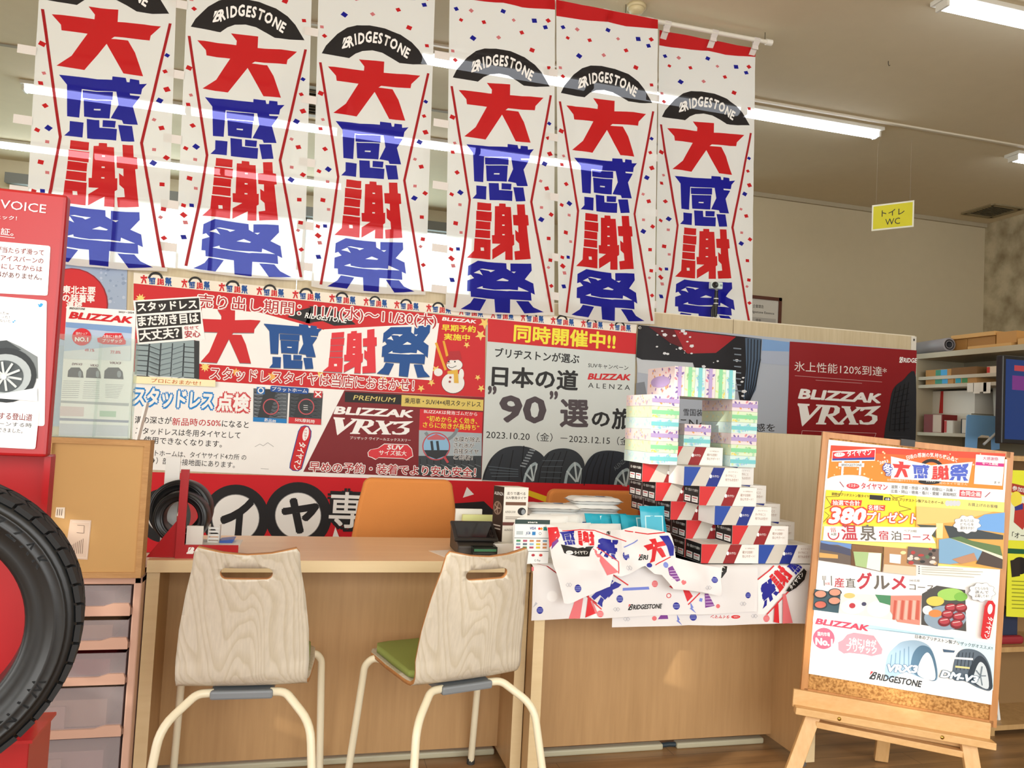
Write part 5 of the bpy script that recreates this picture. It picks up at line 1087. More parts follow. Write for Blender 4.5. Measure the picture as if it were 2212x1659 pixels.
# ------------------------------------------------------------------ packets
def packet(L, W, T, m, printed, name):
    nx, ny = 14, 8; b = MB(); vs_ = []
    for s_ in (1, -1):
        for j in range(ny+1):
            for i in range(nx+1):
                u, v = i/nx, j/ny; e = min(1, min(u, 1-u)/.12); g = min(1, min(v, 1-v)/.18); z = s_*T/2*(sin(e*pi/2)**.7)*(sin(g*pi/2)**.6)
                crimp = .0016*((i % 2)*2-1) if e < .6 else 0
                vs_.append(((u-.5)*L, (v-.5)*W*(1-.04*sin(u*pi)), T/2+z+.0008*s_+.0007*sin(i*1.9+j*1.3)*(1 if s_ > 0 else 0)))
    k = (nx+1)*(ny+1); fs = []
    for j in range(ny):
        for i in range(nx): a = j*(nx+1)+i; fs += [(a, a+1, a+nx+2, a+nx+1), (k+a, k+a+nx+1, k+a+nx+2, k+a+1)]
    b.add(vs_, fs, m, True)
    if printed == 'teal':
        for x0, c in ((0, '#9fe0ea'),):
            b.add([(-.03, -W*.36, T+.0012), (L*.3, -W*.36, T+.0012), (L*.3, W*.36, T+.0012), (-.03, W*.36, T+.0012)], [(0, 1, 2, 3)], paper('#c9eef2')); b.add([(-.026, -W*.32, T+.0016), (L*.28, -W*.32, T+.0016), (L*.28, W*.32, T+.0016), (-.026, W*.32, T+.0016)], [(0, 1, 2, 3)], paper('#4fb6cf'))
    else:
        s = Sheet((-L*.3, -W*.25, T+.0012), (1, 0, 0), (0, 1, 0), px=False, eps=.0003); g = paper('#9aa3ae')
        [s.strip([(L*.05, W*(.14+.09*q)), (L*(.32-.05*q), W*(.14+.09*q))], W*.03, g) for q in (0, 1, 2)]; s.polyuv([(L*.36, W*.25), (L*.55, W*.25), (L*.55, W*.42), (L*.36, W*.42)], paper('#2d4f93')); s.mesh(b)
    return b.build(name, None)
M_pk = mat('#f2f2ef', .28, kind='plastic_film', bump=.25, bscale=40); M_tl = mat('#22a6c0', .25, kind='plastic_film', bump=.25, bscale=40)
wp = packet(.20, .125, .024, M_pk, 'white', 'wipes_packet'); tp = packet(.17, .10, .018, M_tl, 'teal', 'wipes_packet'); un = {id(wp): 0, id(tp): 0}
def put_k(src, M, label):
    o = src
    if un[id(src)]: o = src.copy(); COL.objects.link(o)
    un[id(src)] = 1; o.matrix_world = M; MW[o.name] = M.copy(); return tag(o, label, 'wipes packet', 'packets of wipes')
def TR(x, y, z, rz=0, rx=0, ry=0): return Matrix.Translation((x, y, z)) @ Matrix.Rotation(rz, 4, 'Z') @ Matrix.Rotation(rx, 4, 'X') @ Matrix.Rotation(ry, 4, 'Y')
ZP = TZ+.006; xa = atY(1190, 1110, 2.76).x; xb = atY(1278, 1100, 2.80).x
nl, nr = 6, 7; W7 = ['bottom', 'second', 'third', 'fourth', 'fifth', 'sixth', 'seventh']
for k in range(nl): put_k(wp, TR(xa+.004*sin(k*2), 2.76+.004*cos(k*3), ZP+k*.0262, radians(2*sin(k))), 'white wipes packet lying %s from below in the left flat stack' % W7[k])
for k in range(nr): put_k(wp, TR(xb+.006*sin(k*2+1), 2.79+.004*cos(k*3), ZP+k*.0262, radians(-3+2*sin(k*1.3))), 'white wipes packet lying %s from below in the right flat stack' % W7[k])
x0 = atY(1160, 1135, 2.60).x
for k, (px_, py_, Y, rz, rx, lab) in enumerate(((1168, 1133, 2.63, -8, 62, 'leftmost white wipes packet leaning in the front row'), (1205, 1130, 2.645, 6, 55, 'second white wipes packet leaning in the front row'), (1250, 1128, 2.66, -5, 50, 'third white wipes packet leaning in the front row, blue mark showing'), (1222, 1150, 2.555, 4, 66, 'lowest white wipes packet leaning closest to the crumpled cloth'), (1285, 1150, 2.56, -4, 60, 'white wipes packet leaning in front of the teal ones'))):
    p = atY(px_, py_, Y); h = p.z-TZ
    put_k(wp, TR(p.x, Y, p.z-.030, radians(rz), radians(rx)), lab)
for k, (px_, py_, Y, rz, rx, lab) in enumerate(((1312, 1128, 2.64, 5, 58, 'leftmost teal wipes packet, lying lower behind the crumpled cloth'), (1340, 1130, 2.625, -6, 55, 'second teal wipes packet from the left'), (1368, 1131, 2.61, 4, 60, 'third teal wipes packet from the left'), (1390, 1132, 2.58, -3, 62, 'fourth teal wipes packet, behind the upright one'))):
    p = atY(px_, py_, Y); put_k(tp, TR(p.x, Y, p.z-.018, radians(rz), radians(rx)), lab)
p = atY(1412, 1140, 2.50); put_k(tp, TR(p.x, 2.515, p.z-.012, radians(6), radians(80), 0) @ Matrix.Rotation(radians(90), 4, 'Z'), 'upright teal wipes packet at the right, beside the printed boxes')
# ------------------------------------------------------------------ easel with the campaign poster
EK = .945; PM = CAM+(Vector((2.077, 2.307, .735))-CAM)*EK; ya, ti, ro = radians(-25.85), radians(3.36), radians(-3.64)
eU = Vector((cos(ya), sin(ya), 0)); eN = Vector((sin(ya), -cos(ya), 0)); eV = (Vector((0, 0, 1))*cos(ti)-eN*sin(ti)); eN2 = eU.cross(eV)
U2 = eU*cos(ro)+eV*sin(ro); V2 = eV*cos(ro)-eU*sin(ro)
M_pine = wood('pine', '#e6bd85', '#cf9f63', .45, 'X', 1.2, .8); M_pinez = wood('pine_upright', '#e6bd85', '#cf9f63', .45, 'Z', 1.2, .8); M_cork = mat('#bd8a4e', .9, kind='cork', bump=.6, bscale=260); M_bf = wood('board_frame', '#c98f55', '#ad7440', .4, 'Z', 1.5)
def cork_mat():
    m, n, l, b = nodemat('cork_board'); b.inputs['Roughness'].default_value = .9
    tc = n.new('ShaderNodeTexCoord'); nz = n.new('ShaderNodeTexNoise'); nz.inputs['Scale'].default_value = 120; nz.inputs['Detail'].default_value = 4; l.new(tc.outputs['Object'], nz.inputs['Vector'])
    cr = n.new('ShaderNodeValToRGB'); cr.color_ramp.elements[0].position = .35; cr.color_ramp.elements[1].position = .62; cr.color_ramp.elements[0].color = lin('#93622e'); cr.color_ramp.elements[1].color = lin('#cf9c5c'); l.new(nz.outputs['Fac'], cr.inputs['Fac']); l.new(cr.outputs['Color'], b.inputs['Base Color']); return m
E3 = lambda u, v, n=0: PM+U2*u+V2*v+eN2*n
PWd, PHt = .594*EK, .841*EK
bd = thing('cork_board', 'wood framed cork board standing on the easel ledge behind the poster', 'board', E3(0, -PHt/2-.05))
def fbar(mb, u0, u1, v0, v1, n0, n1, m): return mb.obox(E3((u0+u1)/2, (v0+v1)/2, (n0+n1)/2), U2, V2, eN2, (u1-u0)/2, (v1-v0)/2, (n1-n0)/2, m)
hu, vb, vt = PWd/2+.010, -PHt/2-.062, PHt/2+.018
fbar(MB(), -hu, hu, vb, vt, -.016, -.006, cork_mat()).build('cork_sheet', bd)
b = MB(); fbar(b, -hu-.010, -hu+.012, vb-.008, vt+.008, -.024, .0, M_bf); fbar(b, hu-.012, hu+.010, vb-.008, vt+.008, -.024, .0, M_bf); fbar(b, -hu, hu, vt-.012, vt+.008, -.024, .0, M_bf); fbar(b, -hu, hu, vb-.008, vb+.012, -.024, .0, M_bf); b.build('frame', bd)
# poster
S = Sheet(PM+eN2*.003, U2, V2); cg = crop(1720, 930, 4.254); chh = crop(1700, 1260, 4.158)
S.b = ([(-PWd/2, PHt/2), (-PWd/2, -PHt/2), (PWd/2, -PHt/2), (PWd/2, PHt/2)], paper('#f7f6f4'), .0015, WH)
S.use(cg); OR = paper('#ec8a2c')
S.poly([(318, 135), (1922, 212), (1900, 545), (285, 440)], OR); S.poly([(318, 135), (1922, 212), (1915, 270), (314, 190)], paper('#e3472c')); S.poly([(314, 190), (1915, 270), (1912, 330), (308, 255)], paper('#e8672b'))
rr = random.Random(3)
for i in range(60): S.disc(rr.uniform(330, 1880), rr.uniform(190, 450), rr.uniform(5, 10), paper('#f6d7a8'), n=8)
S.disc(480, 450, 190, paper('#f4f7f8'), 42); S.poly([(290, 452), (1910, 550), (1908, 660), (272, 545)], paper('#f3f6f7'))
for x in (418, 580): S.poly([(x, 280), (x+22, 282), (x+12, 410), (x-8, 410)], paper('#e4e6e8'))
S.poly([(322, 285), (332, 190), (728, 166), (722, 278)], WH); S.poly([(330, 262), (336, 200), (722, 178), (718, 250)], paper('#d3222f')); S.poly([(329, 275), (330, 258), (718, 246), (716, 268)], paper('#2b3f9b')); S.disc(395, 222, 50, WH, 20, rot=-.06); S.text('ミスター', (362, 232), (432, 228), 24, paper('#d3222f'), .01); S.text('タイヤマン', (468, 240), (690, 226), 54, WH, .025)
S.poly([(385, 330), (388, 296), (624, 300), (620, 336)], WH); S.text('BRIDGESTONE', (415, 326), (600, 328), 22, paper('#4a4a4a'), .01)
S.ring(1240, 385, 95, 125, BLK, 24, pi*1.02, pi*2.02); S.disc(1225, 470, 105, BLK, 24)
S.warp('日頃の感謝の気持ちを込めて', [(1015, 268), (1130, 242), (1260, 240), (1380, 262), (1480, 292)], 40, WH, .015)
S.poly([(868, 238), (1240, 320), (1618, 288), (1580, 482), (868, 442)], WH)
S.glyph('dai', [(880, 268), (1052, 300), (1050, 436), (880, 430)], paper('#df3b3a')); S.glyph('kan', [(1058, 300), (1228, 322), (1222, 445), (1060, 438)], paper('#4a5fc4'), WH); S.glyph('sha', [(1228, 325), (1402, 318), (1398, 458), (1232, 448)], paper('#df3b3a'), WH); S.glyph('sai', [(1400, 318), (1612, 300), (1580, 465), (1398, 458)], paper('#4a5fc4'), WH)
S.text('2023', (765, 312), (845, 292), 26, WH, .02, .2); S.text('冬', (800, 388), (882, 384), 80, WH, .03, 0, paper('#3f57b5'), .1); S.text('の', (822, 420), (866, 418), 34, WH, .02, 0, paper('#3f57b5'), .1)
S.text('全国557店舗のネットワーク', (830, 462), (1120, 475), 20, paper('#fbe9cf'), .0); S.text('街のタイヤ屋さん', (1310, 492), (1570, 505), 20, paper('#fbe9cf'), .0); S.text('タイヤマン', (1190, 475), (1275, 480), 18, WH, .01)
S.poly([(1650, 220), (1915, 240), (1890, 508), (1630, 490)], WH); S.text('大感謝祭', (1712, 270), (1855, 280), 32, paper('#b8336e'), .01); S.poly([(1648, 288), (1908, 304), (1905, 334), (1645, 318)], paper('#c4257f')); S.text('セール期間', (1705, 312), (1850, 322), 22, WH, .015); S.text('まで', (1815, 488), (1872, 493), 24, paper('#555555'))
S.strip([(398, 470), (436, 520)], 8, paper('#9b4a55')); S.strip([(1780, 568), (1732, 612)], 8, paper('#9b4a55'))
S.disc(520, 510, 60, paper('#d23a47'), 26, rot=.06); S.text('ミスター', (478, 518), (565, 524), 30, WH, .015); S.text('タイヤマン', (595, 536), (838, 550), 58, paper('#c6323f'), .025)
g5 = paper('#56565a'); S.text('滋賀・京都・奈良・大阪・和歌山・兵庫・', (870, 532), (1455, 565), 32, g5, .004); S.text('広島・岡山・徳島・香川・愛媛・高知地区', (868, 572), (1470, 606), 32, g5, .004); S.poly([(1500, 545), (1702, 558), (1696, 618), (1496, 606)], paper('#cf4a54')); S.text('合同企画', (1508, 596), (1690, 608), 44, WH, .02)
S.poly([(272, 545), (1908, 660), (1880, 1275), (1290, 1240), (222, 1035)], paper('#f8e47c')); S.poly([(272, 545), (1100, 600), (1095, 890), (245, 860)], paper('#f6dc38'))
for P in ([(270, 608), (390, 605), (418, 548)], [(270, 612), (320, 690), (258, 720)], [(258, 745), (300, 780), (245, 842)], [(855, 585), (900, 620), (990, 600)], [(935, 640), (945, 690), (1050, 722)], [(1050, 722), (940, 745), (990, 800)]): S.strip(P, 5, paper('#6b5a1c'))
S.text('期間中ブリヂストン製タイヤ', (322, 596), (668, 620), 28, TX, .006); S.poly([(672, 590), (795, 598), (792, 642), (668, 632)], BLK); S.poly([(805, 612), (862, 615), (860, 645), (800, 640)], BLK); S.text('4本', (812, 640), (856, 643), 24, WH, .015); S.text('又は ブリヂストン製アルミホイール', (872, 642), (1350, 678), 28, TX, .006)
for i in range(4): S.disc(1385+i*32, 668, 22, paper('#c9ccd2'), 26)
S.text('お買上げのお客様', (1575, 692), (1845, 714), 30, g5, .006)
R2 = paper('#d9402e')
S.poly([(322, 635), (600, 640), (590, 692), (315, 690)], R2); S.text('抽選で合計', (330, 685), (582, 690), 46, WH, .02); S.poly([(652, 682), (815, 686), (808, 738), (648, 735)], R2); S.text('名様に', (658, 730), (800, 734), 46, WH, .02)
S.text('380', (288, 842), (622, 852), 138, WH, .05, .25, R2, .07); S.text('プレゼント!!', (632, 842), (1165, 858), 96, WH, .035, .15, R2, .07)
# photographs on it
S.poly([(1095, 695), (1908, 752), (1885, 1275), (1300, 1218), (1270, 900), (1090, 880)], paper('#d9a552')); S.poly([(1095, 695), (1800, 745), (1450, 840), (1330, 850), (1100, 860)], paper('#edc477')); S.poly([(1600, 840), (1720, 770), (1905, 752), (1898, 940), (1560, 900)], paper('#6fa3de'))
S.poly([(1100, 862), (1275, 870), (1270, 985), (1240, 960)], paper('#4c5148')); S.poly([(1350, 870), (1560, 890), (1890, 960), (1888, 1000), (1400, 990)], paper('#3c4346')); S.poly([(1275, 850), (1340, 850), (1335, 990), (1280, 985)], paper('#f2d79a')); S.poly([(1300, 1000), (1400, 985), (1700, 1100), (1660, 1190), (1400, 1225), (1300, 1215)], paper('#7da7c8')); S.poly([(1400, 985), (1880, 1150), (1884, 1180), (1700, 1105)], paper('#e7e0c8')); S.poly([(1700, 1105), (1884, 1180), (1880, 1268), (1640, 1220)], paper('#4c3f38'))
S.poly([(1400, 985), (1500, 970), (1600, 1010), (1860, 1060), (1880, 1150)], paper('#5f7a4c')); S.poly([(1420, 1180), (1620, 1120), (1650, 1190), (1500, 1222)], paper('#b98a6b'))
S.poly([(222, 1008), (505, 1040), (500, 1235), (202, 1190)], paper('#6d5f55')); S.poly([(225, 1010), (505, 1042), (500, 1090), (380, 1050), (222, 1040)], paper('#6d93cf')); S.poly([(222, 1028), (370, 1060), (490, 1085), (498, 1150), (380, 1120), (218, 1090)], paper('#4a4d66')); S.poly([(210, 1120), (380, 1140), (380, 1175), (208, 1165)], paper('#d9a860'))
S.poly([(505, 1040), (800, 1066), (785, 1298), (498, 1236)], paper('#6d4a2c')); S.poly([(520, 1110), (780, 1120), (770, 1290), (540, 1240)], paper('#a9c48a')); S.poly([(660, 1120), (775, 1125), (765, 1290), (640, 1262)], paper('#e9ebe4'))
for i in range(5): S.strip([(508, 1055+i*12), (790, 1075+i*12)], 5, paper('#a97b4a'))
S.poly([(800, 1066), (1018, 1085), (1010, 1215), (1092, 1235), (1090, 1330), (790, 1298)], paper('#b98c5f')); S.poly([(850, 1130), (955, 1140), (950, 1222), (850, 1210)], paper('#e6eef0')); S.poly([(800, 1225), (1090, 1250), (1088, 1330), (790, 1298)], paper('#d8c7ab')); S.disc(975, 1120, 26, paper('#f3dfa6'), 16)
S.poly([(1018, 1062), (1302, 1085), (1290, 1245), (1008, 1215)], paper('#6f5f58'))
for i in range(15): S.disc(rr.uniform(1035, 1275), rr.uniform(1085, 1225), rr.uniform(16, 30), paper(rr.choice(['#d9d3c8', '#b6423f', '#5a7a58', '#c9a06a', '#33302e'])), rr.uniform(10, 18), 12)
S.poly([(250, 878), (1285, 888), (1232, 962), (1268, 1032), (238, 1006)], WH)
RA, GA = paper('#bf3b4a'), paper('#6d665f')
S.text('温', (410, 1002), (555, 1005), 140, RA, .02); S.text('泉', (580, 1005), (728, 1008), 140, GA, .02); S.text('宿', (750, 1000), (838, 1003), 82, RA, .015); S.text('泊', (862, 1003), (955, 1006), 82, GA, .015); S.text('コース', (975, 1004), (1222, 1010), 64, RA, .015); S.text('ペア20組', (978, 930), (1095, 934), 24, GA, .0)
S.ring(335, 950, 42, 54, RA, 20, -.3, pi+.3)
for i in range(3): S.strip([(318+i*16, 890), (312+i*16, 905), (322+i*16, 918), (316+i*16, 932)], 5, RA)
S.text('A賞', (310, 962), (362, 964), 26, GA, .0)
for i in range(4): S.disc(1128, 1252+i*20, 6, g5); S.strip([(1142, 1254+i*20), (1142+[380, 560, 540, 480][i], 1272+i*24)], 6, paper('#b9b6a8'))
S.text('産', (352, 1438), (442, 1442), 86, RA, .015); S.text('直', (455, 1442), (545, 1446), 86, GA, .015); S.text('グ', (560, 1455), (700, 1460), 150, RA, .03); S.text('ル', (712, 1462), (862, 1466), 140, GA, .03); S.text('メ', (875, 1466), (1012, 1470), 140, RA, .03); S.text('コース', (1040, 1466), (1268, 1478), 62, GA, .015); S.text('340名様', (1040, 1388), (1135, 1392), 22, GA, 0)
for i in range(4): S.strip([(240+i*10, 1335), (242+i*9, 1375)], 4, GA)
S.strip([(255, 1375), (258, 1425)], 7, GA); S.strip([(322, 1335), (325, 1425)], 9, GA); S.text('B賞', (268, 1418), (310, 1420), 24, RA, 0)
S.use(chh)
S.poly([(248, 52), (482, 92), (462, 268), (232, 238)], paper('#3d5a66'))
for x, y in ((300, 100), (430, 85), (300, 195), (425, 160)): S.disc(x, y, 62, paper('#2c3a40'), 40); S.disc(x, y-4, 50, paper(rr.choice(['#c96a5a', '#d99a82', '#e2c0a6'])), 30)
S.poly([(482, 92), (960, 108), (955, 330), (700, 290), (468, 268)], paper('#e3e6e4')); S.disc(590, 210, 110, paper('#f3f3f0'), 66); S.disc(585, 200, 28, paper('#c23b47'), 24); S.disc(690, 185, 22, paper('#4a4a66'), 18); S.disc(560, 110, 50, paper('#e6c77a'), 24); S.disc(820, 230, 105, paper('#f0f1ef'), 75); S.poly([(790, 100), (935, 110), (940, 200), (830, 170)], paper('#4d8c63'))
S.poly([(930, 110), (1208, 108), (1190, 375), (990, 345), (925, 250)], paper('#d9907f')); 
for i in range(7): S.poly([(960+i*34, 150), (985+i*34, 155), (965+i*36, 330), (945+i*34, 320)], paper('#e8b7a8' if i % 2 else '#c9604f'))
S.poly([(1212, 95), (1345, 20), (1600, 60), (1610, 432), (1205, 372)], paper('#4d4b48')); S.disc(1420, 310, 190, paper('#8fa3b5'), 110); S.disc(1470, 100, 120, paper('#9fcf63'), 55); S.disc(1560, 120, 60, paper('#7fbb4e'), 40); S.disc(1330, 160, 80, paper('#d8c95c'), 44); S.disc(1260, 240, 44, paper('#f0eee8'), 40); S.disc(1330, 270, 60, paper('#e08a4a'), 34)
for x, y in ((1470, 220), (1560, 220), (1440, 280), (1540, 300), (1410, 345), (1520, 365)): S.disc(x, y, 56, paper('#7d1f27'), 42); S.disc(x, y-8, 46, paper('#b3404a'), 28); S.strip([(x-36, y-12), (x+30, y-24)], 6, paper('#efd0cc'))
S.poly([(236, 295), (1868, 548), (1862, 590), (1500, 490), (232, 345)], paper('#bfe2f1')); S.poly([(1480, 480), (1868, 548), (1850, 960), (1700, 940), (1600, 600)], paper('#d3edf5'))
S.text('BLIZZAK', (252, 362), (728, 428), 52, paper('#d8475f'), .05, .3)
S.disc(330, 495, 98, paper('#e2607a'), 96); S.text('No.1', (255, 548), (410, 562), 62, WH, .05); S.text('国内市場', (275, 470), (385, 478), 36, WH, .01)
S.poly([(458, 530), (500, 508), (540, 460), (600, 442), (780, 470), (830, 545), (858, 590), (850, 635), (760, 655), (700, 640), (560, 625), (510, 632), (462, 600)], paper('#ef8f9d')); S.text('2台に1台が', (555, 545), (800, 575), 62, WH, .03); S.text('ブリザック', (530, 605), (805, 638), 66, WH, .03)
S.text('日本のブリヂストン製ブリザックがオススメ!!', (1150, 492), (1845, 602), 34, paper('#4a5a66'), .008)
S.spoly([(890, 860), (900, 660), (980, 560), (1050, 520), (1180, 515), (1290, 580), (1345, 740), (1345, 868), (1240, 860), (1150, 830), (1060, 800)], paper('#9db9cf')); S.spoly([(1120, 790), (1130, 640), (1200, 560), (1290, 590), (1340, 730), (1338, 866), (1250, 862)], paper('#557893')); S.spoly([(1175, 820), (1200, 690), (1260, 620), (1310, 700), (1325, 866)], paper('#e9f2f7'))
for i in range(5): S.strip([(940+i*38, 640-i*18), (925+i*42, 760)], 7, paper('#6f93b0'))
S.spoly([(1490, 860), (1500, 700), (1560, 600), (1680, 595), (1780, 660), (1835, 800), (1832, 958), (1720, 940), (1600, 880)], paper('#5c6a78')); S.spoly([(1630, 870), (1650, 740), (1720, 650), (1790, 700), (1832, 830), (1828, 956)], paper('#2f3a46')); S.spoly([(1680, 880), (1690, 780), (1735, 705), (1790, 770), (1805, 945)], paper('#cfd9e0'))
for i in range(5): S.strip([(1545+i*32, 620), (1520+i*34, 780)], 6, paper('#2c3742')); S.strip([(1735, 830), (1735+50*cos(i*1.25), 830+90*sin(i*1.25))], 10, paper('#6d7c88'))
S.text('VRX3', (885, 790), (1165, 802), 66, paper('#f3f6f8'), .05, .3, paper('#4f7391'), .05); S.text('DM-V3', (1370, 835), (1700, 892), 62, paper('#eef4f7'), .05, .3, paper('#4c6a80'), .05)
S.poly([(1398, 590), (1508, 605), (1498, 622), (1405, 618)], paper('#49627c')); S.strip([(1480, 668), (1668, 680)], 18, paper('#e9eef2')); S.poly([(1510, 738), (1640, 752), (1638, 768), (1508, 755)], paper('#e5d896'))
S.logo((738, 852), (1200, 932), 58, paper('#33363b'), paper('#c9353f'), .035); S.logoholes(WH)
S.use(cg)
for x, y, w, h, L in ((1558, 860, 118, 78, ('あなたは', 'どちらを', '選びますか？')), (1690, 1480, 115, 82, ('どちらかを', '選んで', '応募してネ！'))):
    out = [(x+(w+10*sin(k*9*2*pi/72*1))*cos(2*pi*k/72), y+(h+7*sin(k*9*2*pi/72))*sin(2*pi*k/72)) for k in range(72)]
    S.poly([(x+(a-x)*1.03, y+(b_-y)*1.03) for a, b_ in out], paper('#5c5c62')); S.poly(out, WH)
    for k, q in enumerate(L): S.text(q, (x-62, y-22+k*34), (x+62, y-18+k*34), 28, g5, .0)
S.use(chh); S.poly([(1790, 150), (1830, 150), (1856, 190), (1850, 260), (1805, 480), (1780, 496), (1740, 490), (1725, 465), (1760, 200)], RED); S.disc(1808, 225, 22, WH, 46, rot=.12); S.text('タイヤマン', (1790, 290), (1750, 480), 46, WH, .03)
S.use(None)
po = tag(S.build('campaign_poster'), 'white and orange campaign poster mounted on the easel at right', 'poster')
rebase(po, E3(0, -PHt/2))
b = MB(); fbar(b, -.05, -.005, PHt/2+.008, PHt/2+.030, -.026, .006, mat('#262422', .5)); q = b.build('binder_clip'); tag(q, 'small black clip on the top edge of the easel board', 'clip')
# easel frame
ez = thing('easel', 'pine easel standing on the floor at right, holding the campaign poster', 'easel', (PM.x, PM.y, 0))
ld = vb-.016
def E4(u, v, n): return PM+eU*u+Vector((0, 0, 1))*v+eN*n
lb_ = MB(); A = E3(-hu-.035, ld-.004, .02); Bq = E3(hu+.0, ld-.004, .02)
up_ = (Vector((0, 0, 1))-0*eN)
lb_.bar(E3(-hu-.035, ld-.006, .008), E3(hu-.012, ld-.006, .008), .016, .058, M_pine, V2); lb_.build('ledge_shelf', ez, bevel=.002)
MB().bar(E3(-hu-.030, ld-.037, .034), E3(hu-.008, ld-.037, .034), .022, .042, M_pine, eN2).build('ledge_front', ez, bevel=.002)
MB().bar(E3(-hu+.04, ld-.075, .012), E3(hu-.06, ld-.085, .012), .02, .042, M_pine, eN2).build('cross_rail', ez, bevel=.002)
def leg(px0, px1, n0, z_floor, d_out, lab):
    pass
for u0, u1 in ((-hu+.035, -hu-.045), (hu-.075, hu-.055)):
    a = E3(u0, ld-.045, .010); b_ = E3(u0+(u1-u0), -.735, .10); k = (a.z-0)/(a.z-b_.z); f_ = a+(b_-a)*k; d = (f_-a).normalized()
    MB().bar(a-d*.02, f_-d*.006, .046, .021, M_pinez, eN2).build('front_leg', ez, bevel=.002)
a = E3(.02, .30, -.055); f_ = E3(.06, -.735, -.34); k = a.z/(a.z-f_.z); f2 = a+(f_-a)*k
MB().bar(a, f2-(f2-a).normalized()*.006, .046, .021, M_pinez, eN).build('rear_leg', ez, bevel=.002)
MB().bar(E3(-.05, ld-.05, -.034), E3(-.02, .34, -.034), .042, .02, M_pinez, eN2).build('centre_post', ez, bevel=.002)
MB().bar(E3(-hu+.05, ld-.05, -.012), E3(hu-.08, ld-.05, -.012), .042, .02, M_pine, eN2).build('rear_rail', ez)
for u in (-.185, .125):
    p = E3(u, ld-.037, .046); Mx = Matrix.Translation(p) @ eN2.to_track_quat('Z', 'Y').to_matrix().to_4x4()
    MB().lathe([(0, .012), (.006, .010), (.0075, .004), (.004, 0), (.004, -.006)], metal('#c9a95c', .3), Mx, 14).build('brass_knob', ez)

# ------------------------------------------------------------------ low partition on the right and things behind it
LY = 2.97
lp = thing('low_partition', 'pale woodgrain screen at eye height behind the tissue boxes and easel', 'screen', (1.9, LY, 0))
xa, xb_, xc = atY(1560, 936, LY).x, atY(1812, 940, LY).x, atY(2166, 975, LY-.12).x
zt1 = atY(1700, 937, LY).z
MB().box(xa, xb_, LY, LY+.03, .06, zt1, M_part).build('screen_panel', lp, bevel=.002)
for x in (xa+.05, xb_-.05): MB().box(x-.03, x+.03, LY-.10, LY+.13, 0, .06, mat('#8e9092', .5)).build('foot', lp)
dq = Vector((xc-xb_, -.12, 0)); z2 = atY(2166, 975, LY-.12).z
lp2 = thing('side_counter', 'pale woodgrain counter screen on grey legs behind the easel', 'counter', (xb_, LY, 0)); dq_n = dq.normalized(); c_ = Vector((xb_, LY, 0))+dq/2
MB().obox((c_.x, c_.y+.02, (z2+.33)/2), dq_n, (0, 0, 1), dq_n.cross(Vector((0, 0, 1))), dq.length/2-.002, (z2-.33)/2, .018, wood('grey_woodgrain', '#a98f6c', '#8f7856', .5, 'Z', 1)).build('screen_panel', lp2, bevel=.002)
gl_ = mat('#b9bcb6', .4)
for k in (.03, .97):
    p = Vector((xb_, LY+.02, 0))+dq*k
    MB().tube(smooth_path([p+Vector((0, -.0, .36)), p+Vector((0, -.02, .30)), p+Vector((.0, .02, .16)), p+Vector((0, 0, .0))]), .016, gl_, 10).build('leg', lp2)
p = Vector((xb_, LY+.02, .13)); MB().bar(p+dq*.03, p+dq*.97, .03, .02, gl_).build('stretcher', lp2)
# bin under it
p = atZ(1893, 1572, 0); bn = tag(rebase(MB().lathe([(0, 0), (.075, 0), (.09, .20), (.085, .20), (.07, .01), (0, .01)], mat('#3a211b', .5), Matrix.Translation((p.x+.4, 3.55, 0)), 20).build('waste_bin'), (p.x+.4, 3.55, 0)), 'dark round bin on the floor seen between the easel legs', 'bin')
# grey shelf cabinet
CX = 4.05
ztop = atX(1990, 764, CX).z; yn, yfar = 3.30, atX(1985, 800, CX).y+.12
cab = thing('shelf_cabinet', 'open grey steel shelf cabinet at right beyond the partition', 'cabinet', (CX+.2, (yn+yfar)/2, 0)); m_c = mat('#b3a98f', .45); m_in = mat('#8d8672', .6); D_ = .42
MB().box(CX, CX+D_, yn, yfar, ztop-.035, ztop, m_c).build('top_panel', cab)
MB().box(CX+D_-.02, CX+D_, yn, yfar, .02, ztop-.035, m_in).build('back_panel', cab)
for y in (yfar-.1, yn): MB().box(CX, CX+D_-.02, y, y+(.10 if y > yn else .03), .02, ztop-.035, m_c).build('side_panel', cab)
hz = atX(1985, 905, CX).z; MB().box(CX-.006, CX, yfar-.075, yfar-.055, hz-.09, hz+.05, mat('#6f6846', .5)).build('handle_recess', cab)
sz = [atX(2040, 811, CX).z, atX(2040, 829, CX).z, atX(2040, 935, CX).z, .75, .3]
for z in sz: MB().box(CX+.01, CX+D_-.02, yn+.03, yfar-.1, z-.022, z, mat('#c3bba6', .5)).build('shelf', cab)
def onshelf(name, label, cat, pa, pb, z, dep, m, extra=None, grp=None, off=.02):
    a, b_ = atX(*pa, CX+off), atX(*pb, CX+off); y0, y1 = sorted((a.y, b_.y)); zz = z; h = max(a.z, b_.z)-zz
    mb = MB().box(CX+off, CX+off+dep, y0, y1, zz, zz+h, m)
    if extra: extra(mb, y0, y1, zz, zz+h)
    return tag(rebase(mb.build(name), (CX+off+dep/2, (y0+y1)/2, zz)), label, cat, grp)
CD = mat('#b98a52', .8, kind='cardboard'); 
def band(*cs):
    def f(mb, y0, y1, z0, z1):
        for a, b_, c in cs: ya_, yb2 = y1-(y1-y0)*a, y1-(y1-y0)*b_; mb.add([(CX+.0192, ya_, z0+.003), (CX+.0192, yb2, z0+.003), (CX+.0192, yb2, z1-.003), (CX+.0192, ya_, z1-.003)], [(0, 1, 2, 3)], paper(c))
    return f
G_ = 'small boxes in the grey cabinet'
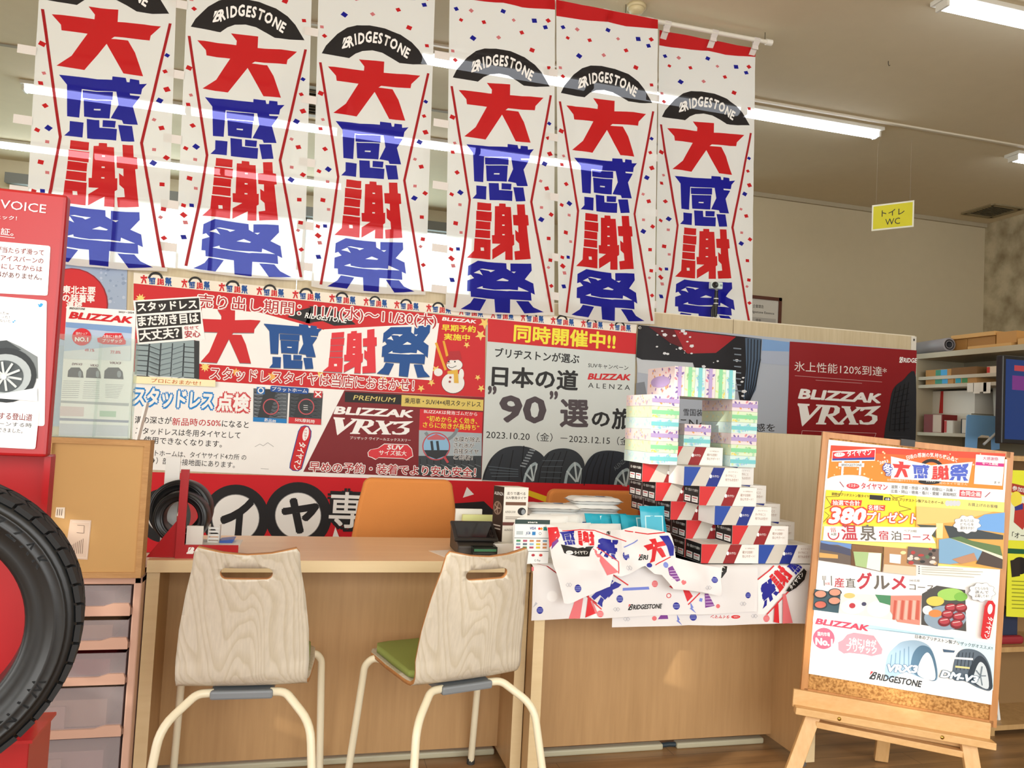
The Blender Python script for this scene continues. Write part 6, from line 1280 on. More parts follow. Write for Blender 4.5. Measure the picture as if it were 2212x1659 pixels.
onshelf('card_box', 'flat cardboard box with a green and blue label on the top shelf', 'box', (2000, 800), (2055, 800), sz[0], .3, CD, band((.4, .6, '#2f8a6f'), (.6, .85, '#3f9fd6')), G_)
onshelf('card_box', 'long dark cardboard box in the middle of the top shelf', 'box', (2056, 795), (2110, 795), sz[0], .3, mat('#7d5a34', .8, kind='cardboard'), None, G_)
onshelf('card_box', 'small white and red box at the right of the top shelf', 'box', (2132, 792), (2166, 790), sz[0], .15, paper('#d7c8b0'), band((0, .2, '#c23a30')), G_)
onshelf('card_box', 'flat cardboard box with blue label on the second shelf, left', 'box', (2000, 815), (2060, 815), sz[1], .3, CD, band((.35, .6, '#2f8a6f'), (.6, .8, '#3f9fd6')), G_)
onshelf('card_box', 'long cardboard box with teal label on the second shelf, right', 'box', (2062, 813), (2110, 812), sz[1], .3, CD, band((.05, .3, '#1f9db5'), (.35, .6, '#3f8a4f')), G_)
for i, (x, w) in enumerate(((2090, 10), (2103, 7), (2117, 7), (2125, 9))):
    a = atX(x, 822, CX+.005); tag(MB().box(CX+.003, CX+.0055, a.y-.05, a.y, sz[1]-.06-.01*(i % 2), sz[1]-.003, paper('#e9e6da')).build('price_tag'), 'small white tag hanging from the second shelf edge, %s from left' % ('first', 'second', 'third', 'fourth')[i], 'tag', 'tags on the shelf edge')
onshelf('white_carton', 'long white carton lying at the bottom of the middle bay, supporting the red striped one', 'box', (2012, 893), (2098, 893), sz[2], .25, paper('#cfcabb'), None, G_, off=.14)
zc_ = max(atX(2012, 893, CX+.14).z, atX(2098, 893, CX+.14).z)
onshelf('white_carton', 'long white carton with a red stripe in the middle bay of the cabinet', 'box', (2007, 846), (2106, 852), zc_, .2, paper('#dcd7cb'), lambda mb, y0, y1, z0, z1: mb.add([(CX+.1392, y1-(y1-y0)*.24, z0), (CX+.1392, y1-(y1-y0)*.33, z0), (CX+.1392, y1-(y1-y0)*.33, z1), (CX+.1392, y1-(y1-y0)*.27, z1)], [(0, 1, 2, 3)], paper('#c22f2c')), G_, off=.14)
onshelf('red_box', 'dark red box at the left of the lower bay', 'box', (1996, 895), (2036, 899), sz[2], .12, paper('#7d1f1c'), band((.5, .95, '#c9b7a6')), G_)
onshelf('white_box', 'small white and red box in the middle of the lower bay', 'box', (2040, 908), (2058, 912), sz[2], .1, paper('#d6d2c6'), band((0, .3, '#b93630')), G_)
onshelf('black_box', 'small black box beside the blue holder in the lower bay', 'box', (2076, 905), (2090, 905), sz[2], .1, paper('#262424'), band((.2, .8, '#d9d5ca')), G_)
# things on the cabinet
def rolled():
    p = atX(2048, 746, CX+.02); t = thing('paper_roll', 'rolled grey poster lying on top of the grey cabinet', 'roll', (p.x+.1, p.y, ztop)); a = Vector((CX+.03, p.y, ztop+.048)); b_ = Vector((CX+.12, yfar+.25, ztop+.048)); d = (b_-a).normalized(); Mx = Matrix.Translation(a) @ d.to_track_quat('Z', 'Y').to_matrix().to_4x4(); L = (b_-a).length*.7
    MB().lathe([(.022, 0), (.044, 0), (.046, .003), (.046, L), (.022, L)], mat('#8d8a8e', .5), Mx, 22).build('outer_sheet', t); MB().lathe([(.036, -.0015), (.026, -.0015), (.026, L-.01)], mat('#2b2a2c', .6), Mx, 22).build('inner_edge', t)
rolled()
def plank(name, label, pts, w, th, lift=0, m=None, rx=0):
    a, b_ = pts; mb = MB().bar(a, b_, w, th, m or mat('#b88a4e', .7, kind='raw_wood')); return tag(mb.build(name), label, 'wood offcut', 'wooden offcuts on the cabinet')
yy = lambda x, y: atX(x, y, CX+.05).y
def wblock(label, x0, x1, z0, z1, dep, m, off=.05):
    y1, y0 = atX(x0, 740, CX+off).y, atX(x1, 740, CX+off).y
    return tag(rebase(MB().box(CX+off, CX+off+dep, y0, y1, z0, z1, m).build('wood_offcut', bevel=.002), (CX+off, (y0+y1)/2, z0)), label, 'wood offcut', 'wooden offcuts on the cabinet')
w1, w2, w3 = mat('#b58548', .7, kind='raw_wood'), mat('#a07238', .7, kind='raw_wood'), mat('#c79a5c', .7, kind='raw_wood')
wblock('flat wooden board at the bottom of the offcuts on the cabinet', 2090, 2184, ztop, ztop+.025, .25, w3)
wblock('brown wooden block at the left of the cabinet offcuts', 2056, 2089, ztop, ztop+.085, .2, w2, .09)
wblock('long brown wooden block lying on the flat board', 2090, 2150, ztop+.0255, ztop+.085, .15, w2, .09)
wblock('pale sloping wooden board laid on top of the offcuts', 2054, 2148, ztop+.0855, ztop+.112, .24, w3, .07)
wblock('small brown wooden box at the right of the offcuts', 2152, 2196, ztop+.0255, ztop+.10, .16, w1, .08)
wblock('short wooden strip at the right end of the cabinet top', 2198, 2225, ztop, ztop+.045, .2, w3, .06)
# blue board, coffee maker like jar behind the counter
def jar():
    p = atX(2140, 893, CX-.12); zb = sz[2]; t = thing('glass_jar', 'glass jar with a dark red base beside the blue holder', 'jar', (CX+.2, p.y, zb)); T_ = Matrix.Translation((CX+.12, p.y, zb))
    k = (ztop-zb)
    MB().lathe([(0, 0), (.05, 0), (.055, .10), (.055, .16), (0, .16)], mat('#2a1718', .3), T_, 20).build('base', t)
    MB().lathe([(.053, .16), (.053, .25), (.0, .25)], mat('#d8d6d0', .3), T_, 20).build('lid', t)
jar()
def drum():
    p = atX(2120, 893, CX); t = tag(rebase(MB().lathe([(0, 0), (.085, 0), (.10, .30), (.10, .315), (0, .315)], mat('#c9c6ba', .5), Matrix.Translation((CX+.25, p.y+.02, sz[2])), 24).build('white_drum'), (CX+.25, p.y+.02, sz[2])), 'round white tub standing behind the jar in the cabinet', 'tub')
drum()
def bluebox():
    Y = LY+.035; S = Sheet((0, Y, 0), (1, 0, 0), (0, 0, 1)); c = crop(1900, 620, 3.769)
    P = [S.P(c(*q)) for q in ((712, 1050), (722, 1040), (955, 1052), (958, 1110), (975, 1115), (978, 1320), (915, 1330), (912, 1240), (895, 1212), (830, 1205), (800, 1225), (792, 1330), (698, 1330))]
    t = thing('blue_file_holder', 'light blue plastic file holder with an arched cutout behind the counter', 'file holder', (P[0][0], Y, 0))
    M = Matrix(((1, 0, 0, 0), (0, 0, -1, Y+.004), (0, 1, 0, 0), (0, 0, 0, 1))); m = mat('#7fb4e6', .35); MB().prism(P, m, M, .004).build('front_plate', t)
    xs0, xs1 = P[0][0], P[5][0]; z0 = min(p[1] for p in P); MB().box(xs0, xs1, Y+.004, Y+.1, z0, z0+.004, m).build('base_plate', t)
    MB().box(xs0+.02, xs0+.05, Y+.02, Y+.1, 0, z0, mat('#6b6a68', .5)).build('stand', t)
bluebox()
a = atY(2125, 960, LY+.03); b_ = atY(2158, 930, LY+.03); tag(MB().tube([a, b_, atY(2162, 926, LY+.03)], .006, mat('#cfd2d0', .4), 8).build('white_rod'), 'thin pale rod slanting across the blue file holder', 'rod')
# wooden bookshelf, monitor, flyer at the right edge
q0 = atZ(2140, 1590, 0); BX, BY = q0.x, q0.y
bs = thing('bookshelf', 'wooden open bookshelf at the right edge behind the easel', 'bookshelf', (BX+.4, BY+.15, 0)); m_b = wood('oak_laminate', '#c3a06d', '#a98555', .45, 'Z', 1); zbt = atY(2190, 985, BY).z; W_ = .8
MB().box(BX, BX+.02, BY, BY+.24, 0, zbt, m_b).build('side_panel', bs); MB().box(BX+W_-.02, BX+W_, BY, BY+.24, 0, zbt, m_b).build('side_panel', bs); MB().box(BX+.02, BX+W_-.02, BY+.22, BY+.24, 0.02, zbt, mat('#8c6d45', .6)).build('back_panel', bs)
MB().box(BX+.02, BX+W_-.02, BY, BY+.22, zbt-.02, zbt, m_b).build('top_panel', bs)
for yy_ in (1398, 1578): z = atY(2185, yy_, BY).z; MB().box(BX+.02, BX+W_-.02, BY, BY+.22, max(.02, z-.02), max(.04, z), m_b).build('shelf', bs)
zs2 = max(.04, atY(2185, 1578, BY).z); zs1 = atY(2185, 1398, BY).z
for k in range(3):
    x = BX+.035+k*.016; M = Matrix.Translation((x+.03, BY+.05, zs2)) @ Matrix.Rotation(radians(-9), 4, 'Y')
    o = MB().box(-.006, .006, 0, .16, 0, .23-.01*k, paper('#e6e8e6')).build('white_folder'); o.matrix_world = M; tag(o, 'thin white folder leaning in the bookshelf, %s from left' % ('first', 'second', 'third')[k], 'folder', 'white folders in the bookshelf')
o = tag(rebase(MB().box(BX+.03, BX+.2, BY+.06, BY+.2, zs1, zs1+.14, mat('#26304a', .8)).box(BX+.05, BX+.2, BY+.03, BY+.06, zs1, zs1+.035, mat('#8f1f2a', .6)).build('folded_cloth', bevel=.012), (BX+.1, BY+.1, zs1)), 'dark blue and red folded cloth on the bookshelf under the yellow flyer', 'cloth')
S = Sheet((0, BY-.006, 0), (1, 0, 0), (0, 0, 1)).use(crop(2120, 740, 1.805)); YF_ = paper('#dfe23a')
S.base([(112, 497), (97, 1068), (330, 1080), (345, 505)], YF_, .002); S.poly([(108, 545), (118, 548), (345, 600), (343, 640), (106, 580)], paper('#a33a2c')); S.poly([(106, 585), (343, 645), (340, 780), (103, 770)], paper('#dfe6cf')); S.disc(135, 610, 22, paper('#e9d94a'), 30); S.poly([(130, 640), (160, 625), (185, 640), (180, 690), (160, 730), (125, 700)], paper('#b5382f')); S.poly([(128, 640), (160, 628), (160, 650), (130, 655)], paper('#31367f'))
S.text('参加団体', (118, 575), (200, 592), 18, WH, .01); S.text('「オータム', (118, 762), (215, 768), 24, BLK, .01); S.poly([(103, 802), (340, 815), (340, 832), (102, 822)], paper('#1f5a3a')); S.disc(150, 870, 34, BLK, 34); S.disc(190, 865, 26, BLK, 36); S.poly([(112, 850), (150, 840), (150, 910), (118, 915)], paper('#2a2420'))
for k in range(8): S.strip([(118, 930+k*15), (260, 936+k*15)], 4, paper('#8f9426'))
S.use(None); tag(S.build('yellow_flyer'), 'yellow event flyer on the front of the bookshelf at the right edge', 'flyer')
def monitor():
    Y = BY+.10; zt_ = atY(2170, 767, Y).z; x0 = atY(2165, 860, Y).x; t = thing('monitor', 'black framed television with a dark blue screen at the right edge', 'television', (x0+.4, Y, zbt)); zb_ = zbt+.05
    MB().box(x0, x0+.80, Y, Y+.035, zb_, zt_, mat('#141416', .35)).build('case', t, bevel=.004)
    m, n, l, bb = nodemat('lit_screen'); bb.inputs['Base Color'].default_value = lin('#101a30'); bb.inputs['Emission Color'].default_value = lin('#2b56a8'); bb.inputs['Emission Strength'].default_value = .35; bb.inputs['Roughness'].default_value = .15
    s = Sheet((x0+.016, Y-.0005, zb_+.02), (1, 0, 0), (0, 0, 1), px=False); h = zt_-zb_-.036; s.base([(0, 0), (.768, 0), (.768, h), (0, h)], m, .0003); s.polyuv([(.035, h*.62), (.2, h*.62), (.2, h*.80), (.035, h*.80)], emis('screen_magenta', '#5a1f66', .4)); s.polyuv([(.045, h*.86), (.2, h*.86), (.2, h*.93), (.045, h*.93)], emis('screen_red', '#8a2a33', .5)); s.build('screen', t)
    MB().box(x0+.3, x0+.5, Y-.02, Y+.10, zbt, zbt+.012, mat('#141416', .35)).box(x0+.38, x0+.42, Y+.01, Y+.03, zbt+.012, zb_+.02, mat('#141416', .35)).build('stand', t)
monitor()
# ------------------------------------------------------------------ red tyre display at the left edge
HY = 1.72; cr5 = crop(0, 380, 5.183); cr6b = crop(0, 640, 4.045); cr1 = crop(0, 940, 4.61); cr2 = crop(0, 1240, 3.96)
RG = gloss('#ac181e', .3)
ds = thing('tyre_display', 'tall red card display stand with rounded white panels at the left edge', 'display stand', (-.75, 1.7, 0))
hx1t, hx1b = atY(138, 420, HY), atY(107, 988, HY); xr = (hx1t.x+hx1b.x)/2; xl = xr-.52; zt_, zb_ = hx1t.z, hx1b.z
MB().box(xl, xr, HY, HY+.03, zb_, zt_, RG).build('header_panel', ds, bevel=.006)
bz = .533; bq = atZ(63, 1596, bz); bq2 = atZ(98, 1525, bz)
MB().box(xl, xr-.012, HY+.08, HY+.10, 0, zb_, mat('#b3191f', .4)).build('back_panel', ds)
MB().box(xr-.012, xr, HY+.03, HY+.06, 0, zb_, RG).build('side_edge', ds)
bs_ = MB().box(xl-.05, bq.x, bq.y, HY+.08, 0, bz-.006, RG).build('base_box', ds, bevel=.003)
MB().box(xl-.05, bq.x+.008, bq.y-.008, HY+.08, bz-.006, bz, gloss('#b81c22', .3)).build('base_lid', ds)
S = Sheet((0, HY-.001, 0), (1, 0, 0), (0, 0, 1)).use(cr5)
WR = paper('#fbf8f6')
S.text("CUSTOMER'S VOICE", (-1130, 230), (512, 418), 105, WR, -.005); S.text('声をチェック！', (-280, 455), (188, 500), 48, WR, .006); S.text('性能の証。', (-330, 618), (150, 675), 78, WR, .004); S.strip([(-700, 600), (165, 695)], 5, WR)
def rr_(x0, yl, x1, yr, ybl, ybr, r=22):
    S.poly([(x0, yl), (x1-r, yr-2), (x1-5, yr+7), (x1, yr+r), (x1-25 if ybr-yr > 700 else x1-30, ybr-r), (x1-36, ybr-4), (x1-36-r, ybr), (x0, ybl)], WR)
rr_(-900, 655, 565, 785, 1270, 1340); tb = paper('#7c2328')
for k, (q, xa_) in enumerate((('冬道でブレーキが当たらず滑って', 492), ('しまったアイスバーンの', 486), ('心配がVRX3にしてからは', 474), ('怖い思いをした事がありません。', 470))):
    w = len(q)*69; S.text(q, (xa_-w, 893+k*92-w*.075), (xa_, 893+k*92), 66, tb if k < 3 else paper('#5d2326'), .012)
rr_(-900, 1270, 525, 1395, 2720, 2800)
sb = paper('#4b4b4d')
for k, q in enumerate(('雪道なのに滑らなかったw', '安心して走れるようになった！', 'もう手放せないしないと')): S.text(q, (-len(q)*42+92, 1550+k*44-len(q)*2.4), (100+k*10, 1556+k*44), 34, sb, .0)
bl_ = paper('#2f9bd8'); S.poly([(425, 1430), (445, 1442), (452, 1428), (468, 1425), (480, 1434), (486, 1436), (480, 1446), (470, 1462), (450, 1472), (428, 1466), (440, 1460), (428, 1448)], bl_); S.disc(150, 1636, 9, bl_); S.disc(168, 1622, 8, bl_)
S.use(cr6b)
S.poly([(-300, 300), (368, 345), (335, 918), (-300, 870)], paper('#d9dde0')); S.poly([(-300, 420), (60, 385), (180, 440), (330, 530), (335, 720), (-300, 640)], paper('#7b8284')); S.poly([(-300, 420), (60, 385), (190, 470), (130, 470), (-300, 500)], paper('#3a4043'))
S.disc(60, 690, 262, paper('#2b3033'), 240); S.disc(52, 690, 225, paper('#aab2b4'), 185); S.disc(45, 700, 165, paper('#4c5356'), 140)
for k in range(10): S.strip([(45, 700), (45+152*cos(k*.628+.2), 700+128*sin(k*.628+.2))], 20, paper('#c6cccd'))
S.disc(45, 705, 24, paper('#dfe3e4')); S.poly([(-300, 840), (40, 850), (330, 800), (335, 918), (-300, 870)], paper('#e9ecee'))
S.use(cr6b); rr_(-900, 880, 345, 995, 1275, 1335, 20)
S.text('雪道も安心して装着する登山道', (-560, 1040), (283, 1090), 62, tb, .012); S.text('駐車場で、Uターンする時', (-420, 1105), (280, 1148), 40, sb, .006); S.text('しっかり止まって運転できました。', (-430, 1160), (200, 1198), 40, sb, .006)
S.use(None); S.build('voice_print', ds)
# tyre
def tyre(mtx, R, Wd, label, rim_r, cat='tyre', blocks=46, group=None, name='winter_tyre'):
    t = thing(name, label, cat, mtx=mtx, group=group); rub = mat('#17191b', .36, kind='rubber', spec=.5); rubt = mat('#17181a', .75, kind='tread_rubber'); k = R/.26
    h = Wd/2
    prof = [(rim_r*.985, -h*.55), (rim_r, -h*.72), (rim_r*1.03, -h*.78), (rim_r*1.10, -h*.86), (rim_r*1.12, -h*.84), (rim_r*1.2, -h*.97), ((R+rim_r)/2*.99, -h*1.05), ((R+rim_r)/2*1.0, -h*1.075), ((R+rim_r)/2*1.012, -h*1.05), ((R+rim_r)/2*1.06, -h*1.045), ((R+rim_r)/2*1.068, -h*1.065), ((R+rim_r)/2*1.08, -h*1.04), (R*.90, -h*.97), (R*.915, -h*.985), (R*.94, -h*.92), (R*.955, -h*.86)]
    full = prof+[(R*.962, 0)]+[(r, -z) for r, z in reversed(prof)]
    cb_ = MB().lathe(full+[full[0]], rub, n=72)
    if blocks:
        b = MB()
        rows = ((-h*.93, -h*.52, 0), (-h*.46, -h*.06, .5), (h*.06, h*.46, .2), (h*.52, h*.93, .7))
        for z0, z1, off in rows:
            for i in range(blocks):
                a0 = 2*pi*(i+off)/blocks; a1 = a0+2*pi/blocks*.86; sk = .035 if off in (0, .2) else -.035
                def P(r, a, z): return (r*cos(a), r*sin(a), z)
                ro0 = R*(.985 if abs(z0) > h*.8 else 1); ro1 = R*(.985 if abs(z1) > h*.8 else 1); ri = R*.952
                b.add([P(ri, a0, z0), P(ri, a1, z0), P(ri, a1+sk, z1), P(ri, a0+sk, z1), P(ro0, a0, z0), P(ro0, a1, z0), P(ro1, a1+sk, z1), P(ro1, a0+sk, z1)], [(0, 3, 2, 1), (4, 5, 6, 7), (0, 1, 5, 4), (1, 2, 6, 5), (2, 3, 7, 6), (3, 0, 4, 7)], rubt)
        b.build('tread', t, world=False)
        ltr = mat('#2b2e31', .5, kind='rubber')
        for rad, cs in (((R+rim_r)/2*1.02, 'BLIZZAK'), ((R+rim_r)/2*1.02, 'WINTER TIRE')):
            start = -pi*.45 if cs == 'BLIZZAK' else pi*.15
            for i, ch in enumerate(cs):
                if ch == ' ': continue
                v, f, x0, x1 = glyphs(ch, .02); an = start+i*.145; s_ = .03*k
                zz = -h*1.052
                cb_.add([(cos(an)*(rad+(y-.36)*s_)-sin(an)*(x-(x0+x1)/2)*s_, sin(an)*(rad+(y-.36)*s_)+cos(an)*(x-(x0+x1)/2)*s_, zz) for x, y, _ in v], [tuple(reversed(q)) for q in f], ltr)
    cb_.build('carcass', t, world=False)
    return t
RT = .257; tc_ = atY(178, 1302, 1.525)-Vector((RT*.985, 0, 0))
def tyre_mtx(c, yaw): # axle along the facing direction (local -Z towards us)
    fz = Vector((-sin(yaw), cos(yaw), 0)); fx = Vector((cos(yaw), sin(yaw), 0)); fy = fz.cross(fx)
    return Matrix(((fx.x, fy.x, fz.x, c.x), (fx.y, fy.y, fz.y, c.y), (fx.z, fy.z, fz.z, c.z), (0, 0, 0, 1)))
tyre(tyre_mtx(Vector((tc_.x, 1.50, bz+RT+.0)), radians(13)), RT, .135, 'black winter tyre standing upright on the red display base at the left edge', .170)
# clear strip between header and brochure
# ------------------------------------------------------------------ drawer unit, wooden box, brochure holder
DY = 2.44; wx0, wx1 = atY(85, 1240, DY-.02).x, atY(309, 1245, DY-.02).x; dtop = atY(300, 1246, DY).z; dx1 = atY(304, 1300, DY).x; dx0 = dx1-.34
du = thing('drawer_unit', 'pinkish plastic drawer tower with clear drawers under the wooden box', 'drawer unit', ((dx0+dx1)/2, DY+.2, 0)); mp_ = mat('#cfa893', .45, kind='plastic'); sw = .022
b = MB()
for x in (dx0, dx1-sw): b.box(x, x+sw, DY, DY+.40, 0, dtop, mp_)
b.box(dx0, dx1, DY, DY+.4, dtop-.022, dtop, mp_); b.box(dx0+sw, dx1-sw, DY+.385, DY+.4, 0, dtop, mp_); b.build('frame', du, bevel=.004)
dm = glass('clear_drawer', '#e6dedf', .06, .74)
for k, (yt, ybm, lipy) in enumerate(((1262, 1312, 1330), (1337, 1386, 1402), (1408, 1464, 1478), (1481, 1575, 1590), (1590, 1690, 1706))):
    z1, z0, zl = atY(250, yt, DY).z, atY(250, ybm, DY).z, atY(250, lipy, DY).z
    d_ = MB(); d_.box(dx0+sw+.003, dx1-sw-.006, DY+.002, DY+.006, z0, z1-.004, dm); d_.box(dx0+sw+.003, dx0+sw+.006, DY+.006, DY+.36, z0, z1-.004, dm); d_.box(dx1-sw-.009, dx1-sw-.006, DY+.006, DY+.36, z0, z1-.004, dm); d_.box(dx0+sw+.003, dx1-sw-.006, DY+.006, DY+.36, z0-.003, z0, dm)
    dr = d_.build('drawer', du)
    MB().prism([(0, 0), (.004, .004), (.22, .004), (.245, .012), (.285, .012), (.29, 0), (.29, -(z0-zl)), (0, -(z0-zl))], mp_, Matrix(((1, 0, 0, dx0+sw+.002), (0, 0, -1, DY+.010), (0, 1, 0, z0), (0, 0, 0, 1))), .014).build('drawer_lip', dr)
    MB().box(dx0+sw, dx1-sw, DY+.012, DY+.38, zl, z0-.004, mp_).build('rail', du)
    cols = [('#6f6468', 'grey papers'), ('#d8bf94', 'tan envelopes'), ('#a8343a', 'red and white leaflets'), ('#e3d7bb', 'cream papers'), ('#d9c9c2', 'pale folders')][k]
    o = MB().box(dx0+.05, dx1-.075, DY+.03, DY+.25, z0+.0005, z0+(z1-z0)*.62, paper(cols[0]))
    o.box(dx0+.05, dx0+.16, DY+.018, DY+.028, z0+.0005, z0+(z1-z0)*.5, paper('#e9dcc9'))
    tag(rebase(o.build('paper_stack'), ((dx0+dx1)/2, DY+.1, z0)), 'stack of %s inside the %s clear drawer' % (cols[1], ('top', 'second', 'third', 'fourth', 'lowest')[k]), 'papers', 'papers in the clear drawers')
WBY = 2.42; wl, wr_ = atY(96, 1000, WBY).x, atY(322, 1000, WBY).x; wzt = atY(215, 948, WBY).z
wb = thing('wooden_box', 'upright chipboard box with a recessed brown back on the drawer tower', 'box', ((wl+wr_)/2, WBY+.15, dtop)); chip = wood('chipboard_edge', '#cfa36b', '#9c6f3e', .7, 'X', 6, .7, 12); hb = mat('#c39a5f', .55, kind='hardboard'); e_ = .016
zz0 = dtop+.0005
for q in ((wl, wl+e_, zz0, wzt), (wr_-e_, wr_, zz0, wzt)): MB().box(q[0], q[1], WBY, WBY+.06, q[2], q[3], chip).build('side_board', wb)
MB().box(wl+e_, wr_-e_, WBY, WBY+.06, wzt-e_, wzt, chip).build('top_board', wb); MB().box(wl+e_, wr_-e_, WBY, WBY+.06, zz0, zz0+e_, chip).build('bottom_board', wb)
MB().box(wl+e_, wr_-e_, WBY+.006, WBY+.010, zz0+e_, wzt-e_, hb).build('back_sheet', wb)
S = Sheet((0, WBY+.0058, 0), (1, 0, 0), (0, 0, 1)).use(cr1); st = paper('#d9c3ae'); sk = paper('#6d5a50')
S.poly([(560, 718), (648, 720), (642, 830), (548, 815)], paper('#e9ddc9')); S.poly([(700, 840), (910, 848), (872, 1240), (640, 1225)], st); S.strip([(720, 862), (895, 868), (862, 1222), (660, 1210)], 4, paper('#efe3d4'))
for k in range(7): S.strip([(720+k*18, 1090-k*10), (700+k*20, 1180)], 4, sk)
for k in range(3): S.strip([(575+k*22, 735), (568+k*22, 800)], 6, sk)
S.strip([(770, 895), (840, 900), (836, 975), (765, 970)], 4, sk); S.use(None); S.build('paper_sticker', wb)
# brochure holder
ac = glass('clear_acrylic', '#f6faf8', .04, .9); BYY = 2.448; S0 = Sheet((0, BYY, 0), (1, 0, 0), (0, 0, 1)).use(cr6b)
q = [S0.P(p) for p in ((480, 330), (1195, 360), (1140, 1245), (430, 1225))]; hx0, hx1 = q[3][0], q[2][0]; hz1 = q[0][1]; zb0 = wzt+.0005
bh = thing('brochure_holder', 'clear acrylic brochure holder on the wooden box', 'brochure holder', ((hx0+hx1)/2, BYY, zb0))
MB().box(hx0, hx1, BYY-.028, BYY-.025, zb0, hz1, ac).build('front_plate', bh); MB().box(hx0, hx1, BYY+.02, BYY+.023, zb0, hz1-.03, ac).build('back_plate', bh); MB().box(hx0, hx1, BYY-.028, BYY+.03, zb0, zb0+.004, ac).build('base_plate', bh)
for x in (hx0, hx1-.003, hx0+(hx1-hx0)*.55): MB().box(x, x+.003, BYY-.025, BYY+.02, zb0+.004, hz1, ac).build('side_plate', bh)
S = Sheet((0, BYY, 0), (1, 0, 0), (0, 0, 1)).use(cr6b); S.base([(582, 85), (512, 1222), (1135, 1240), (1187, 126)], paper('#f2f1ee'), .008, WH)
S.poly([(575, 232), (555, 540), (1143, 560), (1150, 272)], paper('#b9cbe4')); S.poly([(575, 225), (573, 270), (1150, 325), (1152, 268)], paper('#7fa3d2')); S.poly([(560, 480), (1143, 430), (1140, 565), (555, 545)], paper('#dfe3e8'))
S.text('BRIDGESTONE', (605, 112), (740, 120), 18, BLK, .02, .2); S.text('2023～2024', (1035, 146), (1170, 153), 20, BLK, .02); S.text('BLIZZAK', (600, 190), (1148, 236), 58, RED, .05, .3)
S.disc(715, 355, 84, paper('#d9323c'), 76); S.text('NO.1', (655, 392), (772, 396), 36, WH, .05); S.text('国内シェア', (665, 335), (765, 338), 22, WH, .01)
S.poly([(850, 365), (895, 355), (920, 322), (1060, 322), (1085, 372), (1100, 390), (1098, 420), (1060, 425), (900, 418), (855, 400)], paper('#d9323c')); S.text('2台に1台が', (905, 362), (1065, 365), 26, WH, .02); S.text('ブリザック', (895, 402), (1068, 408), 30, WH, .02); S.text('49.1%', (740, 482), (825, 484), 26, paper('#d0646f'), .02); S.text('77.8%', (965, 500), (1055, 502), 26, paper('#d0646f'), .02)
for x, w in ((660, 70), (816, 66), (994, 86)):
    S.poly([(x-w, 705+(x-660)*.04), (x-w+6, 650), (x-w*.55, 622), (x+w*.5, 622), (x+w*.9, 660), (x+w, 712+(x-660)*.04)], paper('#4a4f57')); S.disc(x+w*.55, 680, w*.22, paper('#8d949c'), 30)
for t_, x0, x1, y in (('DM-V3', 628, 715, 600), ('VRX2', 785, 860, 612), ('VRX3', 955, 1055, 590)): S.text(t_, (x0, y), (x1, y+4), 20, paper('#6a3a4a'), .02, .2)
for k in range(9): S.strip([(552-k*2, 740+k*18), (700-k*2, 742+k*18)], 4, paper('#aeb0b4')); S.strip([(735-k*2, 745+k*18), (870, 748+k*18)], 4, paper('#aeb0b4')); S.strip([(920, 770+k*14), (1080-k*6, 776+k*14)], 4, paper('#b7b9bc'))
S.poly([(530, 910), (1128, 935), (1124, 960), (528, 930)], paper('#b5b8bc')); S.poly([(872, 1000), (1015, 1005), (1012, 1056), (870, 1050)], paper('#b9d3be')); S.poly([(522, 1062), (1125, 1085), (1122, 1105), (520, 1085)], paper('#9ba0b4')); S.poly([(525, 960), (735, 968), (730, 1050), (522, 1045)], paper('#e2cfd0')); S.poly([(520, 1110), (1122, 1130), (1118, 1225), (514, 1215)], paper('#d2d3dd'))
S.use(None); br = S.build('brochure'); tag(br, 'white and blue tyre brochure standing in the acrylic holder', 'brochure')
tag(rebase(MB().obox(Vector((atY(302, 915, 2.42).x, 2.45, zb0+.055)), Vector((.985, 0, -.17)), Vector((.17, 0, .985)), (0, 1, 0), .003, .055, .02, paper('#eceae6')).build('card_stand'), (atY(302, 915, 2.42).x, 2.42, zb0)), 'thin white card standing on the wooden box right of the brochure', 'card')
# ------------------------------------------------------------------ red countertop display with small tyres
TY = 2.50; td = thing('counter_display', 'red folded card display with small tyres at the left end of the desk', 'display', (atY(400, 1205, TY).x, TY, TZ))
xa_, xb2 = atY(378, 1200, TY).x, atY(396, 1200, TY).x; ztc = atY(388, 1014, TY).z; zfb = atY(400, 1177, TY).z; xe = xb2+.155
MB().box(xa_, xb2, TY, TY+.012, TZ, ztc, RG).build('column', td); MB().box(xb2, xe, TY, TY+.006, TZ, zfb, RG).build('front_panel', td)
MB().prism([(0, 0), (.0, .125), (.20, 0)], RG, Matrix(((0, 0, 1, xa_-.004), (1, 0, 0, TY+.012), (0, 1, 0, TZ), (0, 0, 0, 1))), .004).build('side_gusset', td)
p = atY(317, 1203, TY+.02); MB().add([(p.x, TY+.014, TZ+.001), (xa_, TY+.010, TZ+.001), (xa_, TY+.010, TZ+.115)], [(0, 1, 2)], RG).build('left_gusset', td, solid=.003)
MB().box(xa_-.05, xb2+.004, TY+.195, TY+.20, TZ, TZ+.20, glass('clear_acrylic', '#f6faf8', .04, .9)).build('clear_back', td)
MB().box(xb2, xe, TY+.006, TY+.16, zfb-.012, zfb-.008, paper('#e8e6e0')).build('tray', td)
S = Sheet((0, TY-.0005, 0), (1, 0, 0), (0, 0, 1)).use(cr1); S.poly([(1880, 1118), (1905, 1114), (1868, 1165)], WH); S.poly([(1912, 1113), (1932, 1118), (1936, 1135), (1926, 1146), (1932, 1160), (1922, 1182), (1858, 1182), (1856, 1172), (1895, 1140)], WH); S.use(None); S.build('tyre_maker_mark', td)
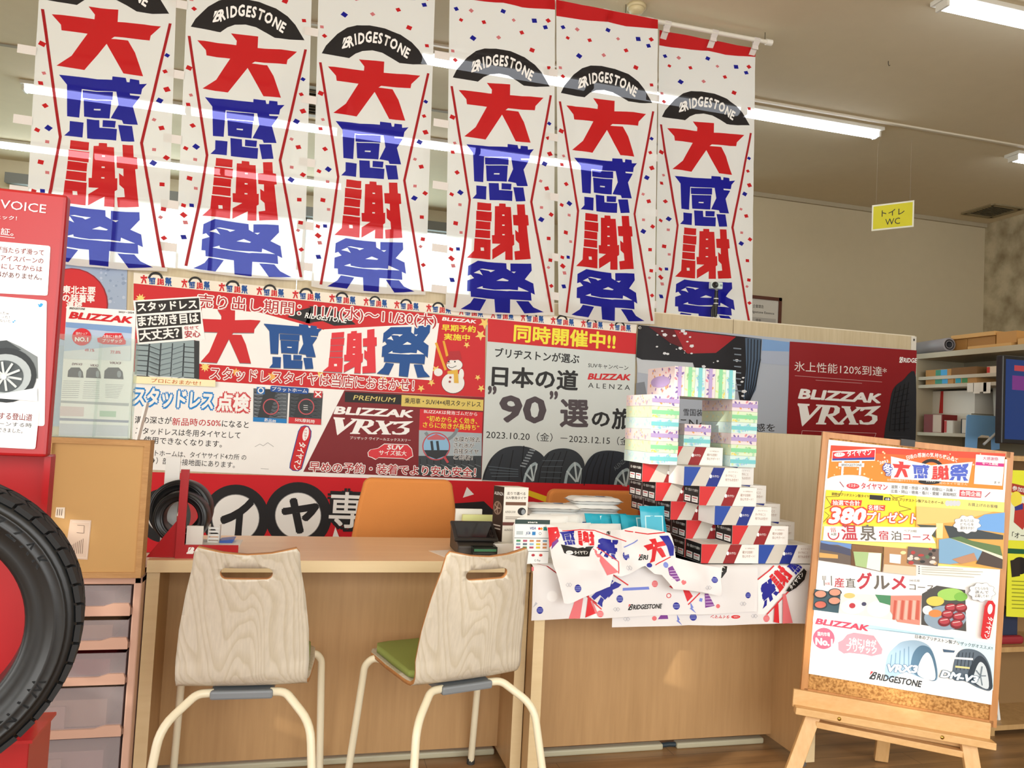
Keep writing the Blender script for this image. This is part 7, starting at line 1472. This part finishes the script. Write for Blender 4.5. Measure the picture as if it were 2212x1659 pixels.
for k, (cx_, cy_, R_, y, lab) in enumerate(((384, 1148, .098, TY+.125, 'larger small tyre standing at the back of the red counter display'), (386, 1165, .083, TY+.055, 'smaller small tyre standing at the front of the red counter display'))):
    c = atY(cx_, cy_, y); z_ = zfb-.008+R_
    tyre(tyre_mtx(Vector((c.x+.006, y, z_)), radians(-8)), R_, .055, lab, R_*.62, 'miniature tyre', 0, 'small tyres in the counter display', 'miniature_tyre')
wbx = atY(402, 1150, TY+.02); tag(rebase(MB().box(xb2+.003, xb2+.05, TY+.012, TY+.024, zfb-.0075, zfb+.055, paper('#dad7cf')).build('notepad'), (xb2+.02, TY+.02, zfb)), 'pale grey notepad inside the red counter display', 'notepad')
lf = atY(362, 990, TY+.10); lx0 = atY(348, 1010, TY+.10).x; lx1 = atY(381, 1010, TY+.10).x; tag(rebase(MB().box(lx0, lx1, TY+.172, TY+.180, TZ, lf.z, paper('#efeeea')).build('leaflet'), (lx0, TY+.176, TZ)), 'white leaflet standing up behind the red column of the counter display', 'leaflet')
wx = atY(446, 1150, TY+.06).x; rk = thing('small_rack', 'small white rack with a blue tray on the desk right of the counter display', 'rack', (wx, TY+.1, TZ)); b = MB()
for k in range(5): b.box(wx, wx+.035, TY+.10, TY+.105, TZ+.03+k*.011, TZ+.036+k*.011, paper('#efeeea'))
for x in (wx, wx+.032): b.box(x, x+.003, TY+.098, TY+.14, TZ, TZ+.085, paper('#e6e4de'))
b.build('rack_frame', rk); MB().add([(wx+.037, TY+.09, TZ), (wx+.055, TY+.09, TZ), (wx+.055, TY+.14, TZ), (wx+.037, TY+.14, TZ), (wx+.037, TY+.085, TZ+.04), (wx+.082, TY+.085, TZ+.045), (wx+.082, TY+.145, TZ+.045), (wx+.037, TY+.145, TZ+.04)], [(0, 3, 2, 1), (4, 5, 6, 7), (0, 1, 5, 4), (1, 2, 6, 5), (2, 3, 7, 6), (3, 0, 4, 7)], mat('#3d5fae', .4)).build('blue_tray', rk)
# ------------------------------------------------------------------ unseen left wall, its slits invented to throw sun on chosen spots
for g in ((1000, 1290, 2.12, .055, .24), (112, 1335, 1.44, .08, .10), (1850, 1415, 2.2, .36, .20), (312, 1325, 2.48, .03, .09), (205, 1482, 2.44, .30, .02), (205, 1268, 2.44, .30, .015), (560, 1540, 2.66, .02, .16), (150, 1135, 2.42, .05, .05), (1375, 925, 2.50, .22, .34), (1435, 835, 2.50, .2, .10)): SUNGAPS.append(gap(*g))
def gapwall():
    xs = sorted({YF-.15, YB, *[g[0] for g in SUNGAPS], *[g[1] for g in SUNGAPS]}); b = MB(); m = M_wall
    for a, c in zip(xs[:-1], xs[1:]):
        mid = (a+c)/2; hs = sorted([(g[2], g[3]) for g in SUNGAPS if g[0] <= mid <= g[1]]); cur = 0
        for z0, z1 in hs:
            if z0 > cur: b.box(XL-.012, XL, a, c, cur, z0, m)
            cur = max(cur, z1)
        if cur < CEIL: b.box(XL-.012, XL, a, c, cur, CEIL, m)
    return struct(b.build('wall_left'))
gapwall()
for w in (_to, _o2): bpy.data.objects.remove(w)
